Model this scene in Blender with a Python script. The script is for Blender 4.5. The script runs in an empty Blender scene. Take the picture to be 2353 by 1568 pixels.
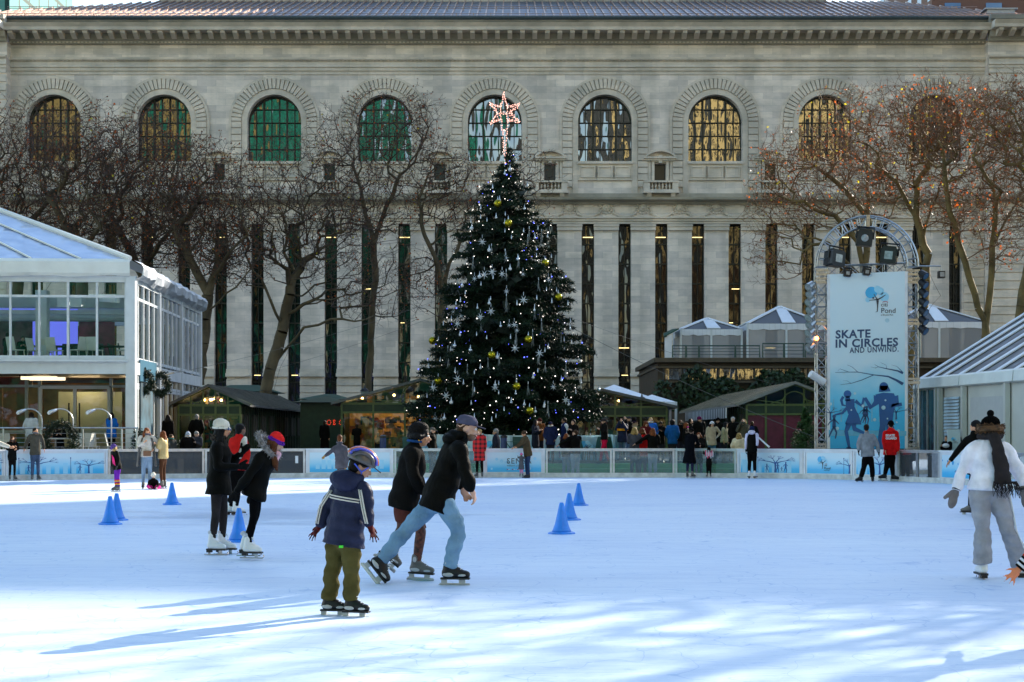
import bpy, bmesh, math, random
import numpy as np
from mathutils import Vector, Matrix, Quaternion, noise
R=math.radians
S=bpy.context.scene
COL=S.collection
random.seed(7)
# camera model: lens 56.5 on 36 mm, eye height 1.5 m.  at() turns a direction measured on the photograph and a distance into a point
F=3693.0; CX=1176.5; CY=998.0; CH=1.5
def at(x,y,Y): return Vector(((x-CX)/F*Y, Y, CH+(CY-y)/F*Y))
def GY(y,z=0.0): return (CH-z)*F/(y-CY)
def on(x,y,z=0.0): return at(x,y,GY(y,z))
V=Vector
# ---------------------------------------------------------------- materials
MATS={}
def nodes(m):
    nt=m.node_tree; return nt, nt.nodes, nt.links
def mat(name,col=(.5,.5,.5),rough=.6,metal=0.0,var=0.12,scale=6.0,bump=0.0,bscale=40.0,spec=.5,emit=None,estr=0.0,coat=0.0,ior=None,detail=4.0,sheen=0.0,trans=0.0,alpha=1.0):
    if name in MATS: return MATS[name]
    m=bpy.data.materials.new(name); m.use_nodes=True
    nt,N,L=nodes(m); b=N['Principled BSDF']
    b.inputs['Roughness'].default_value=rough; b.inputs['Metallic'].default_value=metal
    b.inputs['Specular IOR Level'].default_value=spec
    if ior: b.inputs['IOR'].default_value=ior
    if coat: b.inputs['Coat Weight'].default_value=coat
    if sheen: b.inputs['Sheen Weight'].default_value=sheen
    if alpha<1: b.inputs['Alpha'].default_value=alpha
    tc=N.new('ShaderNodeTexCoord')
    if var>0:
        nz=N.new('ShaderNodeTexNoise'); nz.inputs['Scale'].default_value=scale; nz.inputs['Detail'].default_value=detail
        L.new(tc.outputs['Object'],nz.inputs['Vector'])
        rp=N.new('ShaderNodeValToRGB'); rp.color_ramp.elements[0].position=.3; rp.color_ramp.elements[1].position=.72
        c0=[max(0,c*(1-var)) for c in col]; c1=[min(1,c*(1+var)) for c in col]
        rp.color_ramp.elements[0].color=(*c0,1); rp.color_ramp.elements[1].color=(*c1,1)
        L.new(nz.outputs['Fac'],rp.inputs['Fac']); L.new(rp.outputs['Color'],b.inputs['Base Color'])
    else: b.inputs['Base Color'].default_value=(*col,1)
    if bump>0:
        n2=N.new('ShaderNodeTexNoise'); n2.inputs['Scale'].default_value=bscale; n2.inputs['Detail'].default_value=3
        L.new(tc.outputs['Object'],n2.inputs['Vector'])
        bp=N.new('ShaderNodeBump'); bp.inputs['Strength'].default_value=bump; bp.inputs['Distance'].default_value=.02
        L.new(n2.outputs['Fac'],bp.inputs['Height']); L.new(bp.outputs['Normal'],b.inputs['Normal'])
    if emit: b.inputs['Emission Color'].default_value=(*emit,1); b.inputs['Emission Strength'].default_value=estr
    MATS[name]=m; return m
def fabric(name,col,rough=.85,bump=.5,bscale=18,var=.18,spec=.2):
    return mat(name,col,rough,0,var,9,bump,bscale,spec=spec)
def glassmat(name,tint=(.9,.95,.95),refl=1.0,trans=.85,wav=0.0,wscale=1.5,rough=.02,ior=1.5,haze=None):
    """thin pane: transparent, with a fresnel reflection (wavy when wav>0)"""
    if name in MATS: return MATS[name]
    m=bpy.data.materials.new(name); m.use_nodes=True; nt,N,L=nodes(m)
    for n in list(N): N.remove(n)
    out=N.new('ShaderNodeOutputMaterial'); tr=N.new('ShaderNodeBsdfTransparent'); tr.inputs['Color'].default_value=(*[t*trans for t in tint],1)
    gl=N.new('ShaderNodeBsdfGlossy'); gl.inputs['Roughness'].default_value=rough; gl.inputs['Color'].default_value=(refl,refl,refl,1)
    fr=N.new('ShaderNodeFresnel'); fr.inputs['IOR'].default_value=ior
    mx=N.new('ShaderNodeMixShader'); L.new(fr.outputs[0],mx.inputs[0]); L.new(tr.outputs[0],mx.inputs[1]); L.new(gl.outputs[0],mx.inputs[2])
    last=mx.outputs[0]
    if wav>0:
        tc=N.new('ShaderNodeTexCoord'); nz=N.new('ShaderNodeTexNoise'); nz.inputs['Scale'].default_value=wscale; nz.inputs['Detail'].default_value=1.5
        L.new(tc.outputs['Object'],nz.inputs['Vector']); bp=N.new('ShaderNodeBump'); bp.inputs['Strength'].default_value=wav; bp.inputs['Distance'].default_value=.3
        L.new(nz.outputs['Fac'],bp.inputs['Height']); L.new(bp.outputs['Normal'],gl.inputs['Normal'])
    if haze:
        df=N.new('ShaderNodeBsdfDiffuse'); df.inputs['Color'].default_value=(*haze[:3],1)
        m2=N.new('ShaderNodeMixShader'); m2.inputs[0].default_value=haze[3]
        L.new(last,m2.inputs[1]); L.new(df.outputs[0],m2.inputs[2]); last=m2.outputs[0]
    L.new(last,out.inputs['Surface']); MATS[name]=m; return m
def emis(name,col,s):
    return mat(name,tuple(min(1,c*.6) for c in col),.5,0,0,emit=col,estr=s)
# ---------------------------------------------------------------- mesh collector
class MB:
    def __init__(s): s.v=[]; s.f=[]; s.m=[]; s.mi=0
    def add(s,vs,fs):
        o=len(s.v); s.v.extend([tuple(v) for v in vs]); 
        for f in fs: s.f.append(tuple(i+o for i in f)); s.m.append(s.mi)
    def box(s,x0,x1,y0,y1,z0,z1,M=None):
        vs=[V((x,y,z)) for z in (z0,z1) for y in (y0,y1) for x in (x0,x1)]
        if M is not None: vs=[M@v for v in vs]
        s.add(vs,[(0,2,3,1),(4,5,7,6),(0,1,5,4),(2,6,7,3),(0,4,6,2),(1,3,7,5)])
    def bx(s,c,sz,M=None):
        c=V(c); s.box(c.x-sz[0]/2,c.x+sz[0]/2,c.y-sz[1]/2,c.y+sz[1]/2,c.z-sz[2]/2,c.z+sz[2]/2,M)
    def beam(s,p,q,w,h=None,up=V((0,0,1))):
        """box section bar from p to q"""
        p=V(p); q=V(q); d=(q-p); l=d.length
        if l<1e-6: return
        d/=l; h=h or w
        a=d.cross(up)
        if a.length<1e-4: a=d.cross(V((1,0,0)))
        a.normalize(); b=a.cross(d)
        vs=[]
        for t in (p,q):
            for i,j in ((-1,-1),(1,-1),(1,1),(-1,1)): vs.append(t+a*(i*w/2)+b*(j*h/2))
        s.add(vs,[(0,1,2,3),(7,6,5,4),(0,4,5,1),(1,5,6,2),(2,6,7,3),(3,7,4,0)])
    def tube(s,pts,rs,n=6,cap=True):
        pts=[V(p) for p in pts]
        if not hasattr(rs,'__len__'): rs=[rs]*len(pts)
        a=None; vs=[]; k=len(pts)
        for i,p in enumerate(pts):
            d=(pts[min(i+1,k-1)]-pts[max(i-1,0)])
            if d.length<1e-9: d=V((0,0,1))
            d.normalize()
            if a is None:
                a=d.cross(V((0,0,1)))
                if a.length<.1: a=d.cross(V((1,0,0)))
            a=(a-d*a.dot(d))
            if a.length<1e-6: a=d.orthogonal()
            a.normalize(); b=d.cross(a)
            for j in range(n):
                t=2*math.pi*j/n; vs.append(p+a*(math.cos(t)*rs[i])+b*(math.sin(t)*rs[i]))
        fs=[(i*n+j,i*n+(j+1)%n,(i+1)*n+(j+1)%n,(i+1)*n+j) for i in range(k-1) for j in range(n)]
        if cap: fs.append(tuple(range(n-1,-1,-1))); fs.append(tuple((k-1)*n+j for j in range(n)))
        s.add(vs,fs)
    def loft(s,rings,side,fwd,n=14,round_caps=True):
        """rings: (centre, radius along side, radius along fwd); closed"""
        side=V(side); fwd=V(fwd); vs=[]
        R_=[(V(c),a,b) for c,a,b in rings]
        if round_caps:
            c0,a0,b0=R_[0]; c1,a1,b1=R_[-1]
            d0=(c0-R_[1][0]).normalized(); d1=(c1-R_[-2][0]).normalized()
            m0=min(a0,b0); m1=min(a1,b1)
            R_=[(c0+d0*m0*.9,a0*.35,b0*.35),(c0+d0*m0*.55,a0*.78,b0*.78)]+R_+[(c1+d1*m1*.55,a1*.78,b1*.78),(c1+d1*m1*.9,a1*.35,b1*.35)]
        for c,a,b in R_:
            for j in range(n):
                t=2*math.pi*j/n; vs.append(c+side*(math.cos(t)*a)+fwd*(math.sin(t)*b))
        k=len(R_)
        fs=[(i*n+j,i*n+(j+1)%n,(i+1)*n+(j+1)%n,(i+1)*n+j) for i in range(k-1) for j in range(n)]
        fs.append(tuple(range(n-1,-1,-1))); fs.append(tuple((k-1)*n+j for j in range(n)))
        s.add(vs,fs)
    def cap(s,p,q,r0,r1=None,n=10):
        """capsule with rounded ends"""
        p=V(p); q=V(q); r1=r0 if r1 is None else r1; d=(q-p)
        if d.length<1e-6: d=V((0,0,1e-3)); q=p+d
        d=d.normalized()
        pts=[p-d*r0*.92,p-d*r0*.6,p,q,q+d*r1*.6,q+d*r1*.92]; rs=[r0*.38,r0*.8,r0,r1,r1*.8,r1*.38]
        s.tube(pts,rs,n)
    def ball(s,c,r,seg=10,rings=7,M=None):
        c=V(c); rr=r if hasattr(r,'__len__') else (r,r,r); vs=[V((0,0,rr[2]))]
        for i in range(1,rings):
            t=math.pi*i/rings
            for j in range(seg):
                u=2*math.pi*j/seg; vs.append(V((rr[0]*math.sin(t)*math.cos(u),rr[1]*math.sin(t)*math.sin(u),rr[2]*math.cos(t))))
        vs.append(V((0,0,-rr[2])))
        if M is not None: vs=[M@v for v in vs]
        vs=[v+c for v in vs]
        fs=[(0,1+j,1+(j+1)%seg) for j in range(seg)]
        for i in range(rings-2):
            for j in range(seg): fs.append((1+i*seg+j,1+(i+1)*seg+j,1+(i+1)*seg+(j+1)%seg,1+i*seg+(j+1)%seg))
        l=len(vs)-1; fs+=[(l,1+(rings-2)*seg+(j+1)%seg,1+(rings-2)*seg+j) for j in range(seg)]
        s.add(vs,fs)
    def lathe(s,prof,c=(0,0,0),n=16):
        c=V(c); vs=[]
        for r,z in prof:
            for j in range(n):
                t=2*math.pi*j/n; vs.append(c+V((r*math.cos(t),r*math.sin(t),z)))
        k=len(prof)
        fs=[(i*n+j,i*n+(j+1)%n,(i+1)*n+(j+1)%n,(i+1)*n+j) for i in range(k-1) for j in range(n)]
        fs.append(tuple(range(n-1,-1,-1))); fs.append(tuple((k-1)*n+j for j in range(n)))
        s.add(vs,fs)
    def prism(s,poly,d):
        """polygon (list of points) pushed along vector d"""
        n=len(poly); d=V(d); vs=[V(p) for p in poly]+[V(p)+d for p in poly]
        s.add(vs,[tuple(range(n-1,-1,-1)),tuple(range(n,2*n))]+[(i,(i+1)%n,n+(i+1)%n,n+i) for i in range(n)])
    def extrude_x(s,prof,x0,x1):
        """profile of (y,z) points drawn along x"""
        s.prism([(x0,y,z) for y,z in prof],(x1-x0,0,0))
    def build(s,name,mats,parent=None,smooth=False,fixn=False):
        me=bpy.data.meshes.new(name); me.from_pydata(s.v,[],s.f)
        if not hasattr(mats,'__len__'): mats=[mats]
        for m in mats: me.materials.append(m)
        if len(mats)>1: me.polygons.foreach_set('material_index',s.m)
        if smooth: me.polygons.foreach_set('use_smooth',[True]*len(me.polygons))
        if fixn:
            bm=bmesh.new(); bm.from_mesh(me); bmesh.ops.recalc_face_normals(bm,faces=bm.faces); bm.to_mesh(me); bm.free()
        me.update()
        o=bpy.data.objects.new(name,me); COL.objects.link(o)
        if parent is not None: attach(o,parent)
        return o
def build_each(mb,name,m,parent):
    """every closed piece of the collector becomes a part of its own"""
    n=len(mb.v); par=list(range(n))
    def fd(a):
        while par[a]!=a: par[a]=par[par[a]]; a=par[a]
        return a
    for f in mb.f:
        for q in f[1:]:
            a,c=fd(f[0]),fd(q)
            if a!=c: par[a]=c
    g={}
    for f in mb.f: g.setdefault(fd(f[0]),[]).append(f)
    out=[]
    for k,fs in g.items():
        b=MB(); ids=sorted({i for f in fs for i in f}); mp={i:j for j,i in enumerate(ids)}; b.v=[mb.v[i] for i in ids]; b.f=[tuple(mp[i] for i in f) for f in fs]; b.m=[0]*len(b.f); out.append(b.build(name,m,parent))
    return out
def attach(o,p):
    o.parent=p; o.matrix_parent_inverse=Matrix.Translation(-p.location) if p.rotation_euler[2]==0 else (Matrix.Translation(p.location)@Matrix.Rotation(p.rotation_euler[2],4,'Z')).inverted()
def tag(o,label=None,cat=None,group=None,kind=None):
    if label: o['label']=label
    if cat: o['category']=cat
    if group: o['group']=group
    if kind: o['kind']=kind
    return o
def thing(name,label,cat,loc=(0,0,0),group=None,rz=0.0):
    o=bpy.data.objects.new(name,None); o.empty_display_size=.2; COL.objects.link(o); o.location=loc; o.rotation_euler=(0,0,rz)
    return tag(o,label,cat,group)
def dup(root,loc=None,rz=None,label=None,group=None,scale=None):
    r=root.copy(); COL.objects.link(r)
    if loc is not None: r.location=loc
    if rz is not None: r.rotation_euler=(0,0,rz)
    if scale is not None: r.scale=(scale,scale,scale)
    if label: r['label']=label
    if group: r['group']=group
    for ch in list(root.children):
        c=ch.copy(); COL.objects.link(c); c.parent=r; c.matrix_parent_inverse=ch.matrix_parent_inverse.copy()
        for g in ch.children:
            d=g.copy(); COL.objects.link(d); d.parent=c; d.matrix_parent_inverse=g.matrix_parent_inverse.copy()
    return r
def text_mesh(txt,size,O,U,W,name,m,parent,align='LEFT',ext=.002,xs=1.0,spacing=1.0,bold=0.0):
    """lettering: origin O, reading direction U, up W; real extruded letters"""
    cu=bpy.data.curves.new('txt','FONT'); cu.body=txt; cu.size=size; cu.extrude=ext; cu.align_x=align; cu.space_character=spacing; cu.offset=bold; cu.resolution_u=3
    o=bpy.data.objects.new('txt',cu); COL.objects.link(o)
    dg=bpy.context.evaluated_depsgraph_get(); me=bpy.data.meshes.new_from_object(o.evaluated_get(dg))
    bpy.data.objects.remove(o); bpy.data.curves.remove(cu)
    U=V(U).normalized(); W=V(W).normalized(); Nn=U.cross(W)
    M=Matrix.Identity(4)
    for i in range(3): M[i][0]=U[i]*xs; M[i][1]=W[i]; M[i][2]=Nn[i]; M[i][3]=O[i]
    me.transform(M); me.materials.clear(); me.materials.append(m); me.name=name
    ob=bpy.data.objects.new(name,me); COL.objects.link(ob)
    if parent is not None: attach(ob,parent)
    return ob
class Sheet:
    """flat printed artwork: strokes and shapes in a (u,v) plane, each layer a little proud of the last"""
    def __init__(s,O,U,W,step=.003):
        s.O=V(O); s.U=V(U).normalized(); s.W=V(W).normalized(); s.N=s.U.cross(s.W); s.mb=MB(); s.lay=1; s.step=step
    def pt(s,u,v): return s.O+s.U*u+s.W*v+s.N*(s.lay*s.step)
    def poly(s,pts):
        s.mb.add([s.pt(u,v) for u,v in pts],[tuple(range(len(pts)))])
    def disc(s,u,v,r,n=24,ry=None):
        ry=ry or r; s.poly([(u+r*math.cos(2*math.pi*i/n),v+ry*math.sin(2*math.pi*i/n)) for i in range(n)])
    def stroke(s,pts,ws):
        if not hasattr(ws,'__len__'): ws=[ws]*len(pts)
        L_=[];R_=[]
        for i,(u,v) in enumerate(pts):
            a=pts[max(i-1,0)]; b=pts[min(i+1,len(pts)-1)]; dx,dy=b[0]-a[0],b[1]-a[1]; l=math.hypot(dx,dy) or 1
            nx,ny=-dy/l,dx/l; L_.append((u+nx*ws[i]/2,v+ny*ws[i]/2)); R_.append((u-nx*ws[i]/2,v-ny*ws[i]/2))
        for i in range(len(pts)-1):
            s.poly([R_[i],R_[i+1],L_[i+1],L_[i]])
    def build(s,name,mats,parent): return s.mb.build(name,mats,parent)
# ================================================================ library building
LY=115.0
def Zf(y): return CH+(CY-y)/F*LY
def Xf(x): return (x-CX)/F*LY
def marble(name,c1,c2,bw,bh,mort=(.40,.39,.37),msize=.005,offs=.5,streak=True):
    m=bpy.data.materials.new(name); m.use_nodes=True; nt,N,L=nodes(m); b=N['Principled BSDF']; b.inputs['Roughness'].default_value=.75
    tc=N.new('ShaderNodeTexCoord'); sp=N.new('ShaderNodeSeparateXYZ'); L.new(tc.outputs['Object'],sp.inputs[0])
    ad=N.new('ShaderNodeMath'); ad.operation='ADD'; L.new(sp.outputs['X'],ad.inputs[0]); L.new(sp.outputs['Y'],ad.inputs[1])
    cb=N.new('ShaderNodeCombineXYZ'); L.new(ad.outputs[0],cb.inputs['X']); L.new(sp.outputs['Z'],cb.inputs['Y'])
    br=N.new('ShaderNodeTexBrick'); br.inputs['Scale'].default_value=1; br.inputs['Brick Width'].default_value=bw; br.inputs['Row Height'].default_value=bh
    br.inputs['Mortar Size'].default_value=msize; br.inputs['Mortar Smooth'].default_value=.2; br.offset=offs; br.inputs['Bias'].default_value=0
    br.inputs['Color1'].default_value=(*c1,1); br.inputs['Color2'].default_value=(*c2,1); br.inputs['Mortar'].default_value=(*mort,1)
    L.new(cb.outputs[0],br.inputs['Vector'])
    nz=N.new('ShaderNodeTexNoise'); nz.inputs['Scale'].default_value=.55; nz.inputs['Detail'].default_value=9; nz.inputs['Roughness'].default_value=.68
    mp=N.new('ShaderNodeMapping'); mp.inputs['Scale'].default_value=(1,1,2.6); mp.inputs['Rotation'].default_value=(0,.5,0); L.new(tc.outputs['Object'],mp.inputs[0]); L.new(mp.outputs[0],nz.inputs['Vector'])
    rp=N.new('ShaderNodeValToRGB'); rp.color_ramp.elements[0].position=.32; rp.color_ramp.elements[0].color=(.72,.73,.72,1); rp.color_ramp.elements[1].position=.62; rp.color_ramp.elements[1].color=(1.04,1.02,1,1)
    L.new(nz.outputs['Fac'],rp.inputs[0])
    mx=N.new('ShaderNodeMix'); mx.data_type='RGBA'; mx.blend_type='MULTIPLY'; mx.inputs[0].default_value=1
    L.new(br.outputs['Color'],mx.inputs[6]); L.new(rp.outputs[0],mx.inputs[7])
    n3=N.new('ShaderNodeTexNoise'); n3.inputs['Scale'].default_value=.12; n3.inputs['Detail'].default_value=7
    m3=N.new('ShaderNodeMapping'); m3.inputs['Scale'].default_value=(6,6,.7); L.new(tc.outputs['Object'],m3.inputs[0]); L.new(m3.outputs[0],n3.inputs['Vector'])
    r3=N.new('ShaderNodeValToRGB'); r3.color_ramp.elements[0].position=.36; r3.color_ramp.elements[0].color=(.74,.75,.74,1); r3.color_ramp.elements[1].position=.58; r3.color_ramp.elements[1].color=(1,1,1,1)
    L.new(n3.outputs['Fac'],r3.inputs[0]); m4=N.new('ShaderNodeMix'); m4.data_type='RGBA'; m4.blend_type='MULTIPLY'; m4.inputs[0].default_value=.8 if streak else .3
    L.new(mx.outputs[2],m4.inputs[6]); L.new(r3.outputs[0],m4.inputs[7]); L.new(m4.outputs[2],b.inputs['Base Color'])
    bp=N.new('ShaderNodeBump'); bp.inputs['Strength'].default_value=.2; bp.inputs['Distance'].default_value=.02; L.new(br.outputs['Fac'],bp.inputs['Height']); bp.invert=True
    L.new(bp.outputs[0],b.inputs['Normal']); MATS[name]=m; return m
M_wall=marble('marble_blocks',(.90,.79,.69),(.66,.59,.54),1.35,.455)
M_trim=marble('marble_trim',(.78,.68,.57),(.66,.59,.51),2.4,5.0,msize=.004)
M_dark=marble('marble_relief_shade',(.48,.43,.35),(.36,.335,.28),3.1,6.0,msize=.004)  # relief shading put into a darker marble for the moldings
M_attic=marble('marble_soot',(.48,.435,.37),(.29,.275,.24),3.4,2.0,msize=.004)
LIB=thing('library_building','long marble library building with arched windows behind the bare trees','building',(Xf(1137),LY,0.0))
XL,XR=Xf(25),Xf(2262)           # between the corner pavilions
AC=[1137+(i-4)*253.3 for i in range(9)]   # arch centres
AR=Xf(1137+62)-Xf(1137)          # opening radius
zs,zsill=Zf(280),Zf(371)
zt=Zf(172); zb=Zf(447)
w=MB()
def rect(mb,x0,x1,z0,z1,y=LY): mb.add([(x0,y,z0),(x1,y,z0),(x1,y,z1),(x0,y,z1)],[(0,1,2,3)])
halfbay=Xf(1137+126.65)-Xf(1137)
SWX=Xf(1137+13)-Xf(1137); swz0,swz1=Zf(415),Zf(376)
bounds=[Xf(c) for c in AC]
edges=[XL]+[(bounds[i]+bounds[i+1])/2 for i in range(8)]+[XR]
RD=.75
for i,cx in enumerate(bounds):
    x0,x1=edges[i],edges[i+1]
    sw0=SWX if i>0 else 0; sw1=SWX if i<8 else 0
    # jambs and parts beside the small windows
    for (a,b,s_) in ((x0,cx-AR,sw0),(cx+AR,x1,sw1)):
        left = a==x0
        if s_:
            xa,xb=(a+s_,b) if left else (a,b-s_)
            rect(w,xa,xb,zb,zs)
            xs_=(a,a+s_) if left else (b-s_,b)
            rect(w,*xs_,zb,swz0); rect(w,*xs_,swz1,zs)
        else: rect(w,a,b,zb,zs)
    rect(w,cx-AR,cx+AR,zb,zsill)
    n=24
    for k in range(n):
        t0=math.pi*k/n; t1=math.pi*(k+1)/n
        pa=(cx+AR*math.cos(t0),zs+AR*math.sin(t0)); pb=(cx+AR*math.cos(t1),zs+AR*math.sin(t1))
        w.add([(pa[0],LY,pa[1]),(pa[0],LY,zt),(pb[0],LY,zt),(pb[0],LY,pb[1])],[(0,1,2,3)])
        w.add([(pa[0],LY,pa[1]),(pb[0],LY,pb[1]),(pb[0],LY+RD,pb[1]),(pa[0],LY+RD,pa[1])],[(0,1,2,3)])
    rect(w,x0,cx-AR,zs,zt); rect(w,cx+AR,x1,zs,zt)
    for xx in (cx-AR,cx+AR): w.add([(xx,LY,zsill),(xx,LY,zs),(xx,LY+RD,zs),(xx,LY+RD,zsill)],[(0,1,2,3)])
    w.add([(cx-AR,LY,zsill),(cx+AR,LY,zsill),(cx+AR,LY+RD,zsill),(cx-AR,LY+RD,zsill)],[(0,1,2,3)])
    if i<8:
        xm=edges[i+1]
        for xx in (xm-SWX,xm+SWX): w.add([(xx,LY,swz0),(xx,LY,swz1),(xx,LY+.5,swz1),(xx,LY+.5,swz0)],[(0,1,2,3)])
        for zz in (swz0,swz1): w.add([(xm-SWX,LY,zz),(xm+SWX,LY,zz),(xm+SWX,LY+.5,zz),(xm-SWX,LY+.5,zz)],[(0,1,2,3)])
# band between string course and entablature top, above arches
rect(w,XL,XR,zt,Zf(103)); 
# frieze wall and head above the tall windows
rect(w,XL,XR,Zf(515),zb)
# piers
SP=(Xf(1137+253.3)-Xf(1137))/3; SW=Xf(1137+14.5)-Xf(1137)
strips=[Xf(1137)-1.5*0+ (k-13)*SP for k in range(27)]
strips=[Xf(1351)+(k-15)*SP for k in range(28)]
strips=[x for x in strips if XL+1.2<x<XR-1.2 and x<Xf(2215)]
px=XL; zp=Zf(868)
for x in strips+[None]:
    x1=XR if x is None else x-SW
    w.box(px,x1,LY,LY+.9,0,Zf(515)-.002)
    if x is not None: px=x+SW
w.box(XL-9,XL,LY-.9,LY+12,0,Zf(103)); w.box(XR,XR+12,LY-.9,LY+12,0,Zf(103))     # corner pavilions
w.box(XL,XR,LY+1.6,LY+2.0,0,Zf(103)-.01)                                             # inner wall behind the windows
w.build('wall',M_wall,LIB)
# rusticated joints of the right pavilion and low plinth bands
rp=MB()
z=1.0
while z<Zf(103)-1:
    rp.box(XR+.05,XR+11.9,LY-1.0,LY-.9,z,z+.52); rp.box(XL-8.9,XL-.05,LY-1.0,LY-.9,z,z+.52); z+=.6 if z<Zf(530) else .62
px=XL
for x in strips+[None]:
    x1=XR if x is None else x-SW
    for k in range(5):
        z1=Zf(872)-k*.5; rp.box(px-.02,x1+.02,LY-.12,LY-.001,z1-.44,z1)
    rp.box(px-.06,x1+.06,LY-.26,LY-.003,Zf(866),Zf(858)); rp.box(px-.03,x1+.03,LY-.14,LY-.002,Zf(858),Zf(848))
    rp.box(px-.03,x1+.03,LY-.16,LY-.002,Zf(530),Zf(516)-.01); rp.box(px-.05,x1+.05,LY-.22,LY-.003,Zf(521),Zf(517))
    if x is not None: px=x+SW
# Xf(2215) to XR : plain rusticated pier
z=Zf(868)
while z<Zf(535):
    rp.box(Xf(2214),XR-.03,LY-.07,LY-.001,z,z+.5); z+=.6
rp.build('rusticated_blocks',M_trim,LIB)
# entablature: profiles pulled along the front
def molding(name,prof,m,x0=XL,x1=XR,parent=LIB):
    mb=MB(); mb.extrude_x([(LY-y,z) for y,z in prof],x0,x1)
    # returns round the pavilions
    mb.extrude_x([(LY-.9-y,z) for y,z in prof],x1,x1+12); mb.extrude_x([(LY-.9-y,z) for y,z in prof],x0-9,x0)
    return mb.build(name,m,parent)
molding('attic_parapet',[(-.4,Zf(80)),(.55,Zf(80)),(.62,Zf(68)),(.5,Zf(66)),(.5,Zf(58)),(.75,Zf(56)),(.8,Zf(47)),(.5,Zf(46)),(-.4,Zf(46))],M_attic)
molding('cornice',[(-.1,Zf(81)),(1.55,Zf(81)),(1.6,Zf(74)),(1.75,Zf(68)),(1.8,Zf(66)),(1.5,Zf(65.5)),(-.1,Zf(65.5))],M_trim)
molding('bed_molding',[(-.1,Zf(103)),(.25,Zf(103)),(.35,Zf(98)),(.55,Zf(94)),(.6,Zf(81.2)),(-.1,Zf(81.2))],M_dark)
molding('architrave',[(-.05,Zf(172)),(.06,Zf(172)),(.06,Zf(166)),(.12,Zf(165)),(.12,Zf(163)),(.16,Zf(162.5)),(.16,Zf(157)),(.24,Zf(156)),(.24,Zf(154)),(.2,Zf(153)),(.2,Zf(143)),(.38,Zf(140)),(.4,Zf(137)),(.3,Zf(136)),(.3,Zf(134)),(-.05,Zf(134))],M_trim)
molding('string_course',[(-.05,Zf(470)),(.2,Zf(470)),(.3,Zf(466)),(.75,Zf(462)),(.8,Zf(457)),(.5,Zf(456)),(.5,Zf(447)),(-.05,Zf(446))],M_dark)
molding('lower_molding',[(-.05,Zf(515)),(.16,Zf(515)),(.16,Zf(510)),(.24,Zf(509)),(.24,Zf(504)),(.36,Zf(503)),(.36,Zf(500)),(-.05,Zf(499))],M_trim)
dt=MB(); x=XL
while x<XR: dt.box(x,x+.14,LY-.34,LY-.2,Zf(101),Zf(97)); dt.box(x,x+.09,LY-.33,LY-.2,Zf(143)+.01,Zf(141)); x+=.27
dt.build('dentils',M_trim,LIB)
# brackets under the cornice
bk=MB(); bk.prism([(-.17,-.6,0),(-.17,-1.45,0),(-.17,-1.4,-.16),(-.17,-1.1,-.3),(-.17,-.75,-.42),(-.17,-.6,-.42)],(.34,0,0))
b0=bk.build('bracket',M_trim); first=True; x=XL+.35
zc=Zf(81.3)
while x<XR+11:
    o=b0 if first else b0.copy()
    if not first: COL.objects.link(o)
    first=False; o.location=(x,LY-(.9 if x>XR else 0),zc); o.parent=LIB; o.matrix_parent_inverse=Matrix.Translation(-LIB.location); x+=.884
# arches
M_glass=mat('library_glass',(.012,.014,.013),.03,0,0,spec=.5,ior=2.6)
nt,N,L=nodes(M_glass); tc=N.new('ShaderNodeTexCoord'); nz=N.new('ShaderNodeTexNoise'); nz.inputs['Scale'].default_value=.9; nz.inputs['Detail'].default_value=1.2
bp=N.new('ShaderNodeBump'); bp.inputs['Strength'].default_value=.6; bp.inputs['Distance'].default_value=.11
mp=N.new('ShaderNodeMapping'); mp.inputs['Scale'].default_value=(1.5,1,.55); L.new(tc.outputs['Object'],mp.inputs[0]); L.new(mp.outputs[0],nz.inputs['Vector']); L.new(nz.outputs['Fac'],bp.inputs['Height']); L.new(bp.outputs[0],N['Principled BSDF'].inputs['Normal'])
M_glass2=M_glass.copy(); M_glass2.name='library_lower_glass'; M_glass2.node_tree.nodes['Principled BSDF'].inputs['IOR'].default_value=1.55
M_bar=mat('bronze_bars',(.035,.035,.028),.5,.5,.2,8)
M_int=mat('library_lamp',(1,.85,.5),.5,0,0,emit=(1,.75,.3),estr=.9)
rnd=random.Random(3)
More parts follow.
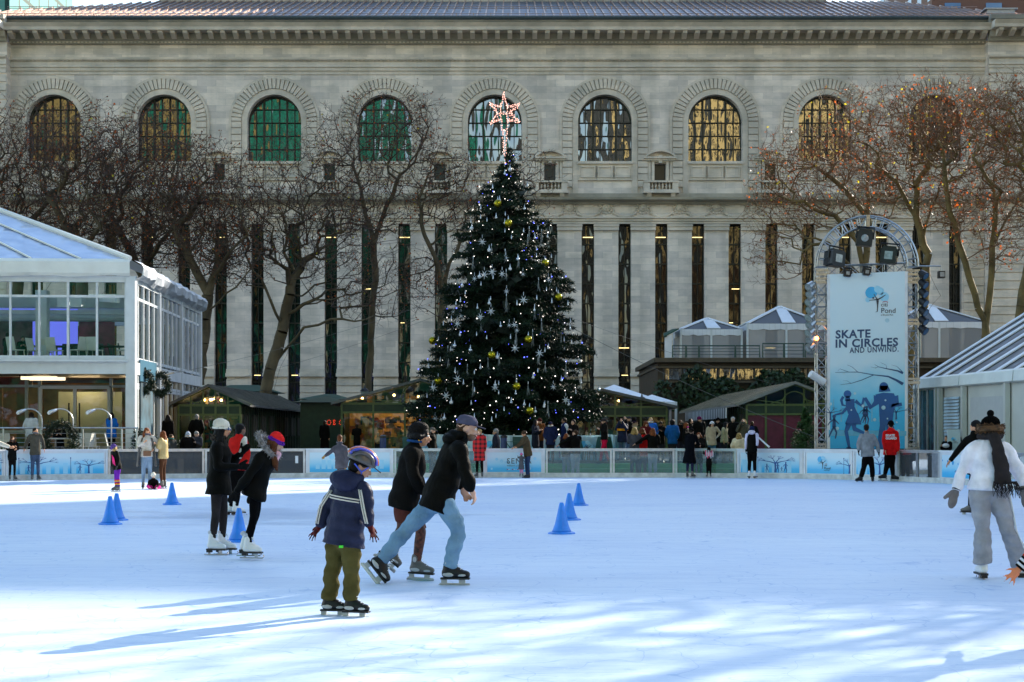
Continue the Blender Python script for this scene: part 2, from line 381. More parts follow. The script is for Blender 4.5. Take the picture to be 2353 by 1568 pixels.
for i,cx in enumerate(bounds):
    ar=MB(); n=29; r0,r1=AR+.42,AR+1.12
    for k in range(n):
        g=.012; t0=math.pi*(k/n)+g; t1=math.pi*((k+1)/n)-g; q=[]
        for t,r in ((t0,r0),(t0,r1),(t1,r1),(t1,r0)): q.append((cx+r*math.cos(t),LY-.17,zs+r*math.sin(t)))
        ar.prism(q,(0,.168,0))
    # jamb blocks
    hb=.47; z=zs-hb; kk=0
    while z>Zf(447)+.1:
        for sx in (-1,1):
            a,b=(cx+sx*(r0),cx+sx*(r1+(.0)))
            ar.box(min(a,b),max(a,b),LY-.17,LY-.002,z+.03,z+hb-.03)
        z-=hb; kk+=1
    # inner ring and outer ring
    for (ra,rb,dp) in ((AR,AR+.4,.1),(r1+.02,r1+.2,.12)):
        for k in range(28):
            t0=math.pi*k/28; t1=math.pi*(k+1)/28
            ar.prism([(cx+r*math.cos(t),LY-dp,zs+r*math.sin(t)) for t,r in ((t0,ra),(t0,rb),(t1,rb),(t1,ra))],(0,dp-.003,0))
        for sx in (-1,1):
            a,b=cx+sx*ra,cx+sx*rb; ar.box(min(a,b),max(a,b),LY-dp,LY-.003,(zb if ra==AR else Zf(447)),zs)
    ar.build('arch_surround',M_trim,LIB,fixn=True)
    gw=MB(); cols=7; rows=[zsill,Zf(326+14),Zf(306+3),Zf(274),Zf(247),zs+AR]; rows=[zsill]+[zsill+(zs+AR-zsill)*t for t in (.2,.4,.6,.8,1.0)]
    cw=2*AR/cols
    for a in range(cols):
        for b in range(5):
            xa,xb=cx-AR+a*cw,cx-AR+(a+1)*cw; za,zc_=rows[b],rows[b+1]
            def top(x): 
                d=AR*AR-(x-cx)**2; return zs+math.sqrt(max(d,0))
            ta,tb=min(zc_,top(xa)),min(zc_,top(xb))
            if max(ta,tb)<=za+.02: continue
            ta=max(ta,za); tb=max(tb,za)
            tx=rnd.uniform(-1,1)*.012; tz=rnd.uniform(-1,1)*.010; Y0=LY+RD-.03
            def Yp(x,z): return Y0+(x-(xa+xb)/2)*tx+(z-(za+zc_)/2)*tz
            sub=3; 
            xs=[xa+(xb-xa)*t/sub for t in range(sub+1)]
            for q in range(sub):
                u0,u1=xs[q],xs[q+1]; h0=max(za,min(zc_,top(u0))); h1=max(za,min(zc_,top(u1)))
                gw.add([(u0,Yp(u0,za),za),(u1,Yp(u1,za),za),(u1,Yp(u1,h1),h1),(u0,Yp(u0,h0),h0)],[(0,1,2,3)])
    wo=gw.build('arched_window',M_glass,LIB)
    fr=MB()
    for a in range(cols+1):
        x=cx-AR+a*cw; h=zs+math.sqrt(max(AR*AR-(x-cx)**2,0)); tk=.06 if a in (2,5) else .026
        if h>zsill: fr.box(x-tk,x+tk,LY+RD-.2,LY+RD-.06,zsill,h)
    for b in range(1,5):
        z=rows[b]; hw=AR if z<zs else math.sqrt(max(AR*AR-(z-zs)**2,0)); fr.box(cx-hw,cx+hw,LY+RD-.19,LY+RD-.07,z-.026,z+.026)
    for k in range(24):
        t0=math.pi*k/24; t1=math.pi*(k+1)/24
        fr.prism([(cx+r*math.cos(t),LY+RD-.22,zs+r*math.sin(t)) for t,r in ((t0,AR-.1),(t0,AR),(t1,AR),(t1,AR-.1))],(0,.2,0))
    f=fr.build('frame',M_bar,None); attach(f,LIB); f.parent=wo; f.matrix_parent_inverse=wo.matrix_world.inverted() if False else Matrix.Identity(4)
    # sill + panels
    sl=MB(); sl.box(cx-AR-.05,cx+AR+.05,LY-.28,LY-.002,Zf(378),Zf(372)); sl.box(cx-AR,cx+AR,LY-.14,LY-.003,Zf(415),Zf(378)-.003)
    so=sl.build('window_sill',M_trim,LIB)
    pn=MB()
    for k in (-1,0,1):
        c=cx+k*1.18*1.05; hw=.52; z0,z1=Zf(409),Zf(384)
        for (a,b,c0,c1) in ((c-hw,c+hw,z1-.07,z1),(c-hw,c+hw,z0,z0+.07),(c-hw,c-hw+.07,z0+.07,z1-.07),(c+hw-.07,c+hw,z0+.07,z1-.07)): pn.box(a,b,LY-.21,LY-.142,c0,c1)
        for k2 in (-1,1): pn.box(c+k2*.61-.03,c+k2*.61+.03,LY-.19,LY-.142,z0-.05,z1+.05)
    pn.build('sill_panel',M_trim,LIB)
def fixchild(child,parent):
    child.parent=parent; child.matrix_parent_inverse=Matrix.Identity(4)
# small windows between arches
for i in range(8):
    x=edges[i+1]
    g=MB(); g.box(x-SWX,x+SWX,LY+.42,LY+.46,swz0,swz1); go=g.build('small_window',mat('dark_recess',(.01,.011,.01),.3,0,.1),LIB)
    fr=MB(); fr.box(x-SWX-.22,x-SWX-.02,LY-.14,LY-.002,swz0,swz1+.1); fr.box(x+SWX+.02,x+SWX+.22,LY-.14,LY-.002,swz0,swz1+.1); fr.box(x-SWX-.22,x+SWX+.22,LY-.16,LY-.003,swz1+.1,swz1+.35)
    fr.box(x-.13,x+.13,LY-.26,LY-.004,swz1+.0,swz1+.55)
    f=fr.build('frame',M_trim,None); fixchild(f,go)
    pd=MB(); pw=1.18; z0=Zf(366)
    pd.box(x-pw,x+pw,LY-.42,LY-.002,z0,z0+.12); pd.box(x-pw+.1,x+pw-.1,LY-.3,LY-.003,z0-.14,z0)
    nn=12; rr=1.55; ca=math.asin(min(1,(pw-.15)/rr)); cz=z0+.12-rr*math.cos(ca)
    for k in range(nn):
        t0=-ca+2*ca*k/nn; t1=-ca+2*ca*(k+1)/nn
        pd.prism([(x+r*math.sin(t),LY-.42,cz+r*math.cos(t)) for t,r in ((t0,rr-.02),(t0,rr+.11),(t1,rr+.11),(t1,rr-.02))],(0,.415,0))
    p=pd.build('pediment',M_trim,None,fixn=True); fixchild(p,go)
    bl=MB(); bw=1.22; z0=Zf(445); z1=Zf(420)
    bl.box(x-bw,x+bw,LY-.95,LY-.004,z0,z0+.16); bl.box(x-bw,x-bw+.42,LY-.85,LY-.004,z0+.16,z1-.1); bl.box(x+bw-.42,x+bw,LY-.85,LY-.004,z0+.16,z1-.1); bl.box(x-bw-.03,x+bw+.03,LY-.9,LY-.006,z1-.1,z1+.02)
    bl.box(x-bw-.06,x+bw+.06,LY-1.05,LY-.007,z0-.1,z0)
    for sx in (-1,1): bl.prism([(x+sx*.85-.16,LY-.81,z0-.1),(x+sx*.85-.16,LY-1.0,z0-.1),(x+sx*.85-.16,LY-.84,z0-.34)],(.32,0,0))
    for k in range(6):
        bx_=x-.62+k*.248; bl.lathe([(.05,0),(.05,.06),(.03,.1),(.075,.22),(.06,.34),(.03,.46),(.055,.52),(.055,z1-.1-z0-.16)],(bx_,LY-.7,z0+.16),8)
    bb=bl.build('balcony',M_trim,None,fixn=True); fixchild(bb,go)
# tall strip windows
for i,x in enumerate(strips):
    g=MB(); z0,z1=1.0,Zf(515)-.002
    nrow=11
    for r in range(nrow):
        za,zb_=z0+(z1-z0)*r/nrow,z0+(z1-z0)*(r+1)/nrow
        for c in (0,1):
            xa=x-SW+c*SW; tx=rnd.uniform(-1,1)*.014; tz=rnd.uniform(-1,1)*.012
            Yq=lambda X_,Z_: LY+.62+(X_-xa-SW/2)*tx+(Z_-(za+zb_)/2)*tz
            g.add([(xa,Yq(xa,za),za),(xa+SW,Yq(xa+SW,za),za),(xa+SW,Yq(xa+SW,zb_),zb_),(xa,Yq(xa,zb_),zb_)],[(0,1,2,3)])
    go=g.build('tall_window',M_glass2,LIB)
    fr=MB(); fr.box(x-.03,x+.03,LY+.5,LY+.57,z0,z1)
    for r in range(nrow+1): zz=z0+(z1-z0)*r/nrow; fr.box(x-SW,x+SW,LY+.49,LY+.56,zz-.05,zz+.05)
    for sx in (-1,1): fr.box(x+sx*(SW-.03)-.03,x+sx*(SW-.03)+.03,LY+.48,LY+.58,z0,z1)
    for k in range(7): fr.box(x-SW+.12+k*.1,x-SW+.15+k*.1,LY+.47,LY+.55,Zf(905),Zf(868))
    f=fr.build('frame',M_bar,None); fixchild(f,go)
    lp=MB(); has=False
    for (yy,pr,wd) in ((545,.3,.8),(664,.15,.6),(742,.2,.3),(800,.25,.8),(863,.3,.5)):
        if rnd.random()<pr:
            has=True
            ww=SW*2*wd; xo=x-SW+rnd.uniform(.05,max(.06,SW*2-ww-.05))
            lp.box(xo,min(xo+ww,x+SW-.05),LY+.40,LY+.43,Zf(yy),Zf(yy)+.05)
    if has:
        for l in build_each(lp,'ceiling_lamp',M_int,None): fixchild(l,go)
# frieze ornament: rosettes and swags over each pier
fz=MB(); zc=Zf(481)
x=strips[0]+SP/2
while x<strips[-1]:
    fz.ball((x,LY-.03,zc+.1),(.3,.13,.3),10,6); fz.ball((x,LY-.12,zc+.1),(.15,.12,.15),8,5)
    for k in range(12):
        t=2*math.pi*k/12; fz.ball((x+.42*math.cos(t),LY-.02,zc+.1+.42*math.sin(t)),(.09,.09,.09),6,4)
    pts=[(x+SP*t,LY-.05,zc+.16-1.9*t*(1-t)*1.4) for t in [.17+.66*k/10 for k in range(11)]]
    fz.tube(pts,[.07+.09*math.sin(math.pi*k/10) for k in range(11)],7)
    for k in range(26):
        t=.17+.66*rnd.random(); fz.ball((x+SP*t,LY-.1,zc+.16-1.9*t*(1-t)*1.4+rnd.uniform(-.12,.12)),(.08,.08,.08),5,4)
    for t in (.17,.83):
        fz.tube([(x+SP*t,LY-.04,zc+.2),(x+SP*(t+(.04 if t<.5 else -.04)),LY-.05,zc-.1),(x+SP*t,LY-.04,zc-.42)],[.03,.05,.02],5)
        fz.tube([(x+SP*t,LY-.04,zc+.15),(x+SP*(t+(.1 if t<.5 else -.1)),LY-.06,zc+.33),(x+SP*(t+(.2 if t<.5 else -.2)),LY-.04,zc+.2)],[.04,.05,.02],5)
    x+=SP
fz.build('frieze_ornament',M_trim,LIB,smooth=True)
# roof with standing ribs
M_roof=mat('copper_roof',(.10,.11,.15),.38,.5,.3,1.2,spec=.6)
RY0,RY1=LY-.2,LY+15.5; RZ0,RZ1=Zf(45),CH+(CY-4)/F*RY1
xr0,xr1=-28.5,30.6; ex0,ex1=-45.0,39.5
rf=MB()
rf.add([(ex0,RY0,RZ0),(ex1,RY0,RZ0),(xr1,RY1,RZ1),(xr0,RY1,RZ1)],[(0,1,2,3)])
rf.add([(ex0,RY0,RZ0),(xr0,RY1,RZ1),(ex0,RY1*2-RY0,RZ0)],[(0,1,2)]); rf.add([(ex1,RY0,RZ0),(ex1,RY1*2-RY0,RZ0),(xr1,RY1,RZ1)],[(0,1,2)])
rf.add([(ex0,RY0,RZ0),(ex0,RY0-.6,RZ0-.02),(ex1,RY0-.6,RZ0-.02),(ex1,RY0,RZ0)],[(0,1,2,3)])
ro=rf.build('roof',M_roof,LIB)
rb=MB(); x=ex0+.3
def roofpt(x,t,dz=0):
    return V((x,RY0+(RY1-RY0)*t,RZ0+(RZ1-RZ0)*t+dz))
while x<ex1:
    tmax=1.0
    if x<xr0: tmax=(x-ex0)/(xr0-ex0)
    if x>xr1: tmax=(ex1-x)/(ex1-xr1)
    rb.beam(roofpt(x,0,.06),roofpt(x,tmax,.06),.1,.12); x+=.62
for t in (.04,.42):
    for dz in (.2,.32): rb.tube([roofpt(ex0+1+14*t,t,dz),roofpt(ex1-1-8*t,t,dz)],.025,5)
    x=ex0+2+14*t
    while x<ex1-2-8*t: rb.beam(roofpt(x,t,0),roofpt(x,t,.36),.05); x+=1.24
r=rb.build('roof_ribs',mat('rib_metal_sun_tint',(.40,.26,.20),.35,.6,.25,3),None); fixchild(r,ro)  # orange sun glow put into the rib colour as a warm tint
gt=MB(); gt.tube([(ex0,RY0-.7,RZ0-.1),(ex1,RY0-.7,RZ0-.1)],.13,8); g=gt.build('gutter',mat('gutter_green',(.045,.06,.06),.5,.3,.3),None); fixchild(g,ro)
rv=MB(); rv.box(34.6,36.6,LY+2.0,LY+3.2,RZ0+.55,RZ0+1.25); rv.box(34.4,36.8,LY+1.9,LY+3.3,RZ0+1.25,RZ0+1.35); g=rv.build('roof_vent',mat('vent_grey',(.35,.37,.4),.4,.5,.1),None); fixchild(g,ro)
pt=MB(); pt.box(xr0-.2,xr1-5,RY1+.3,RY1+6,RZ1-1,RZ1+2.5); g=pt.build('rooftop_block',M_attic,None); fixchild(g,ro)
# ================================================================ ground, ice, city
def gnd(name,x0,x1,y0,y1,z,m,kind='structure'):
    mb=MB(); mb.add([(x0,y0,z),(x1,y0,z),(x1,y1,z),(x0,y1,z)],[(0,1,2,3)]); o=mb.build(name,m); o['kind']=kind; return o
M_pave=mat('plaza_paving',(.12,.115,.11),.8,0,.3,.8,.3,12)
gnd('ground',-2500,2500,-2500,2500,-.25,mat('city_ground',(.07,.07,.07),.9,0,.2,.05))
# ice
mi=bpy.data.materials.new('ice'); mi.use_nodes=True; nt,N,L=nodes(mi); b=N['Principled BSDF']
tc=N.new('ShaderNodeTexCoord')
def nz_(scale,sx,sy,det=4,rough=.5,rot=0.0,src='Object'):
    mp=N.new('ShaderNodeMapping'); mp.inputs['Scale'].default_value=(sx,sy,1); mp.inputs['Rotation'].default_value=(0,0,rot); L.new(tc.outputs[src],mp.inputs[0])
    n=N.new('ShaderNodeTexNoise'); n.inputs['Scale'].default_value=scale; n.inputs['Detail'].default_value=det; n.inputs['Roughness'].default_value=rough; L.new(mp.outputs[0],n.inputs['Vector']); return n
def ramp(src,p0,c0,p1,c1):
    r=N.new('ShaderNodeValToRGB'); r.color_ramp.elements[0].position=p0; r.color_ramp.elements[0].color=(*c0,1); r.color_ramp.elements[1].position=p1; r.color_ramp.elements[1].color=(*c1,1); L.new(src,r.inputs[0]); return r
def mul(a,b_,f=1.0,bt='MULTIPLY'):
    m=N.new('ShaderNodeMix'); m.data_type='RGBA'; m.blend_type=bt; m.inputs[0].default_value=f; L.new(a,m.inputs[6]); L.new(b_,m.inputs[7]); return m.outputs[2]
big=nz_(.16,1,1.6,5,.6); base=ramp(big.outputs['Fac'],.3,(.58,.69,.88),.68,(.69,.79,.93))
strk=nz_(1.1,.35,2.6,7,.7,.12); s1=ramp(strk.outputs['Fac'],.36,(.80,.84,.90),.56,(1,1,1))
scr=nz_(9,.22,3.0,3,.6,-.25); s2=ramp(scr.outputs['Fac'],.30,(.80,.85,.92),.42,(1,1,1))
scr3=nz_(7,3.0,.18,3,.6,.5); s3=ramp(scr3.outputs['Fac'],.29,(.86,.9,.95),.4,(1,1,1))
fine=nz_(30,.6,2,3,.7); s4=ramp(fine.outputs['Fac'],.3,(.93,.95,.97),.7,(1,1,1))
col=mul(mul(mul(mul(base.outputs[0],s1.outputs[0],.5),s2.outputs[0],.6),s3.outputs[0],.5),s4.outputs[0],1)
# blade marks: thin curved lines where a stretched, warped noise crosses its middle
def marks(scale,sx,sy,rot,w0,c):
    global col
    n=nz_(scale,sx,sy,2.0,.4,rot); a=N.new('ShaderNodeMath'); a.operation='SUBTRACT'; a.inputs[1].default_value=.5; L.new(n.outputs['Fac'],a.inputs[0]); b_=N.new('ShaderNodeMath'); b_.operation='ABSOLUTE'; L.new(a.outputs[0],b_.inputs[0])
    r=ramp(b_.outputs[0],w0*.3,c,w0,(1,1,1)); col=mul(col,r.outputs[0],1.0)
marks(.9,.5,1.2,.3,.004,(.60,.72,.86)); marks(1.3,1.1,.6,1.1,.0035,(.66,.76,.88)); marks(2.1,.35,1.6,-.5,.005,(.75,.82,.92)); marks(2.6,.8,.8,.9,.004,(1.12,1.1,1.06)); marks(3.4,.25,1.9,.1,.006,(.8,.86,.93))
# worn wet patch between the cones
sp=N.new('ShaderNodeVectorMath'); sp.operation='SUBTRACT'; sp.inputs[1].default_value=(-4.2,29.5,0); L.new(tc.outputs['Object'],sp.inputs[0])
sc=N.new('ShaderNodeVectorMath'); sc.operation='MULTIPLY'; sc.inputs[1].default_value=(.085,.10,0); L.new(sp.outputs[0],sc.inputs[0])
ln=N.new('ShaderNodeVectorMath'); ln.operation='LENGTH'; L.new(sc.outputs[0],ln.inputs[0])
pn_=nz_(.9,.5,1.6,6,.7); ad=N.new('ShaderNodeMath'); ad.operation='MULTIPLY_ADD'; ad.inputs[1].default_value=1.5; L.new(pn_.outputs['Fac'],ad.inputs[0]); L.new(ln.outputs['Value'],ad.inputs[2])
pm=ramp(ad.outputs[0],.95,(1,1,1),1.55,(0,0,0))
worn=N.new('ShaderNodeMix'); worn.data_type='RGBA'; wm=N.new('ShaderNodeMath'); wm.operation='MULTIPLY'; wm.inputs[1].default_value=.38; L.new(pm.outputs[0],wm.inputs[0]); L.new(wm.outputs[0],worn.inputs[0])
L.new(col,worn.inputs[6]); worn.inputs[7].default_value=(.32,.44,.64,1); L.new(worn.outputs[2],b.inputs['Base Color'])
rr=ramp(pm.outputs[0],0,(.42,.42,.42),1,(.33,.33,.33)); L.new(rr.outputs[0],b.inputs['Roughness'])
hb=N.new('ShaderNodeBump'); hb.inputs['Strength'].default_value=.25; hb.inputs['Distance'].default_value=.01; L.new(scr.outputs['Fac'],hb.inputs['Height']); L.new(hb.outputs[0],b.inputs['Normal'])
b.inputs['Specular IOR Level'].default_value=.35
MATS['ice']=mi
# board line (on the ice), measured along its foot
BL=[(-260,1116),(-100,1108.5),(12,1105),(248,1101),(470,1099),(702,1098),(905,1097.5),(1110,1097.5),(1253,1097.5),(1407,1097.5),(1551,1097.5),(1693,1098.5),(1846,1100.5),(1960,1103),(2062,1106),(2160,1110.5),(2262,1118),(2365,1129),(2560,1152)]
BP=[on(x,y) for x,y in BL]
im=MB(); ring=[V((p.x,p.y-.0,0)) for p in BP]
ring=[V((-26,-6,0)),V((-26,38,0))]+ring+[V((19.5,34,0)),V((21,26,0)),V((21,-6,0))]
im.add(ring,[tuple(range(len(ring)))]); o=im.build('ice',mi); o['kind']='structure'
gnd('plaza',-90,90,-30,58.6,-.05,M_pave)
# raised terrace behind the rink with green steps
M_step=mat('green_step_mat',(.02,.30,.07),.5,0,.25,4)
dk=MB(); dk.box(-90,90,60.6,114.2,-.2,.5); o=dk.build('terrace',M_pave); o['kind']='structure'
st=MB(); st.box(-6.5,10.5,59.5,60.597,-.04,.22); st.box(-6.5,10.5,60.05,60.596,.22,.40); o=st.build('steps',M_step); o['kind']='structure'
dk=MB(); dk.box(-45,-11.9,55.2,60.598,-.04,.62); o=dk.build('cafe_terrace',mat('terrace_boards',(.11,.09,.075),.7,0,.3,3)); o['kind']='structure'
# ---------------------------------------------------------------- boards
M_bw=mat('board_white',(.74,.75,.76),.35,0,.10,3,spec=.4)
M_bm=mat('board_metal',(.50,.51,.52),.35,.7,.15,6)
M_kick=mat('board_kick_plate',(.62,.62,.58),.45,0,.22,5)
M_bglass=glassmat('board_glass',(.86,.95,.93),.9,.80,haze=(.55,.66,.68,.10))
M_bglassd=glassmat('board_glass_smoky',(.55,.58,.58),.5,.55,haze=(.16,.17,.18,.35))
M_cyan=[mat('print_cyan_%s'%n,c,.4,0,.05,2) for n,c in (('deep',(.02,.33,.66)),('mid',(.06,.46,.80)),('pale',(.34,.68,.86)))]
M_ink=mat('print_dark_blue',(.02,.075,.20),.45,0,.1); M_grey=mat('print_charcoal',(.06,.06,.07),.5,0,.05); M_red=mat('print_red',(.6,.03,.02),.5,0,.05); M_navy=mat('print_navy',(.02,.10,.32),.45,0,.05)
def gradmat(name,stops,z0,z1,noise_amp=.06,rough=.35):
    """printed vertical gradient"""
    m=bpy.data.materials.new(name); m.use_nodes=True; nt,N,L=nodes(m); b=N['Principled BSDF']; b.inputs['Roughness'].default_value=rough
    tc=N.new('ShaderNodeTexCoord'); sp=N.new('ShaderNodeSeparateXYZ'); L.new(tc.outputs['Object'],sp.inputs[0])
    nz=N.new('ShaderNodeTexNoise'); nz.inputs['Scale'].default_value=1.6; nz.inputs['Detail'].default_value=4; L.new(tc.outputs['Object'],nz.inputs['Vector'])
    mr=N.new('ShaderNodeMapRange'); mr.inputs['From Min'].default_value=z0; mr.inputs['From Max'].default_value=z1; L.new(sp.outputs['Z'],mr.inputs['Value'])
    ma=N.new('ShaderNodeMath'); ma.operation='MULTIPLY_ADD'; ma.inputs[1].default_value=noise_amp*2; L.new(nz.outputs['Fac'],ma.inputs[0]); L.new(mr.outputs[0],ma.inputs[2])
    rp=N.new('ShaderNodeValToRGB'); e=rp.color_ramp.elements
    while len(e)<len(stops): e.new(.5)
    for i,(p,c) in enumerate(stops): e[i].position=p; e[i].color=(*c,1)
    L.new(ma.outputs[0],rp.inputs[0]); L.new(rp.outputs[0],b.inputs['Base Color']); MATS[name]=m; return m
M_bgrad=gradmat('print_winter_panel',[(0,(.03,.42,.78)),(.30,(.08,.52,.84)),(.52,(.35,.70,.88)),(.85,(.62,.78,.86))],.14,.86)
def print_tree(sh,u,v,h,flip=1,crown=True):
    """printed winter tree: forked trunk, fine branches"""
    sh.stroke([(u,v),(u,v+h*.25),(u-.01*h,v+h*.5)],[h*.14,h*.09,h*.10])
    def br(u0,v0,a,l,w,d):
        u1=u0+l*math.cos(a); v1=v0+l*math.sin(a)*.55; um=(u0+u1)/2; vm=(v0+v1)/2+l*.03
        sh.stroke([(u0,v0),(um,vm),(u1,v1)],[w,w*.7,w*.45])
        if d>0:
            for da in (-.55,.5,.05): br(u1,v1,a+da*(.9+.2*math.sin(u1*9+d)),l*.52,w*.5,d-1)
    for a,l in ((2.75,.55),(.4,.6),(1.9,.42),(1.15,.4)): br(u,v+h*.5,a,h*l*1.1,h*.06,2)
def print_lamp(sh,u,v,h): sh.stroke([(u,v),(u,v+h)],h*.03); sh.stroke([(u-h*.03,v),(u+h*.03,v)],h*.05); sh.stroke([(u,v+h*.94),(u,v+h*1.03)],h*.07)
def print_skater(sh,u,v,h,f=1):
    sh.disc(u,v+h*.92,h*.075,10); sh.stroke([(u,v+h*.86),(u,v+h*.48)],[h*.1,h*.16]); sh.stroke([(u,v+h*.5),(u+f*h*.1,v+h*.25),(u+f*h*.05,v)],[h*.09,h*.07,h*.05]); sh.stroke([(u,v+h*.5),(u-f*h*.12,v+h*.28),(u-f*h*.22,v+h*.05)],[h*.09,h*.07,h*.04])
    sh.stroke([(u,v+h*.8),(u+f*h*.2,v+h*.62)],[h*.06,h*.04]); sh.stroke([(u,v+h*.8),(u-f*h*.18,v+h*.68),(u-f*h*.26,v+h*.55)],[h*.06,h*.05,h*.03])
def pond_logo(O,U,W,s,parent,sub=True):
    """dancer-tree emblem with citi Pond lettering; s = height of the emblem"""
    sh=Sheet(O,U,W,.004*max(.5,s))
    sh.mb.mi=1; sh.disc(-.32*s,.66*s,.19*s); sh.mb.mi=2; sh.disc(.0*s,.72*s,.13*s); sh.disc(.14*s,.52*s,.16*s); sh.disc(-.42*s,.42*s,.09*s)
    sh.mb.mi=1; sh.lay=1.6; sh.disc(-.30*s,.67*s,.2*s)
    sh.mb.mi=2; sh.lay=2.1; sh.disc(-.09*s,.78*s,.12*s)
    sh.lay=3; sh.mb.mi=0; sh.stroke([(-.16*s,0),(-.1*s,.02*s),(-.09*s,.25*s),(-.09*s,.4*s)],[.015*s,.03*s,.045*s,.09*s]); sh.stroke([(-.38*s,.40*s),(-.2*s,.42*s),(-.09*s,.43*s)],[.018*s,.025*s,.05*s]); sh.stroke([(-.09*s,.42*s),(.08*s,.52*s),(.18*s,.59*s)],[.05*s,.035*s,.02*s]); sh.stroke([(-.09*s,.42*s),(-.17*s,.53*s),(-.22*s,.62*s)],[.045*s,.03*s,.02*s]); sh.disc(-.24*s,.485*s,.035*s,12)
    sh.mb.mi=3; sh.stroke([(.10*s+.09*s*math.cos(t)+.07*s,.315*s+.05*s*math.sin(t)) for t in [math.pi*k/8*.9+.16 for k in range(9)]],.018*s)
    o=sh.build('emblem',[M_grey,M_cyan[1],M_cyan[2],M_red],parent)
    U=V(U);W=V(W); O=V(O)+U.cross(W)*.006
    text_mesh('citi',.2*s,O+U*(.02*s)+W*(.19*s),U,W,'lettering',M_grey,parent)
    text_mesh('Pond',.25*s,O+U*(.02*s)+W*(-.03*s),U,W,'lettering',M_grey,parent)
    if sub: text_mesh('at Bryant Park',.075*s,O+U*(.02*s)+W*(-.12*s),U,W,'lettering',M_grey,parent)
HB=.96
BOARDS=[None]*(len(BP)-1)
kinds=['banner','banner','banner','glass','glass','pern','glass','sens','glass','glass','glass','banner','logo','bann2','glass','banner3','glass','glass']
blab={0:'white rink board with blue printing beyond the pale outstretched arm',1:'rink board with the cut-off blue pond emblem at the picture edge',2:'blue printed rink board with winter trees behind the two leaning skaters',
3:'clear rink board beside the girl in the pink and black jacket',4:'clear rink board behind the woman in white knit hat',5:'rink board printed with a cut-off name behind the skater in grey puffer coat',6:'clear rink board behind the skating pair in dark coats',
7:'rink board lettered SENS next to the plaid coat',8:'clear rink board in front of the hugging couple',9:'clear rink board in front of the woman in the red jacket',10:'clear rink board that the woman in long black coat leans over',11:'blue printed rink board with a printed family behind the skater in black vest',
12:'rink board printed with citi Pond emblem and lettering',13:'printed rink board behind the grey puffer jacket',14:'smoky clear rink board beside the skate guard in red',15:'short blue rink board behind the black-jacketed skater',16:'clear rink board beyond the grey sweatpants',17:'clear rink board running out of the picture on the right'}
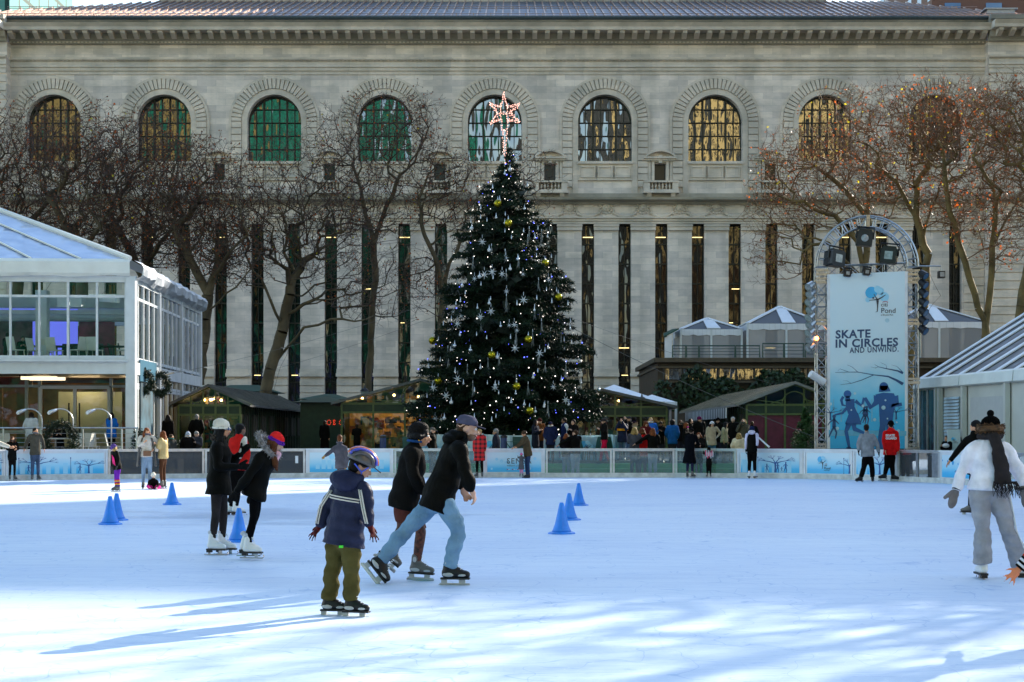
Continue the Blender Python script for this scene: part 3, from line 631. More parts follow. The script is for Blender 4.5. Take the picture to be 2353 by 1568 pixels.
for i in range(len(BP)-1):
    p,q=BP[i],BP[i+1]; d=(q-p); l=d.length; U=d.normalized(); W=V((0,0,1)); Nn=U.cross(W); k=kinds[i]
    t=thing('rink_board',blab[i],'rink board',((p.x+q.x)/2,(p.y+q.y)/2,0),group='boards round the ice rink')
    def lb(mb,u0,u1,z0,z1,n0,n1):
        vs=[p+U*u+W*z+Nn*n for z in (z0,z1) for n in (n0,n1) for u in (u0,u1)]
        mb.add(vs,[(0,2,3,1),(4,5,7,6),(0,1,5,4),(2,6,7,3),(0,4,6,2),(1,3,7,5)])
    kp=MB(); lb(kp,.003,l-.003,.0,.16,-.07,.05); kp.build('kick_plate',M_kick,t)
    g=.012
    fr=MB()
    for u in (g,l-g-.07): lb(fr,u,u+.07,.16,HB,-.05,.02)
    lb(fr,.004,l-.004,HB,HB+.045,-.075,.05)
    lb(fr,g+.07,l-g-.07,HB-.05,HB,-.045,.015)
    fr.build('frame',M_bw if 'glass' not in k else M_bm,t)
    pn=MB(); lb(pn,g+.07,l-g-.07,.16,HB-.05,-.03,-.012)
    if k=='glass':
        pn.build('glass_panel',M_bglass if i not in (3,4,14) else M_bglassd,t)
        sm=MB(); 
        if i==4: lb(sm,l-.35,l-.25,.5,.75,-.005,0.0); sm.build('sticker',M_bw,t)
        if i==14: lb(sm,l-.35,l-.25,.6,.85,-.005,0.0); sm.build('sticker',M_bw,t); s2_=MB(); lb(s2_,l*.45,l*.5,.16,HB-.05,-.01,.01); lb(s2_,l*.82,l*.97,.16,HB-.05,-.01,.01); build_each(s2_,'door_post',mat('board_door_metal',(.25,.27,.3),.4,.6,.2),t)
    else:
        pn.build('backing',M_bw,t)
        pr=MB(); lb(pr,g+.13,l-g-.13,.19,HB-.09,-.012,-.002); pr.build('printed_panel',M_bgrad,t)
        sh=Sheet(p+Nn*0.0,U,W,.003); sh.mb.mi=0
        if k in('banner','bann2'):
            n=max(1,int(l/1.5))
            for a in range(n):
                u=l*(a+.5)/n; print_tree(sh,u+.2,.2,.62 if a%2==0 else .5); print_lamp(sh,u-.42,.22,.5)
            sh.mb.mi=1
            sh.lay=.6
            for a in range(int(l*3)):
                u=.2+(l-.5)*a/(l*3); h=.18+.2*abs(math.sin(a*2.7+i)); sh.poly([(u,.2),(u+.16,.2),(u+.16,.25+h),(u,.25+h)])
            sh.mb.mi=0; sh.lay=1.4
            for a in range(n): print_skater(sh,l*(a+.5)/n-.1,.2,.3,1 if a%2 else -1)
            if i==11: print_skater(sh,l*.62,.2,.34); print_skater(sh,l*.68,.2,.2); print_skater(sh,l*.74,.2,.36)
            sh.build('artwork',[M_navy,M_cyan[2]],t)
            if i==1: pond_logo(p+Nn*.004+U*(l-.45)+W*.32,U,W,.5,t)
        elif k=='logo':
            sh.mb.mi=0; print_lamp(sh,l*.82,.2,.5); print_tree(sh,l*.93,.2,.5)
            sh.build('artwork',[M_navy],t); pr2=Sheet(p+Nn*.0,U,W,.002); pr2.poly([(.1,.5),(l*.75,.5),(l*.75,.85),(.1,.85)])
            pond_logo(p+Nn*.006+U*(l*.42)+W*.34,U,W,.48,t)
        elif k=='pern':
            sh.mb.mi=1
            for a in range(12):
                u=.35+a*.2; h=.1+.18*abs(math.sin(a*2.1)); sh.poly([(u,.3),(u+.14,.3),(u+.14,.35+h),(u,.35+h)])
            sh.disc(.9,.72,.1); sh.build('artwork',[M_navy,M_cyan[2]],t)
            text_mesh('Pernod',.2,p+Nn*.004+U*1.0+W*.32,U,W,'lettering',M_grey,t)
        elif k=='sens':
            text_mesh('SENSA',.27,p+Nn*.004+U*(l*.38)+W*.48,U,W,'lettering',M_grey,t,spacing=1.15)
            text_mesh('WEIGHT LOSS SYSTEM',.075,p+Nn*.004+U*(l*.38)+W*.38,U,W,'lettering',M_grey,t)
            for a in range(14): sh.mb.mi=a%3; sh.disc(l*.39+a*.06,.28,.02,8)
            sh.mb.mi=2
            for a in range(10): sh.disc(.3+(l-.6)*((a*.37)%1),.3+.4*((a*.61)%1),.04+.04*((a*.43)%1),12)
            sh.build('artwork',[M_red,M_bw,M_cyan[2]],t)
        elif k=='banner3':
            text_mesh('OPEN AT',.09,p+Nn*.004+U*(l*.35)+W*.35,U,W,'lettering',M_navy,t)
            for a in range(6): sh.disc(.2+l*.12*a,.7-.03*a,.03+.02*(a%3),10)
            sh.build('artwork',[M_cyan[0]],t)
# ---------------------------------------------------------------- cones
M_cone=mat('cone_blue_plastic',(.02,.23,.80),.38,0,.12,7,spec=.5)
def cone(pos,label):
    t=thing('traffic_cone',label,'cone',pos,group='blue cones set out on the ice')
    b=MB(); b.lathe([(.15,.035),(.135,.06),(.105,.14),(.07,.29),(.035,.45),(.028,.47),(.018,.472),(.018,.43)],pos,20); b.build('cone_body',M_cone,t,smooth=True)
    c=MB(); r=.205
    c.lathe([(r,0),(r,.018),(r-.03,.03),(.15,.036)],pos,8); c.build('base',M_cone,t); return t
c0=None
for (x,y,lab) in ((253,1205.5,'blue cone nearest in front of the left pair of cones'),(268,1196,'blue cone half hidden behind its left neighbour'),(395,1160,'blue cone standing alone below the gold jacket woman'),(549,1245.5,'blue cone between the two girls on white skates'),(1290.5,1227,'largest blue cone of the three in the centre row'),(1308,1195.5,'middle blue cone of the centre row'),(1330,1162,'farthest blue cone of the centre row')):
    cone(on(x,y),lab)
# ---------------------------------------------------------------- buildings around the square
def facade_mat(name,wall,glass,bw,bh,mort,grough=.15):
    m=bpy.data.materials.new(name); m.use_nodes=True; nt,N,L=nodes(m); b=N['Principled BSDF']; b.inputs['Roughness'].default_value=.6
    tc=N.new('ShaderNodeTexCoord'); sp=N.new('ShaderNodeSeparateXYZ'); L.new(tc.outputs['Object'],sp.inputs[0]); ad=N.new('ShaderNodeMath'); ad.operation='ADD'; L.new(sp.outputs['X'],ad.inputs[0]); L.new(sp.outputs['Y'],ad.inputs[1])
    cb=N.new('ShaderNodeCombineXYZ'); L.new(ad.outputs[0],cb.inputs['X']); L.new(sp.outputs['Z'],cb.inputs['Y'])
    br=N.new('ShaderNodeTexBrick'); br.offset=0; br.inputs['Scale'].default_value=1; br.inputs['Brick Width'].default_value=bw; br.inputs['Row Height'].default_value=bh; br.inputs['Mortar Size'].default_value=mort; br.inputs['Mortar Smooth'].default_value=0
    br.inputs['Color1'].default_value=(*glass,1); br.inputs['Color2'].default_value=(*[g*.5 for g in glass],1); br.inputs['Mortar'].default_value=(*wall,1); L.new(cb.outputs[0],br.inputs['Vector']); L.new(br.outputs['Color'],b.inputs['Base Color'])
    rr=N.new('ShaderNodeMapRange'); rr.inputs['To Min'].default_value=grough; rr.inputs['To Max'].default_value=.8; L.new(br.outputs['Fac'],rr.inputs['Value']); L.new(rr.outputs[0],b.inputs['Roughness'])
    MATS[name]=m; return m
M_tan=facade_mat('tan_stone_offices',(.24,.18,.055),(.02,.02,.015),7.5,9,1.9)
M_tan2=facade_mat('pale_stone_offices',(.66,.50,.20),(.03,.028,.015),7.0,12.0,1.7)
M_grn=facade_mat('green_glass_tower',(.004,.035,.025),(.01,.22,.14),4.5,4.0,.28)
M_dkt=facade_mat('dark_glass_tower',(.05,.055,.05),(.02,.022,.022),4,4,.7)
M_brk=facade_mat('brown_brick_tower',(.17,.085,.06),(.10,.16,.24),4.4,5.2,1.35)
def block(name,label,x0,x1,y0,y1,h,m):
    t=thing(name,label,'building',((x0+x1)/2,(y0+y1)/2,0)); b=MB(); b.box(x0,x1,y0,y1,0,h); b.build('wall',m,t)
    c=MB(); c.box(x0-.5,x1+.5,y0-.5,y1+.5,h,h+1.2); c.build('parapet',M_attic,t); return t
block('office_tower','tan stone office tower across the street reflected at the left',-130,-58,-90,-62,120,M_tan)
block('office_tower','green glass tower across the street reflected in library windows',-57,-13,-90,-62,150,M_grn)
block('office_tower','dark glass tower across the street reflected in library windows',5.5,28,-90,-62,170,M_dkt)
block('office_tower','pale stone tower across the street reflected in bright windows',28.5,68,-92,-62,130,M_tan2)
block('office_tower','dark glass tower at the south end of the street',70,120,-90,-58,140,M_dkt)
# brown brick tower seen over the right end of the roof, and the taller tower that shades the rink
SAZ=R(40.0); SEL=R(25.0)
SU=V((math.sin(SAZ)*math.cos(SEL),math.cos(SAZ)*math.cos(SEL),math.sin(SEL)))
def pq(pp,s): # p across the sun direction, s along it
    return V((pp*math.cos(SAZ)+s*math.sin(SAZ),-pp*math.sin(SAZ)+s*math.cos(SAZ),0))
def tower(name,label,p0,p1,s0,s1,h,m):
    t=thing(name,label,'building',pq((p0+p1)/2,(s0+s1)/2)); b=MB(); b.prism([pq(p0,s0),pq(p1,s0),pq(p1,s1),pq(p0,s1)],(0,0,h)); b.build('wall',m,t); return t
_c=pq(-30.5,157); _d=pq(-30.5,200); tw=thing('office_tower','tall tower beyond the right end of the library','building',(_c.x+40,_c.y+20,0)); b=MB(); b.prism([_c,_c+V((150,-22,0)),_c+V((150,70,0)),_d],(0,0,74.4)); b.build('wall',M_brk,tw)
b=MB(); b.prism([_c+V((9,2.5,76.5)),_c+V((13,3,76.5)),_c+V((13,9,76.5)),_c+V((9,9,76.5))],(0,0,2.6)); b.prism([_c+V((17,3.8,76.5)),_c+V((30,6,76.5)),_c+V((30,16,76.5)),_c+V((17,14,76.5))],(0,0,1.7)); b.build('added_roof_block',M_attic,tw)  # roof blocks added to shape the shade edge on the near ice
br_=block('apartment_tower','brown brick tower with blue windows above right end of library roof',at(2141,20,172).x,at(2141,20,172).x+33,172,196,86,M_brk)
wn=MB()
X0=at(2141,20,172).x
for z in range(40,84,5):
    for k in range(7):
        x=X0+2.2+k*4.4; wn.box(x-.85,x+.85,171.78,171.9,z,z+2.6)
wn.build('window',mat('tower_window_glass',(.10,.20,.36),.1,0,.3,.2,spec=.9),br_)
tl=block('glass_tower','dark glass tower at the far left over the library roof',at(22,20,210).x-30,at(22,20,210).x,210,240,120,M_grn)
# ================================================================ cafe pavilion on the left
M_wf=mat('pavilion_white_steel',(.62,.66,.68),.4,0,.10,2,spec=.4)
M_pglass=glassmat('pavilion_glass',(.90,.97,.95),1.0,.86,wav=.25,wscale=.8,ior=1.45)
M_pglass2=glassmat('cafe_glass',(.80,.82,.74),1.0,.8,wav=.35,wscale=.9,ior=1.45)
M_vinyl=glassmat('clear_vinyl_roof',(.75,.85,.98),.9,.8,wav=.5,wscale=1.2,rough=.12,haze=(.34,.44,.66,.55))
M_tarp=mat('white_awning_vinyl',(.72,.74,.70),.5,0,.08,1.5,.4,5)
M_silver=mat('silver_tarp',(.55,.60,.66),.38,.25,.25,2,.9,5)
PV=thing('cafe_pavilion','two-storey white steel and glass cafe pavilion beside the rink','building',(-20,58,0))
cx_,cyf=at(302,0,58).x,58.0
bx_,byb=at(457,0,73.5).x,73.5
z1a,z1b=CH+(CY-860)/F*58,CH+(CY-832)/F*58      # floor beam
ze0,ze1=CH+(CY-636)/F*58,CH+(CY-598)/F*58       # eave band
UF=V((-1,-.07,0)).normalized()                     # the front runs left, coming slightly forward
UB=V((bx_-cx_,byb-cyf,0)).normalized(); LBk=(V((bx_,byb,0))-V((cx_,cyf,0))).length
C0=V((cx_,cyf,0)); Z=V((0,0,1)); FL=14.0
cl=MB(); cl.beam(C0+Z*.6,C0+Z*ze0,.34,.34)
for k in (2,): cl.beam(C0+UF*(4.9*k)+Z*.6,C0+UF*(4.9*k)+Z*ze0,.2)
for k in range(1,4): cl.beam(C0+UB*(LBk*k/3)+Z*.5,C0+UB*(LBk*k/3)+Z*ze0,.26)
build_each(cl,'column',M_wf,PV)
bm=MB(); off=UB*.15
zc=(z1a+z1b)/2
bm.beam(C0+UF*.17+Z*zc,C0+UF*FL+Z*zc,.2,z1b-z1a); bm.beam(C0+UF*.1+Z*(z1b+.03)-UB*.1,C0+UF*FL+Z*(z1b+.03)-UB*.1,.3,.07)
bm.beam(C0+UB*.17+Z*zc,C0+UB*LBk+Z*zc,.2,z1b-z1a)
bm.beam(C0+UF*.17+Z*(ze0-.1),C0+UF*FL+Z*(ze0-.1),.18,.22); bm.beam(C0+UB*.17+Z*(ze0-.1),C0+UB*LBk+Z*(ze0-.1),.18,.22)
bm.build('beam',M_wf,PV)
# upper glazing: mullions and panes
mu=MB(); zt_=CH+(CY-682)/F*58
k=0; u=0.2
usp=1.02
while u<FL:
    mu.beam(C0+UF*u+Z*(z1b+.06),C0+UF*u+Z*(ze0-.2),  .07 if k%3!=2 else .13,.08); u+=usp; k+=1
mu.beam(C0+UF*.17+Z*zt_,C0+UF*FL+Z*zt_,.07,.09); mu.beam(C0+UF*.17+Z*(z1b+.14),C0+UF*FL+Z*(z1b+.14),.07,.16)
for k in range(3):
    for j in range(1,5):
        s_=LBk*(k+j/5)/3; mu.beam(C0+UB*s_+Z*(z1b+.06),C0+UB*s_+Z*(ze0-.2),.07,.12); mu.beam(C0+UB*s_+Z*.5,C0+UB*s_+Z*(z1a-.02),.07,.12)
for zz in (zt_,z1b+.14,z1a-.35,3.2): mu.beam(C0+UB*.17+Z*zz,C0+UB*LBk+Z*zz,.08,.1)
mu.build('window_mullion',M_wf,PV)
gp=MB()
for (u0,u1,U_,n_) in ((0.2,FL,UF,10),(0.15,LBk,UB,15)):
    for k in range(n_):
        a=u0+(u1-u0)*k/n_; b=u0+(u1-u0)*(k+1)/n_; gp.add([C0+U_*a+Z*(z1b+.1),C0+U_*b+Z*(z1b+.1),C0+U_*b+Z*(ze0-.2),C0+U_*a+Z*(ze0-.2)],[(0,1,2,3)])
gp.build('upper_window_pane',M_pglass,PV)
g2=MB()
for k in range(15):
    a=.15+(LBk-.15)*k/15; b=.15+(LBk-.15)*(k+1)/15; g2.add([C0+UB*a+Z*.55,C0+UB*b+Z*.55,C0+UB*b+Z*(z1a-.02),C0+UB*a+Z*(z1a-.02)],[(0,1,2,3)])
g2.build('side_window_pane',M_pglass2,PV)
# floor slab and back parts of the upper room
Bk=UB*LBk
fs=MB(); fs.prism([C0+Z*(z1a+.1)-UF*-.3+UB*.3,C0+UF*FL+Z*(z1a+.1)+UB*.3,C0+UF*FL+Bk+Z*(z1a+.1),C0+Bk+UF*.3+Z*(z1a+.1)],(0,0,.25)); fs.build('floor_slab',mat('floor_grey',(.20,.20,.20),.5,0,.2),PV)
ib=MB()
for s_ in (.33,.66,1.0):
    ib.beam(C0+UB*(LBk*s_)+UF*.3+Z*(ze0-.55),C0+UB*(LBk*s_)+UF*FL+Z*(ze0-.55),.25,.4)
for u in (3.8,9.5): ib.beam(C0+UF*u+UB*2.6+Z*(z1b),C0+UF*u+UB*2.6+Z*(ze0-.3),.42,.42)
for u in (0.6,5.5,10): ib.beam(C0+UF*u+UB*.5+Z*(ze0-.75),C0+UF*(u+2.6)+UB*8+Z*(ze0-.1),.16,.3)
ib.build('interior_beam',M_wf,PV)
du=MB(); du.beam(C0+UF*.5+UB*4+Z*(ze0-1.0),C0+UF*FL+UB*4+Z*(ze0-1.0),.16); du.bx(C0+UF*2.6+UB*2+Z*(ze0-.75),(.9,.6,.45)); du.tube([C0+UF*.5+UB*5+Z*(ze0-1.15),C0+UF*FL+UB*5+Z*(ze0-1.15)],.14,8); du.build('duct',M_wf,PV)
wl=MB(); wl.beam(C0+UF*.2+Bk*.999+Z*((z1b+ze0)/2),C0+UF*2.9+Bk*.999+Z*((z1b+ze0)/2),.05,.1); wl.build('rail',M_wf,PV)
# projection wall: violet-blue lit screen, posters and dark furniture
def panel(name,u0,u1,za,zb2,dep,m,th=.06):
    b=MB(); p=C0+UF*u0+UB*dep; q=C0+UF*u1+UB*dep
    b.prism([p+Z*za,q+Z*za,q+Z*zb2,p+Z*zb2],UB*th); return b.build(name,m,PV)
M_violet=mat('violet_lit_wall',(.18,.20,.75),.6,0,.1,.5,emit=(.13,.15,.75),estr=.42)
panel('lit_screen',3.4,14,z1b+.25,z1b+2.4,6.5,M_violet)
M_post=mat('poster_print',(.22,.03,.08),.5,0,.9,1.6); M_post2=mat('poster_print_dark',(.12,.05,.06),.5,0,.9,2.2)
panel('poster',5.15,7.2,z1b+.35,z1b+1.9,6.4,M_post2); panel('poster',1.9,3.3,z1b+.15,z1b+2.1,6.3,M_post)
panel('poster',-0.1+.5,1.6,z1b+.0,z1b+2.0,9.5,mat('green_curtain',(.10,.12,.05),.8,0,.5,2))
panel('back_wall',.2,FL,z1b,z1b+.9,14.5,mat('dim_wall',(.10,.10,.09),.7,0,.3))
# roof: clear vinyl between white ribs, white valance, silver side valance
hip=C0+UF*9.5+UB*6+Z*(ze1+3.7)
ea=C0+UF*.02+Z*ze1-UB*.15; eb=C0+UF*FL+Z*ze1-UB*.15; ec=C0+Bk+Z*ze1
ridge2=hip+UF*6
rf=MB(); rf.add([ea,eb,ridge2,hip],[(0,1,2,3)]); rf.build('front_roof',M_vinyl,PV)
rf=MB(); rf.add([ec,ea,hip,hip+UB*3.5],[(0,1,2,3)]); rf.build('side_roof',M_tarp,PV)
ri=MB(); 
for k in range(1,9):
    t=k/8; ri.beam(ea+(eb-ea)*t+Z*.03-UB*.02,(hip+(ridge2-hip)*t)+Z*.03-UB*.02,.07,.05)
    ri.beam(ea+(eb-ea)*t-UB*-.05-Z*.08,hip+(ridge2-hip)*(t-.4)-Z*.1,.05,.05)
ri.tube([ea+Z*.04,hip+Z*.06,hip+UF*6+Z*.06],.1,8); ri.build('roof_rib',M_tarp,PV)
va=MB(); n=26; rr=random.Random(5)
pts=[]
for k in range(n+1):
    p=C0+UF*(FL*k/n)-UB*.2; sg=.05*math.sin(k*1.3)+rr.uniform(-.03,.03)
    pts.append([p+Z*(ze1+.02),p-UB*.12+Z*(ze1-.1),p-UB*(.10+.03*math.sin(k*2.1))+Z*(ze0+.1),p-UB*.04+Z*(ze0-.02+sg*.7),p+UB*.1+Z*(ze0+.02)])
for k in range(n):
    for j in range(4): va.add([pts[k][j],pts[k+1][j],pts[k+1][j+1],pts[k][j+1]],[(0,1,2,3)])
va.build('valance',M_tarp,PV,smooth=True)
sv=MB(); pts=[]; n=40
for k in range(n+1):
    p=C0+UB*(LBk*1.0*k/n)+V((.12,0,0)); w1=rr.uniform(-.05,.05); w2=rr.uniform(-.06,.06)
    pts.append([p+Z*(ze1-.02),p+V((.22+w1,0,0))+Z*(ze1-.12+w2),p+V((.35+w2,0,0))+Z*((ze0+ze1)/2+w1),p+V((.25+w1*2,0,0))+Z*(ze0+.05+w2),p+V((.05,0,0))+Z*(ze0-.1+w1)])
for k in range(n):
    for j in range(4): sv.add([pts[k][j],pts[k+1][j],pts[k+1][j+1],pts[k][j+1]],[(0,1,2,3)])
sv.build('rolled_side_curtain',M_silver,PV,smooth=True)
ex=MB(); pts=[C0+UF*12.2-UB*.5+Z*(ze0+.1),C0+UF*13.5-UB*.6+Z*(ze1+1.0),C0+UF*14.5-UB*.6+Z*(ze1+1.0),C0+UF*14.5-UB*.5+Z*(ze0-.1)]; ex.prism(pts,UB*.2); 
# recessed ground floor: ceiling light, glazed wall, door
CG=C0+UB*4.2
gw=MB()
for k in range(8): a=.2+k*1.7; gw.add([CG+UF*a+Z*.6,CG+UF*(a+1.7)+Z*.6,CG+UF*(a+1.7)+Z*(z1a),CG+UF*a+Z*(z1a)],[(0,1,2,3)])
gw.build('ground_window_pane',M_pglass2,PV)
gm=MB()
for k,u in enumerate((.2,1.0,1.6,4.3,4.8,6.9,7.8,8.5,9.3,10.1,12,13)): gm.beam(CG+UF*u+Z*.6,CG+UF*u+Z*z1a,.09 if k%3 else .14,.12)
for zz in (3.35,1.6): gm.beam(CG+UF*.1+Z*zz,CG+UF*FL+Z*zz,.09,.1)
gm.build('ground_window_frame',mat('window_frame_grey',(.28,.30,.29),.4,.3,.15),PV)
dr=MB(); dr.beam(CG+UF*1.65-UB*.1+Z*3.3,CG+UF*4.25-UB*.1+Z*3.3,.1,.12)
for u in (1.65,2.95,4.25): dr.beam(CG+UF*u-UB*.1+Z*.6,CG+UF*u-UB*.1+Z*3.3,.1,.12)
dr.build('door_frame',M_wf,PV)
dh=MB(); dh.tube([CG+UF*2.75-UB*.22+Z*1.3,CG+UF*2.75-UB*.22+Z*2.7],.03,6); dh.build('door_handle',mat('black_metal',(.015,.015,.015),.4,.5,.1),PV); dh=MB(); dh.tube([CG+UF*3.15-UB*.22+Z*1.3,CG+UF*3.15-UB*.22+Z*2.7],.03,6); dh.build('door_handle',MATS['black_metal'],PV)
M_warm=mat('cafe_interior_wall',(.34,.16,.05),.7,0,.6,.9); M_cpale=mat('cafe_pale_wall',(.55,.60,.50),.7,0,.2,.6)
def gpanel(name,u0,u1,za,zb2,dep,m,th=.08):
    b=MB(); p=CG+UF*u0+UB*dep; q=CG+UF*u1+UB*dep; b.prism([p+Z*za,q+Z*za,q+Z*zb2,p+Z*zb2],UB*th); return b.build(name,m,PV)
gpanel('interior_wall',.2,FL,.55,z1a,6,M_warm); gpanel('interior_partition',1.7,4.2,.6,3.2,2.5,M_cpale)
for u in (5.2,6.1,9,10.4,12): gpanel('interior_post',u,u+.35,.6,z1a,1.4,M_warm)
gpanel('red_bar_sign',4.9,9,3.3,3.75,1.2,mat('red_sign',(.35,.03,.01),.5,0,.4,3)); 
cl=MB(); cl.bx(C0+UF*3.4+UB*1.7+Z*(z1a-.12),(1.3,.14,.12)); cl.bx(C0+UF*3.5+UB*.9+Z*(z1a-.12),(1.3,.14,.12)); build_each(cl,'ceiling_fixture',mat('fixture_cream',(.6,.58,.42),.5,0,0,emit=(1,.8,.5),estr=.6),PV)
cl=MB()
for u in (1,3,5,7,9): cl.bx(CG+UF*u+UB*2+Z*(z1a-.25),(1.2,.2,.08))
build_each(cl,'added_cafe_lamp',emis('added_cafe_light',(1,.72,.38),5),PV)  # strip lamps added to brighten the dim ground floor
bw=MB(); bw.prism([C0+UB*.5+UF*FL+Z*.6,C0+UB*.5+UF*(FL+.1)+Z*.6,C0+Bk+UF*(FL+.1)+Z*.6,C0+Bk+UF*FL+Z*.6],(0,0,z1a-.7)); bw.build('end_wall',M_warm,PV)
# poster on the right end of the recess
sg=MB(); sg.prism([C0+UB*1.3+V((.06,0,1.0)),C0+UB*3.6+V((.06,0,1.0)),C0+UB*3.6+V((.06,0,3.4)),C0+UB*1.3+V((.06,0,3.4))],(.04,0,0)); sg.build('side_poster',mat('poster_blue_print',(.05,.11,.15),.4,0,.8,1.2),PV)
sg=MB(); sg.prism([C0+UB*1.1+V((.07,0,3.45)),C0+UB*4.4+V((.07,0,3.45)),C0+UB*4.4+V((.07,0,4.25)),C0+UB*1.1+V((.07,0,4.25))],(.04,0,0)); sg.build('cyan_sign',mat('sign_cyan',(.01,.10,.17),.4,0,.1,1.2),PV)
# ---------------------------------------------------------------- chairs
M_chair=mat('chair_white_plastic',(.60,.60,.54),.4,0,.08,5); M_bchair=mat('chair_black',(.012,.012,.012),.5,0,.2,5); M_leg=mat('chair_leg_steel',(.30,.30,.30),.3,.8,.1,5)
def chair(pos,rz,label,m,group,back_h=.92):
    t=thing('cafe_chair',label,'chair',pos,group=group)
    c,s=math.cos(rz),math.sin(rz); T=Matrix.Translation(pos)@Matrix.Rotation(rz,4,'Z')
    b=MB(); b.box(-.22,.22,-.22,.22,.43,.465,T); b.build('seat',m,t)
    b=MB(); pr=[(-.20,.20,.46),(-.21,.25,.70),(-.20,.30,back_h)]
    for k in range(2):
        (a0,y0,q0),(a1,y1,q1)=pr[k],pr[k+1]
        vs=[T@V(v) for v in ((a0,y0,q0),(-a0,y0,q0),(-a0,y0+.025,q0),(a0,y0+.025,q0),(a1,y1,q1),(-a1,y1,q1),(-a1,y1+.025,q1),(a1,y1+.025,q1))]
        b.add(vs,[(3,2,1,0),(4,5,6,7),(0,1,5,4),(1,2,6,5),(2,3,7,6),(3,0,4,7)])
    b.build('backrest',m,t)
    for sx in (-1,1):
        for sy in (-1,1):
            b=MB(); b.beam(T@V((sx*.19,sy*.19,.44)),T@V((sx*.22,sy*.24,.0)),.03); b.build('leg',m if back_h<.95 else M_leg,t)
    return t
zf=z1b+.03
def upper(xd,dep):   # point on the upper floor seen at photograph column xd
    p=C0+UB*dep; Y=p.y; return V(((xd-CX)/F*Y,Y,zf))
for (x,dep,rz,lab) in ((37,.9,2.6,'white chair by the upper window, leftmost of the row'),(132-50,1.4,1.2,'white chair seen from its side behind the second upper pane'),(126,1.3,2.8,'white chair behind the third upper pane'),(104,2.4,3.1,'small white chair farther back behind the upper panes'),(180,.9,-2.2,'white chair close to the thick upper mullion'),(218,1.0,2.9,'white chair right of the thick upper mullion'),(284,1.1,-1.2,'white chair nearest the corner column')):
    chair(upper(x,dep),rz,lab,M_chair,'white chairs on the upper floor')
for k,x in enumerate((88+62,180,200,222,246,268,290)):
    chair(upper(x,5.0),math.pi*.1*k,'black chair backs in a row at the far side of the upper room',M_bchair,'black chairs on the upper floor')
for k,x in enumerate((95,130,165,230,262)):
    p=upper(x,3.6); b=MB(); b.lathe([(.5,.70),(.5,.74),(.05,.74)],p,18); t=thing('cafe_table','round black table in the upper room of the pavilion','table',p,group='tables on the upper floor'); b.build('table_top',M_bchair,t); b=MB(); b.lathe([(.25,0),(.25,.03),(.04,.06),(.04,.7)],p,12); b.build('pedestal',M_bchair,t)
zt2=.62
def terr(xd,Y): return V(((xd-CX)/F*Y,Y,zt2))
for (x,Y,rz,lab) in ((18,56.6,3.0,'white terrace chair behind the girl leaning on the boards'),(178,56.8,.3,'white terrace chair left of the wreath on the railing'),(212,57.0,3.14,'white terrace chair facing the rink right of the wreath'),(196,56.5,-1.7,'white terrace chair turned sideways beside a gooseneck lamp'),(262,57.0,1.7,'white terrace chair at the right end of the railing')):
    chair(terr(x,Y),rz,lab,M_chair,'white chairs on the terrace')
for (x,lab) in ((190,'white table between the terrace chairs'),(128,'white table left of the railing wreath')):
    p=terr(x,57.4); t=thing('cafe_table',lab,'table',p,group='tables on the terrace'); b=MB(); b.box(p.x-.5,p.x+.5,p.y-.35,p.y+.35,p.z+.70,p.z+.74); b.build('table_top',M_chair,t); b=MB(); b.lathe([(.22,0),(.22,.03),(.04,.06),(.04,.7)],p,12); b.build('pedestal',M_leg,t)
# railing with wires
rl=thing('terrace_railing','grey metal railing with taut wires along the cafe terrace','railing',(-15,55.6,zt2))
yr=55.6; xL,xRr=-24.0,at(318,0,yr).x; zr=CH+(CY-984)/F*yr
b=MB(); b.tube([(xL,yr,zr),(xRr,yr,zr)],.035,6); b.build('handrail',M_bm,rl)
for k,x in enumerate((8,95,190,280,314,-120)):
    b=MB(); X=(x-CX)/F*yr; b.beam((X,yr,zt2),(X,yr,zr),.05); b.build('post',M_bm,rl)
b=MB()
for k in range(6): zz=zt2+.12+k*(zr-zt2-.15)/6; b.tube([(xL,yr,zz),(xRr,yr,zz)],.008,4)
b.build('wire',M_bm,rl)
# gooseneck lamps
for (x,lab) in ((94,'gooseneck spotlight by the white jacket, leftmost'),(292-0,'gooseneck spotlight in front of the glass doors'),(442,'gooseneck spotlight beside the blue jacket')):
    X=(({94:98,292:294,442:446}[x])/2353*2353*.4785*1.0-0)
for (xd,lab) in ((97,'leftmost gooseneck spotlight, in front of white jacket'),(168,'gooseneck spotlight in front of the glass doors'),(256,'gooseneck spotlight beside the blue jacket')):
    Yl=55.3; X=(xd-CX)/F*Yl; zt3=CH+(CY-945)/F*Yl
    t=thing('gooseneck_lamp',lab,'lamp',(X,Yl,zt2),group='gooseneck spotlights on the railing')
    b=MB(); pts=[(X,Yl,.0),(X,Yl,zt3-.35)]+[(X-.42*(1-math.cos(a)),Yl,zt3-.35+.42*math.sin(a)) for a in [math.pi/2*k/6 for k in range(1,7)]]+[(X-.62,Yl,zt3+.06)]
    b.tube(pts,.024,8); b.build('pole',M_bm,t,smooth=True)
    b=MB(); b.tube([(X-.55,Yl,zt3+.05),(X-.68,Yl-.05,zt3+.0),(X-.78,Yl-.14,zt3-.06)],[.04,.065,.075],10); b.build('lamp_head',mat('lamp_silver',(.55,.56,.58),.3,.7,.1),t,smooth=True)
    b=MB(); b.ball((X-.79,Yl-.15,zt3-.07),(.06,.03,.06),10,6); b.build('lens',mat('lamp_lens',(.7,.72,.72),.15,0,.05),t)
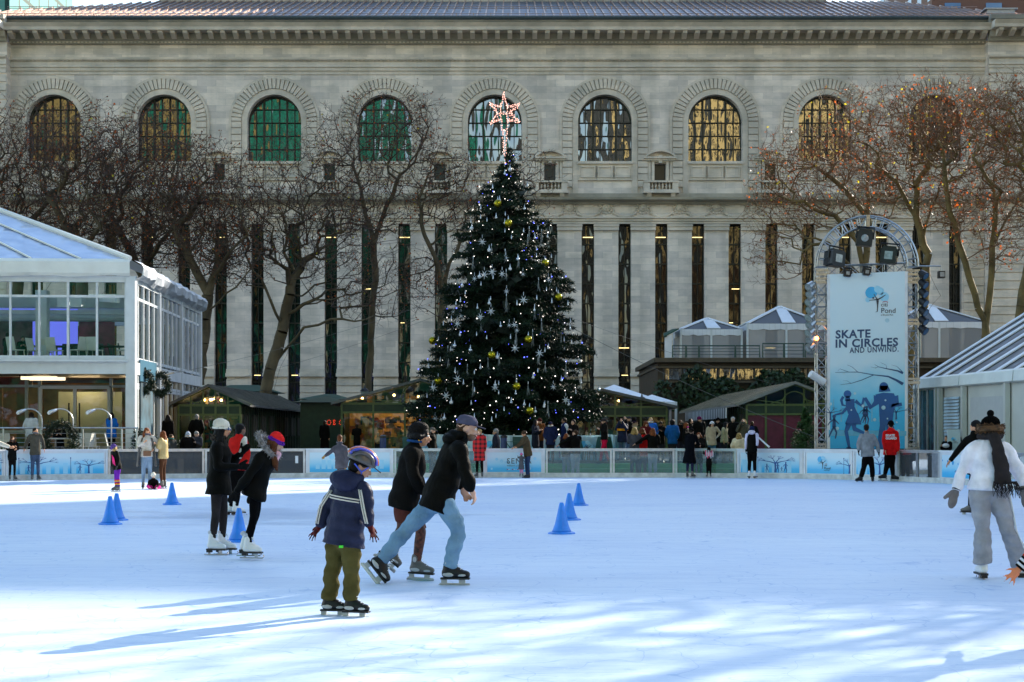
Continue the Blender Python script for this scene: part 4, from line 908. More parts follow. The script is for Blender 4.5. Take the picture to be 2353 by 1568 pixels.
# ---------------------------------------------------------------- green market chalets
M_green=mat('chalet_green',(.018,.038,.018),.5,0,.25,4,spec=.4); M_gfr=mat('chalet_green_frame',(.085,.12,.03),.45,0,.2,6); M_slate=mat('chalet_roof_metal',(.10,.105,.11),.45,.35,.35,1.4,.3,9)
M_cglass=glassmat('chalet_glass',(.80,.85,.75),1.0,.8,wav=.5,wscale=.8,ior=1.4)
M_darkin=mat('chalet_dark_inside',(.025,.018,.012),.7,0,.5,2); M_bulb=emis('warm_bulb',(1,.55,.18),9)
def wares(t,x0,x1,y,z0,z1,n,seed,pal):
    r=random.Random(seed); mats=[mat('ware_%02d_%02d_%02d'%tuple(int(c*99) for c in p),p,.5,0,.5,7) for p in pal]; b=MB()
    for k in range(n):
        b.mi=r.randrange(len(mats)); w=r.uniform(.1,.4); h=r.uniform(.12,.45); x=r.uniform(x0,x1-w); z=r.uniform(z0,z1-h); yy=y+r.uniform(0,.5)
        b.box(x,x+w,yy,yy+.1,z,z+h)
    o=b.build('merchandise',mats,t); o['kind']='stuff'; return o
WARM=[(.55,.28,.04),(.40,.22,.08),(.60,.42,.18),(.05,.04,.03),(.5,.12,.03),(.03,.03,.03)]; COOL=[(.35,.38,.36),(.02,.25,.32),(.3,.08,.2),(.04,.05,.04),(.45,.4,.25),(.03,.03,.03)]
def chalet(name,label,xl,xr,yf,yb,ze,za,zg,seed,pal,striped=False,roofm=None,windows=(5,),glass=True,bulbs=5,gable_pane=True,overhang=.45,inner=None,lamps=0):
    xm=(xl+xr)/2; t=thing(name,label,'market stall',(xm,(yf+yb)/2,zg)); zb1=ze-.35
    b=MB(); b.box(xl,xl+.1,yf+.1,yb,zg,ze); b.box(xr-.1,xr,yf+.1,yb,zg,ze); b.box(xl+.1,xr-.1,yb-.1,yb,zg,ze)
    b.build('wall',M_green,t)
    b=MB(); n=5; W_=(xr-xl)
    for k in range(n+1): x=xl+W_*k/n; b.box(x-.04,x+.04,yf-.02,yf+.06,zg,ze)
    b.box(xl,xr,yf-.03,yf+.07,ze-.42,ze-.34); b.box(xl,xr,yf-.03,yf+.07,ze-.04,ze+.05)
    b.beam((xl-overhang,yf,ze-.05*0),(xm,yf,za),.08,.12); b.beam((xr+overhang,yf,ze),(xm,yf,za),.08,.12)
    for k in range(1,n):
        x=xl+W_*k/n; b.box(x-.03,x+.03,yf-.01,yf+.05,ze+.05,ze+(za-ze)*(1-abs(x-xm)/(W_/2+overhang))-.03)
    for k in range(9):
        a0=math.pi*k/9; a1=math.pi*(k+1)/9; rr_=W_*.13; b.beam((xm+rr_*math.cos(a0),yf+.01,ze+.05+rr_*math.sin(a0)),(xm+rr_*math.cos(a1),yf+.01,ze+.05+rr_*math.sin(a1)),.04)
    for sx in (-1,1): b.beam((xm+sx*W_*.13,yf+.01,ze+.08),(xm+sx*W_*.4,yf+.01,ze+.2),.04); b.beam((xm+sx*W_*.10,yf+.01,ze+.25),(xm+sx*W_*.25,yf+.01,ze+.06),.035)
    b.box(xl,xr,yf-.02,yf+.02,zg,zg+.25)
    b.build('front_frame',M_gfr,t)
    b=MB(); b.box(xl+.04,xr-.04,yf+.0,yf+.05,ze-.34,ze-.04); b.build('fascia',M_green,t)
    b=MB()
    for k in range(n): b.add([(xl+W_*k/n+.04,yf+.03,zg+.25),(xl+W_*(k+1)/n-.04,yf+.03,zg+.25),(xl+W_*(k+1)/n-.04,yf+.03,ze-.42),(xl+W_*k/n+.04,yf+.03,ze-.42)],[(0,1,2,3)])
    b.build('window_pane',M_cglass if glass else mat('burgundy_panel',(.12,.012,.03),.45,0,.3,3),t)
    b=MB(); b.add([(xl-overhang*.6,yf+.04,ze+.05),(xr+overhang*.6,yf+.04,ze+.05),(xm,yf+.04,za-.05)],[(0,1,2)]); b.build('gable_pane',M_cglass,t)
    b=MB(); 
    for sx in (-1,1):
        xe=xm+sx*(W_/2+overhang)
        b.prism([(xe,yf-.25,ze-.06),(xe,yb+.3,ze-.06),(xm,yb+.3,za),(xm,yf-.25,za)],(0,0,.07))
        y=yf-.2
        while y<yb+.3: b.beam((xe,y,ze+.035),(xm,y,za+.09),.05,.045); y+=.42
    b.build('roof',roofm or M_slate,t,fixn=True)
    for side in (-1,1):
        xs=xl if side<0 else xr; b=MB(); y=yf+.6; 
        while y<yb-1.5:
            b.box(xs-.03 if side<0 else xs-.0,xs if side<0 else xs+.03,y,y+1.3,zg+.9,ze-.35); y+=2.4
        build_each(b,'side_hatch',M_darkin,t)
        b=MB(); y=yf+.15
        while y<yb: b.box(xs-.05 if side<0 else xs,xs if side<0 else xs+.05,y,y+.07,zg,ze-.02); y+=.6
        b.build('side_batten',M_green,t)
    if glass: wares(t,xl+.2,xr-.2,yf+.6,zg+.3,ze-.5,150,seed,pal); wares(t,xl+.8,xr-.8,yf+.7,ze-.1,ze+(za-ze)*.55,16,seed+1,pal)
    b=MB(); b.box(xl+.12,xr-.12,yf+2.2,yf+2.3,zg,ze); b.build('inner_partition',inner or M_darkin,t)
    if lamps:  # strip lamps added to light up the stall inside
        for k in range(lamps):
            b=MB(); b.bx((xl+(xr-xl)*(k+.5)/lamps,yf+1.2,ze-.15),(.9,.12,.06)); b.build('added_strip_lamp',emis('added_stall_light',(1,.68,.28),4.5),t)
    r=random.Random(seed)
    for k in range(bulbs):
        b=MB(); x=r.uniform(xl+.8,xr-.8); b.ball((x,yf+.5,r.uniform(ze+.12,ze+(za-ze)*.45)),.055,8,6); b.build('bulb',M_bulb,t)
    return t
Y1=66.0
chalet('market_stall','green market stall with slate roof and glass gable at left, dark side wall',at(410,0,Y1).x,at(552,0,Y1).x,Y1,86,at(0,932,Y1).z,at(0,889,Y1).z,.5,11,COOL,lamps=2,inner=mat('stall_shelf_teal',(.10,.16,.15),.7,0,.7,1.5))
chalet('market_stall','green stall with golden lit windows left of the christmas tree',at(785,0,70).x,at(1180,0,70).x-.6,70,84,at(0,928,70).z,at(0,876,70).z,.5,12,WARM,lamps=6,inner=mat('stall_gold_wall',(.55,.30,.08),.7,0,.6,1.2))
chalet('market_stall','green stall with glass gable right of the christmas tree',at(1235,0,70).x,at(1532,0,70).x,70,84,at(0,936,70).z,at(0,899,70).z,.5,13,COOL,bulbs=2,lamps=1)
Y1=66.0
chalet('market_stall','long stall with pale ribbed roof and burgundy panels behind the crowd',at(1716,0,Y1).x,at(1935,0,Y1).x,Y1,88,at(0,931,Y1).z,at(0,883,Y1).z,.5,14,WARM,glass=False,bulbs=0,roofm=mat('pale_ribbed_roof',(.22,.22,.20),.35,.55,.3,2.0))
# striped awning edge on that stall
t=thing('striped_awning','short black and white striped awning hanging below the long stall roof','awning',(at(1600,0,80).x,80,2.2))
b=MB(); xA=at(1716,0,66).x-.55; y=68
while y<84: b.mi=int(y/.3)%2; b.box(xA-.04,xA,y,y+.3,at(0,931,66).z-.52,at(0,931,66).z-.08); y+=.3
b.build('awning_flap',[M_bw,M_bchair],t)
# low green sheds, canopies and white tents behind
def shed(name,label,x0,x1,y0,y1,zg,z0,z1,m,cat='shed'):
    t=thing(name,label,cat,((x0+x1)/2,(y0+y1)/2,zg)); b=MB(); b.box(x0,x1,y0,y1,zg,z0); b.build('wall',M_green,t)
    b=MB(); xm=(x0+x1)/2; ym=(y0+y1)/2; o=.4
    b.add([(x0-o,y0-o,z0),(x1+o,y0-o,z0),(x1-.8,ym,z1),(x0+.8,ym,z1)],[(0,1,2,3)]); b.add([(x0-o,y1+o,z0),(x1+o,y1+o,z0),(x1-.8,ym,z1),(x0+.8,ym,z1)],[(3,2,1,0)])
    b.add([(x0-o,y0-o,z0),(x0+.8,ym,z1),(x0-o,y1+o,z0)],[(0,1,2)]); b.add([(x1+o,y0-o,z0),(x1+o,y1+o,z0),(x1-.8,ym,z1)],[(0,1,2)])
    b.build('roof',m,t); return t
M_gcan=mat('canopy_green',(.008,.06,.04),.6,0,.2,2)
shed('kiosk','dark green kiosk with flat canopy behind the left stall ridge',at(480,0,92).x,at(610,0,92).x,92,97,.5,at(0,900,92).z,at(0,882,92).z,M_gcan,'kiosk')
shed('kiosk','dark green kiosk between the left stall and golden stall',at(700,0,88).x,at(790,0,88).x,88,93,.5,at(0,918,88).z,at(0,903,88).z,M_gcan,'kiosk')
shed('kiosk','low green kiosk with black opening left of the golden stall',at(690,0,76).x,at(782,0,76).x,76,80,.5,at(0,925,76).z,at(0,910,76).z,M_green,'kiosk')
M_white=mat('white_tent_fabric',(.74,.76,.80),.6,0,.06,2,.3,6)
def tent(name,label,xc,yc,wx,wy,ze,za,zg,wallm=None,band=.3,apexw=.4,capm=None,label2=None):
    t=thing(name,label,'tent',(xc,yc,zg)); hx,hy=wx/2,wy/2
    b=MB(); A=V((xc,yc,za)); c4=[V((xc-hx,yc-hy,ze)),V((xc+hx,yc-hy,ze)),V((xc+hx,yc+hy,ze)),V((xc-hx,yc+hy,ze))]
    for k in range(4): b.add([c4[k],c4[(k+1)%4],A],[(0,1,2)])
    b.build('canopy',capm or M_white,t)
    if capm:
        b=MB()
        for k in range(4): b.beam(c4[k]+Z*.04,A+Z*.05,.28,.06)
        b.prism([A+V((-.3,-.1,-.05)),A+V((.3,-.1,-.05)),V((xc+.55,yc-hy-.03,ze+.04)),V((xc-.25,yc-hy-.03,ze+.04))],(0,0,.05)); b.build('white_seam',M_white,t)
    b=MB(); n=14
    for (p,q) in ((c4[0],c4[1]),(c4[1],c4[2]),(c4[3],c4[0])):
        for k in range(n):
            a=p+(q-p)*(k/n); c=p+(q-p)*((k+1)/n); d0=band+.09*abs(math.sin(k*1.1)); d1=band+.09*abs(math.sin((k+1)*1.1)); o_=(a+c)/2-A; o_.z=0; o_=o_.normalized()*.05
            b.add([a+o_,c+o_,c+o_-Z*d1,a+o_-Z*d0],[(0,1,2,3)])
    b.build('valance',M_white,t)
    b=MB()
    for c in c4: b.beam((c.x,c.y,zg),c,.12)
    b.beam((xc,yc-hy,zg),(xc,yc-hy,ze),.12); build_each(b,'pole',M_wf,t)
    if wallm:
        b=MB()
        for (p,q) in ((c4[0],c4[1]),(c4[1],c4[2]),(c4[3],c4[0])): b.add([V((p.x,p.y,zg)),V((q.x,q.y,zg)),q,p],[(0,1,2,3)])
        b.build('clear_side_curtain',wallm,t)
    return t
tent('market_tent','plain white peaked tent behind the stall right of christmas tree',at(1411,0,82).x,82,4.6,5,at(0,925,82).z,at(0,884,82).z,.5)
tent('market_tent','small white tent with dark vents next to the grill building',at(1498,0,84).x,84,2.2,3,at(0,925,84).z,at(0,907,84).z,.5)
# restaurant with roof terrace
M_rest=mat('restaurant_brown',(.045,.033,.022),.7,0,.3,1.5); M_ivy=mat('ivy_leaf',(.012,.035,.010),.6,0,.6,3)
RT=thing('grill_restaurant','dark ivy-covered two-storey restaurant with tents on its roof terrace','building',(20,98,.5))
ry=94.0; rx0=at(1512,0,ry).x; rx1=34; rz=at(0,822,ry).z; rz2=at(0,815,ry).z
b=MB(); b.box(rx0,rx1,ry+.2,ry+14,.5,rz-.3); b.box(rx0+.6,rx0+2.9,ry-.9,ry+.2,.5,2.8); b.build('wall',M_rest,RT)
b=MB(); b.box(rx0-.25,rx1,ry-.25,ry+14.2,rz-.28,rz-.02); b.box(rx0-.12,rx1,ry-.05,ry+14.1,rz-.62,rz-.5); b.box(rx0-.3,rx1,ry-.15,ry+.1,at(0,880,ry).z,at(0,876,ry).z); b.build('cornice',mat('restaurant_trim',(.07,.055,.035),.6,0,.25),RT)
b=MB(); 
for k in range(12): x=rx0+.4+k*1.05; b.box(x-.05,x+.05,ry+.02,ry+.15,at(0,872,ry).z,rz-.65)
b.build('window_bar',M_rest,RT)
b=MB(); b.add([(rx0+.3,ry+.16,at(0,872,ry).z),(rx0+15,ry+.16,at(0,872,ry).z),(rx0+15,ry+.16,rz-.65),(rx0+.3,ry+.16,rz-.65)],[(0,1,2,3)]); b.build('window_pane',M_glass,RT)
r=random.Random(21)
iv=MB()
for k in range(9000):
    x=r.uniform(rx0-.3,rx0+17); top=at(0,866,ry).z+.5*math.sin(x*1.3)+.3*math.sin(x*3.1); z=r.uniform(.6,top)
    if x<rx0+1.5 and r.random()<.4: continue
    y=ry-.15-abs(r.gauss(0,.22)); s_=r.uniform(.08,.17); a=V((r.uniform(-1,1),r.uniform(-.5,.5),r.uniform(-1,1))).normalized()*s_; c=V((r.uniform(-1,1),r.uniform(-.6,.6),r.uniform(-1,1))).normalized()*s_
    p=V((x,y,z)); iv.add([p-a,p+c,p+a,p-c],[(0,1,2,3)])
iv.build('ivy',M_ivy,RT)
# roof railing
M_rr=mat('roof_rail_green',(.03,.07,.055),.5,.2,.2)
rl=thing('roof_railing','green metal railing along the restaurant roof terrace','railing',(16,94,rz))
b=MB(); x=rx0; 
def railseg(b,x0,x1,y,z0,z1):
    b.tube([(x0,y,z0),(x0,y,z1),(x1,y,z1),(x1,y,z0)],.045,6)
    for k in range(1,4): b.tube([(x0,y,z0+(z1-z0)*k/4),(x1,y,z0+(z1-z0)*k/4)],.016,4)
for (xa,xb,ya,zt3) in ((1545,1575,94,799),(1577,1605,94,799),(1607,1688,94,799),(1690,1745,94,799),(1752,1800,94,794),(1802,1846,94,794),(1850,1893,94,794),(1896,1960,94,794),(1964,2040,94,794)):
    b=MB(); railseg(b,at(xa,0,ya).x,at(xb,0,ya).x,ya-.1,rz,at(0,zt3,ya).z+.1); b.build('rail_section',M_rr,rl)
M_clear=glassmat('tent_clear_wall',(.9,.9,.9),.6,.55,haze=(.42,.43,.46,.55),rough=.2); M_smoke=glassmat('tent_smoke_roof',(.7,.75,.8),.8,.4,rough=.15,haze=(.22,.23,.26,.6))
tent('roof_tent','smaller clear-walled tent on the restaurant roof with white seams',at(1625,0,98).x,98,at(1695,0,96).x-at(1555,0,96).x,4,at(0,757,96).z,at(0,733,98).z,rz,M_clear,capm=M_smoke)
tent('roof_tent','larger clear-walled tent on the restaurant roof beside the light truss',at(1792,0,98).x,98,at(1880,0,96).x-at(1702,0,96).x,4.6,at(0,745,96).z,at(0,706,98).z,rz,M_clear,capm=M_smoke)
tent('roof_tent','clear tent top showing between the banner tower and the long tent',at(2135,0,98).x,98,at(2245,0,96).x-at(2025,0,96).x,4.6,at(0,741,96).z,at(0,702,98).z,rz,M_clear,capm=M_smoke)
b=MB(); t=thing('green_awning','dark green sloped awning left of the roof tents','awning',(at(1530,0,96).x,96,7)); b.prism([(at(1522,0,96).x,95,at(0,778,96).z),(at(1556,0,96).x,95,at(0,760,96).z),(at(1556,0,96).x,99,at(0,752,96).z),(at(1535,0,96).x,99,at(0,762,96).z)],(0,0,.08)); b.build('awning_cover',M_gcan,t)
b=MB(); b.prism([(at(1524,0,96).x,95.1,rz),(at(1540,0,96).x,95.1,rz+.05),(at(1540,0,96).x,95.1,at(0,772,96).z),(at(1524,0,96).x,95.1,at(0,778,96).z)],(0,.06,0)); b.build('side_curtain',M_white,t)
# ---------------------------------------------------------------- long skating tent on the right
LT=thing('skate_tent','long white-walled tent with striped clear roof right of the banner','tent',(18,52,0))
pA=at(2112,0,60); pB=at(2353,0,50.8); pA.z=pB.z=0; d=(pB-pA).normalized(); Nn=V((d.y,-d.x,0)) # outward normal guess
if Nn.x<0: Nn=-Nn
def lt(u,n,z): return pA+d*u+Nn*n+Z*z
ez=CH+(CY-872)/F*59; Lw=34.0; rise=math.tan(R(38)); wd=9.0
M_tw=mat('tent_white_wall',(.58,.58,.53),.5,0,.10,.8,.2,4)
b=MB(); b.add([lt(0,0,.0),lt(Lw,0,.0),lt(Lw,0,ez),lt(0,0,ez)],[(0,1,2,3)]); b.build('wall',M_tw,LT)
b=MB(); b.add([lt(0,0,ez),lt(Lw,0,ez),lt(Lw,wd,ez+wd*rise*.78),lt(0,wd,ez+wd*rise*.78)],[(0,1,2,3)]); b.build('roof',glassmat('tent_grey_roof',(.7,.7,.72),1.0,.3,wav=.6,wscale=2.0,rough=.16,haze=(.22,.22,.24,.75)),LT)
b=MB(); b.add([lt(0,0,0),lt(0,wd*2,0),lt(0,wd*2,ez),lt(0,wd,ez+wd*rise*.78),lt(0,0,ez)],[(0,1,2,3,4)]); b.build('end_wall',glassmat('tent_end',(.8,.85,.9),.6,.4,haze=(.3,.35,.4,.5)),LT)
k=0; u=.05
while u<Lw:
    b=MB(); b.prism([lt(u,-.02,ez+.03),lt(u+.34,-.02,ez+.03),lt(u+.34,wd,ez+.03+wd*rise*.78),lt(u,wd,ez+.03+wd*rise*.78)],(0,0,.05)); b.build('roof_strip',M_white,LT); u+=1.55 if k>1 else 1.1; k+=1
# gutter valance in sections
u=.0
while u<Lw:
    b=MB(); pts=[(.06,ez+.1),(-.22,ez+.02),(-.26,ez-.32),(-.18,ez-.36),(.0,ez-.34)]
    b.prism([lt(u+.04,n_,z_) for n_,z_ in pts],d*4.4); b.build('valance',M_tarp,LT,fixn=True); u+=4.48
b=MB()
for u in (.0,2.1,2.4,4.6,8.2,12): b.beam(lt(u,-.12,0),lt(u,-.12,ez-.3),.22,.16)
build_each(b,'wall_post',M_tw,LT)
b=MB()
for k in range(16): zz=1.0+k*.115; b.prism([lt(2.75,-.14,zz),lt(4.15,-.14,zz),lt(4.15,-.10,zz+.085),lt(2.75,-.10,zz+.085)],Nn*.03)
b.build('roller_shutter',mat('shutter_blue_grey',(.38,.50,.58),.4,.1,.35,1.6),LT)
b=MB(); b.prism([lt(.25,-.05,.2),lt(2.0,-.05,.2),lt(2.0,-.05,ez-.4),lt(.25,-.05,ez-.4)],Nn*.03); b.build('glass_door',mat('tent_door_glass',(.03,.10,.13),.08,0,.6,1.2,spec=.8),LT)
b=MB(); 
for u in (.25,1.1,2.0): b.beam(lt(u,-.1,.1),lt(u,-.1,ez-.35),.06)
b.build('door_frame',M_bm,LT)
b=MB(); b.prism([lt(5.0,-.04,.3),lt(8,-.04,.3),lt(8,-.04,2.75),lt(5,-.04,2.75)],Nn*.03); b.build('grey_panel',mat('tent_panel_grey',(.50,.50,.49),.5,0,.05),LT)
pond_logo(lt(7.2,-.06,1.05),d,Z,.85,LT)
# small white stand with the emblem, by the tent door
t=thing('info_stand','narrow white stand with small blue emblem behind the clear boards','stand',at(2180,0,55)); t.location.z=0
p=on(2192,1098); p=at(2192,0,54.5); b=MB(); b.box(p.x-.22,p.x+.22,54.5,54.56,0,CH+(CY-987)/F*54.5); b.build('panel',mat('stand_pale',(.5,.62,.66),.4,0,.06),t); 
pond_logo(V((p.x+.02,54.495,1.2)),V((1,0,0)),Z,.22,t,False)
# ================================================================ bare plane trees
M_bark=mat('plane_bark',(.085,.065,.035),.85,0,.55,1.2,.6,9); M_barkL=mat('plane_bark_sun_tint',(.15,.105,.035),.8,0,.55,1.2,.6,9); M_twig=mat('twig_brown',(.060,.034,.022),.8,0,.35,2); M_twigS=mat('twig_sun_tint',(.17,.085,.035),.75,0,.35,2)  # lit copies of bark and twig: sun tint for the right-hand trees
def leafm(n,c):
    m=bpy.data.materials.new(n); m.use_nodes=True; nt,N,L=nodes(m); b=N['Principled BSDF']; b.inputs['Base Color'].default_value=(*c,1); b.inputs['Roughness'].default_value=.5
    tl=N.new('ShaderNodeBsdfTranslucent'); tl.inputs['Color'].default_value=(*[min(1,x*1.6) for x in c],1); mx=N.new('ShaderNodeMixShader'); mx.inputs[0].default_value=.5
    tc=N.new('ShaderNodeTexCoord'); nz=N.new('ShaderNodeTexNoise'); nz.inputs['Scale'].default_value=3; L.new(tc.outputs['Object'],nz.inputs[0]); hs=N.new('ShaderNodeHueSaturation'); hs.inputs['Color'].default_value=(*c,1); mr=N.new('ShaderNodeMapRange'); mr.inputs['To Min'].default_value=.5; mr.inputs['To Max'].default_value=1.5; L.new(nz.outputs['Fac'],mr.inputs[0]); L.new(mr.outputs[0],hs.inputs['Value']); L.new(hs.outputs[0],b.inputs['Base Color'])
    L.new(b.outputs[0],mx.inputs[1]); L.new(tl.outputs[0],mx.inputs[2]); L.new(mx.outputs[0],N['Material Output'].inputs[0]); return m
M_leafs=[leafm('leaf_rust',(.26,.06,.012)),leafm('leaf_brown',(.12,.05,.022)),leafm('leaf_yellow',(.40,.33,.02)),leafm('leaf_orange',(.42,.09,.015))]
def plane_tree(name,label,base,trunk,crown,n,seed,leafd=1.0,r0=.28,barkm=None,lw=(.35,.5,.06,.09),zmin=None,group='bare plane trees round the rink'):
    """trunk: list of (x,Y,z) points; crown: list of ellipsoids (centre, radii); branches join scattered tips to the nearest wood"""
    rg=np.random.RandomState(seed); t=thing(name,label,'tree',base,group=group)
    tips=[]
    tot=sum(c[1][0]*c[1][1]*c[1][2] for c in crown)
    for c,r in crown:
        k=int(n*1.6*(r[0]*r[1]*r[2])/tot); d=rg.normal(size=(k,3)); d/=np.linalg.norm(d,axis=1)[:,None]; d*=(rg.rand(k,1)**(1/2.4)); tips.append(np.array(c)+d*np.array(r))
    tips=np.concatenate(tips)
    P_=[];par_=[]
    for li,line in enumerate(trunk):
        for k in range(len(line)-1):
            a=np.array(line[k]); c=np.array(line[k+1]); m_=max(2,int(np.linalg.norm(c-a)/.6))
            for j in range(m_):
                p=a+(c-a)*j/m_
                if k==0 and j==0:
                    if li==0: P_.append(p); par_.append(-1)
                    else:
                        dd=np.linalg.norm(np.array(P_)-p,axis=1); P_.append(p); par_.append(int(dd.argmin()))
                else: P_.append(p+rg.normal(size=3)*.05); par_.append(len(P_)-2)
        P_.append(np.array(line[-1])); par_.append(len(P_)-2)
    ntr=len(P_)
    org=np.array(trunk[0][-1]); order=np.argsort(np.linalg.norm(tips-org,axis=1)*(.85+.3*rg.rand(len(tips))))
    cap_=ntr+len(tips)*5+10; A=np.zeros((cap_,3)); A[:ntr]=P_; depth=np.zeros(cap_); cnt=ntr; par=list(par_)
    tz=np.zeros(cap_); 
    for i in order:
        q_=tips[i]; d=A[:cnt]-q_; dist=np.sqrt((d*d).sum(1))
        cost=dist+.9*np.maximum(0,A[:cnt,2]-q_[2]+.1*dist)+.10*depth[:cnt]
        cost[:min(3,ntr)]+=50
        j=int(cost.argmin()); a=A[j].copy(); L_=dist[j]
        m_=max(1,min(4,int(L_/.55)))
        dirv=(q_-a); pj=j
        perp=rg.normal(size=3); perp-=dirv*perp.dot(dirv)/(L_*L_+1e-9)
        for s_ in range(1,m_+1):
            f=s_/m_; p=a+dirv*f+perp*(.10*L_*math.sin(math.pi*f))+np.array([0,0,-.0])+rg.normal(size=3)*.03*(s_<m_)+np.array([0,0,.12*L_*math.sin(math.pi*f)])
            A[cnt]=p; depth[cnt]=depth[pj]+L_/m_; par.append(pj); pj=cnt; cnt+=1
    A=A[:cnt]; par=np.array(par)
    # pipe model
    w_=np.zeros(cnt); ch=np.zeros(cnt,int)
    for i in range(cnt):
        if par[i]>=0: ch[par[i]]+=1
    rad=np.zeros(cnt); r_tip=.009
    acc=np.zeros(cnt)
    for i in range(cnt-1,-1,-1):
        if acc[i]==0: acc[i]=r_tip**2.3
        if par[i]>=0: acc[par[i]]+=acc[i]
    # nodes are not strictly ordered for trunk forks, so sweep again
    nt_=acc/(r_tip**2.3); ee=math.log(max(nt_[0],2))/math.log(r0/.0095)
    rad=.0095*np.maximum(nt_,1)**(1/ee)
    # trunk taper floor
    main=MB(); tw=MB()
    def seg(b,a,c,ra,rc,n_):
        b.tube([a,c],[ra,rc],n_,False)
    # chains
    for i in range(1,cnt):
        j=par[i]
        if j<0: continue
        ra=min(rad[j],rad[i]*1.25+.01); rc=rad[i]
        if rc>.035: seg(main,A[j],A[i],ra,rc,8 if rc>.1 else 6)
        else: seg(tw,A[j],A[i],min(ra,.04),rc,4 if rc>.016 else 3)
    # twigs
    lf=MB(); ends=[i for i in range(cnt) if ch[i]==0]
    for i in ends:
        a=A[i]; d=A[i]-A[par[i]]; d/=np.linalg.norm(d)+1e-9
        for k in range(3):
            e=d*.6+rg.normal(size=3)*.6+np.array([0,0,.35]); e/=np.linalg.norm(e); l=rg.uniform(.3,.75); m1=a+e*l*.5+rg.normal(size=3)*.05; q2=a+e*l
            tw.tube([a,m1,q2],[.009,.008,.0055],3,False)
            e2=e+rg.normal(size=3)*.7; e2/=np.linalg.norm(e2); tw.tube([m1,m1+e2*l*.55],[.007,.005],3,False)
            if rg.rand()<.6*leafd:
                for (pp) in ((q2,),(m1+e2*l*.55,)):
                    if rg.rand()<.6:
                        p=V(pp[0])+V((0,0,-.05)); u=V(rg.normal(size=3)).normalized()*rg.uniform(.04,.085); v=u.cross(V(rg.normal(size=3))).normalized()*u.length*.8; c_=rg.rand(); lf.mi=0 if c_<lw[0] else 1 if c_<lw[0]+lw[1] else 2 if c_<lw[0]+lw[1]+lw[2] else 3; lf.add([p-u,p+v*.8,p+u,p-v],[(0,1,2,3)])
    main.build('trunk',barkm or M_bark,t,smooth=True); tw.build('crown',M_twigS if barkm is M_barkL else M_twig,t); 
    if lf.v: o=lf.build('leaves',M_leafs,t); o['kind']='stuff'
    return t
def T_(l,Y,dy=None): 
    return [tuple(at(x,y,Y+(dy[k] if dy else 0))) for k,(x,y) in enumerate(l)]
def E(x,y,Y,rx,rz,ry=None):
    k=Y/F; return (tuple(at(x,y,Y)),(rx*k,(ry or rx*.8)*k,rz*k))
Y=88
plane_tree('plane_tree','big forked plane tree behind the left stall, its two stems splitting low',at(600,1000,Y),
 [T_([(593,1010),(607,900),(622,850),(640,800),(648,760),(662,700),(668,660),(662,620)],Y),T_([(612,870),(650,810),(700,755),(760,735),(840,735)],Y,[0,0,-1,-1,-2]),T_([(628,900),(640,860),(655,820),(672,780),(690,750)],Y,[1,1,1,1,1]),T_([(650,750),(620,690),(600,640)],Y,[0,-1,-1]),T_([(668,660),(700,600),(760,560)],Y,[0,1,2]),T_([(656,725),(720,690),(790,680)],Y,[0,-1,-2])],
 [E(690,460,Y,200,150),E(600,540,Y,150,120),E(800,600,Y,150,120),E(870,690,Y,110,70)],1250,1,.6,.33)
Y=92
plane_tree('plane_tree','slender tall plane tree rising in front of the fourth arched window',at(848,1000,Y),
 [T_([(840,1010),(846,900),(852,780),(858,700),(862,620),(858,560),(850,500)],Y),T_([(858,560),(890,470),(920,400)],Y),T_([(856,540),(835,460),(810,380)],Y),T_([(852,790),(862,700),(866,620)],Y)],
 [E(880,330,Y,130,130),E(950,290,Y,80,95),E(850,480,Y,140,90),E(760,330,Y,70,80)],850,2,.9,.19)
Y=90
plane_tree('plane_tree','plane tree with thin leaning limbs between that tree and the christmas tree',at(1010,1000,Y),
 [T_([(1012,1010),(1015,880),(1012,760),(1018,680),(1005,610),(975,540)],Y),T_([(1018,680),(1035,600),(1060,560),(1110,530)],Y),T_([(975,540),(965,460),(985,400)],Y)],
 [E(1000,420,Y,95,110),E(1080,470,Y,85,130),E(980,640,Y,70,90),E(1220,430,Y,60,110)],680,3,.8,.18)
for (i,(x0,x1,x2,cx1,cy1,rx,rz,yt,n,Y,lab)) in enumerate(((455,480,500,470,480,150,170,600,1300,86,'dense plane tree just right of the pavilion roof corner'),(300,330,345,330,430,150,190,560,1300,90,'dense plane tree rising over the pavilion roof slope'),(175,190,170,200,420,140,190,520,1100,86,'dense plane tree above the middle of the clear pavilion roof'),(30,45,30,60,420,130,200,500,1050,90,'dense plane tree at the far left picture edge'),(-90,-80,-70,-60,450,130,190,520,500,88,'plane tree mostly cut off by the left picture edge'))):
    plane_tree('plane_tree',lab,at(x0,1000,Y),[T_([(x0,1010),(x0+3,900),((x0+x1)/2,760),(x1,yt+80),(x2,yt)],Y),T_([(x1,yt+80),(x1-45,yt-10),(x1-80,yt-70)],Y),T_([(x1,yt+60),(x1+50,yt-20),(x1+90,yt-60)],Y,[0,-1,-1]),T_([((x0+x1)/2,720),(x1+60,660),(x1+110,600)],Y,[0,-1,-2])],
     [E(cx1,cy1,Y,rx,rz),E(cx1+40,cy1+110,Y,rx*.9,80),E(cx1-50,cy1-60,Y,rx*.7,100)],n,10+i,1.2,.32,None,(.36,.58,.02,.04))
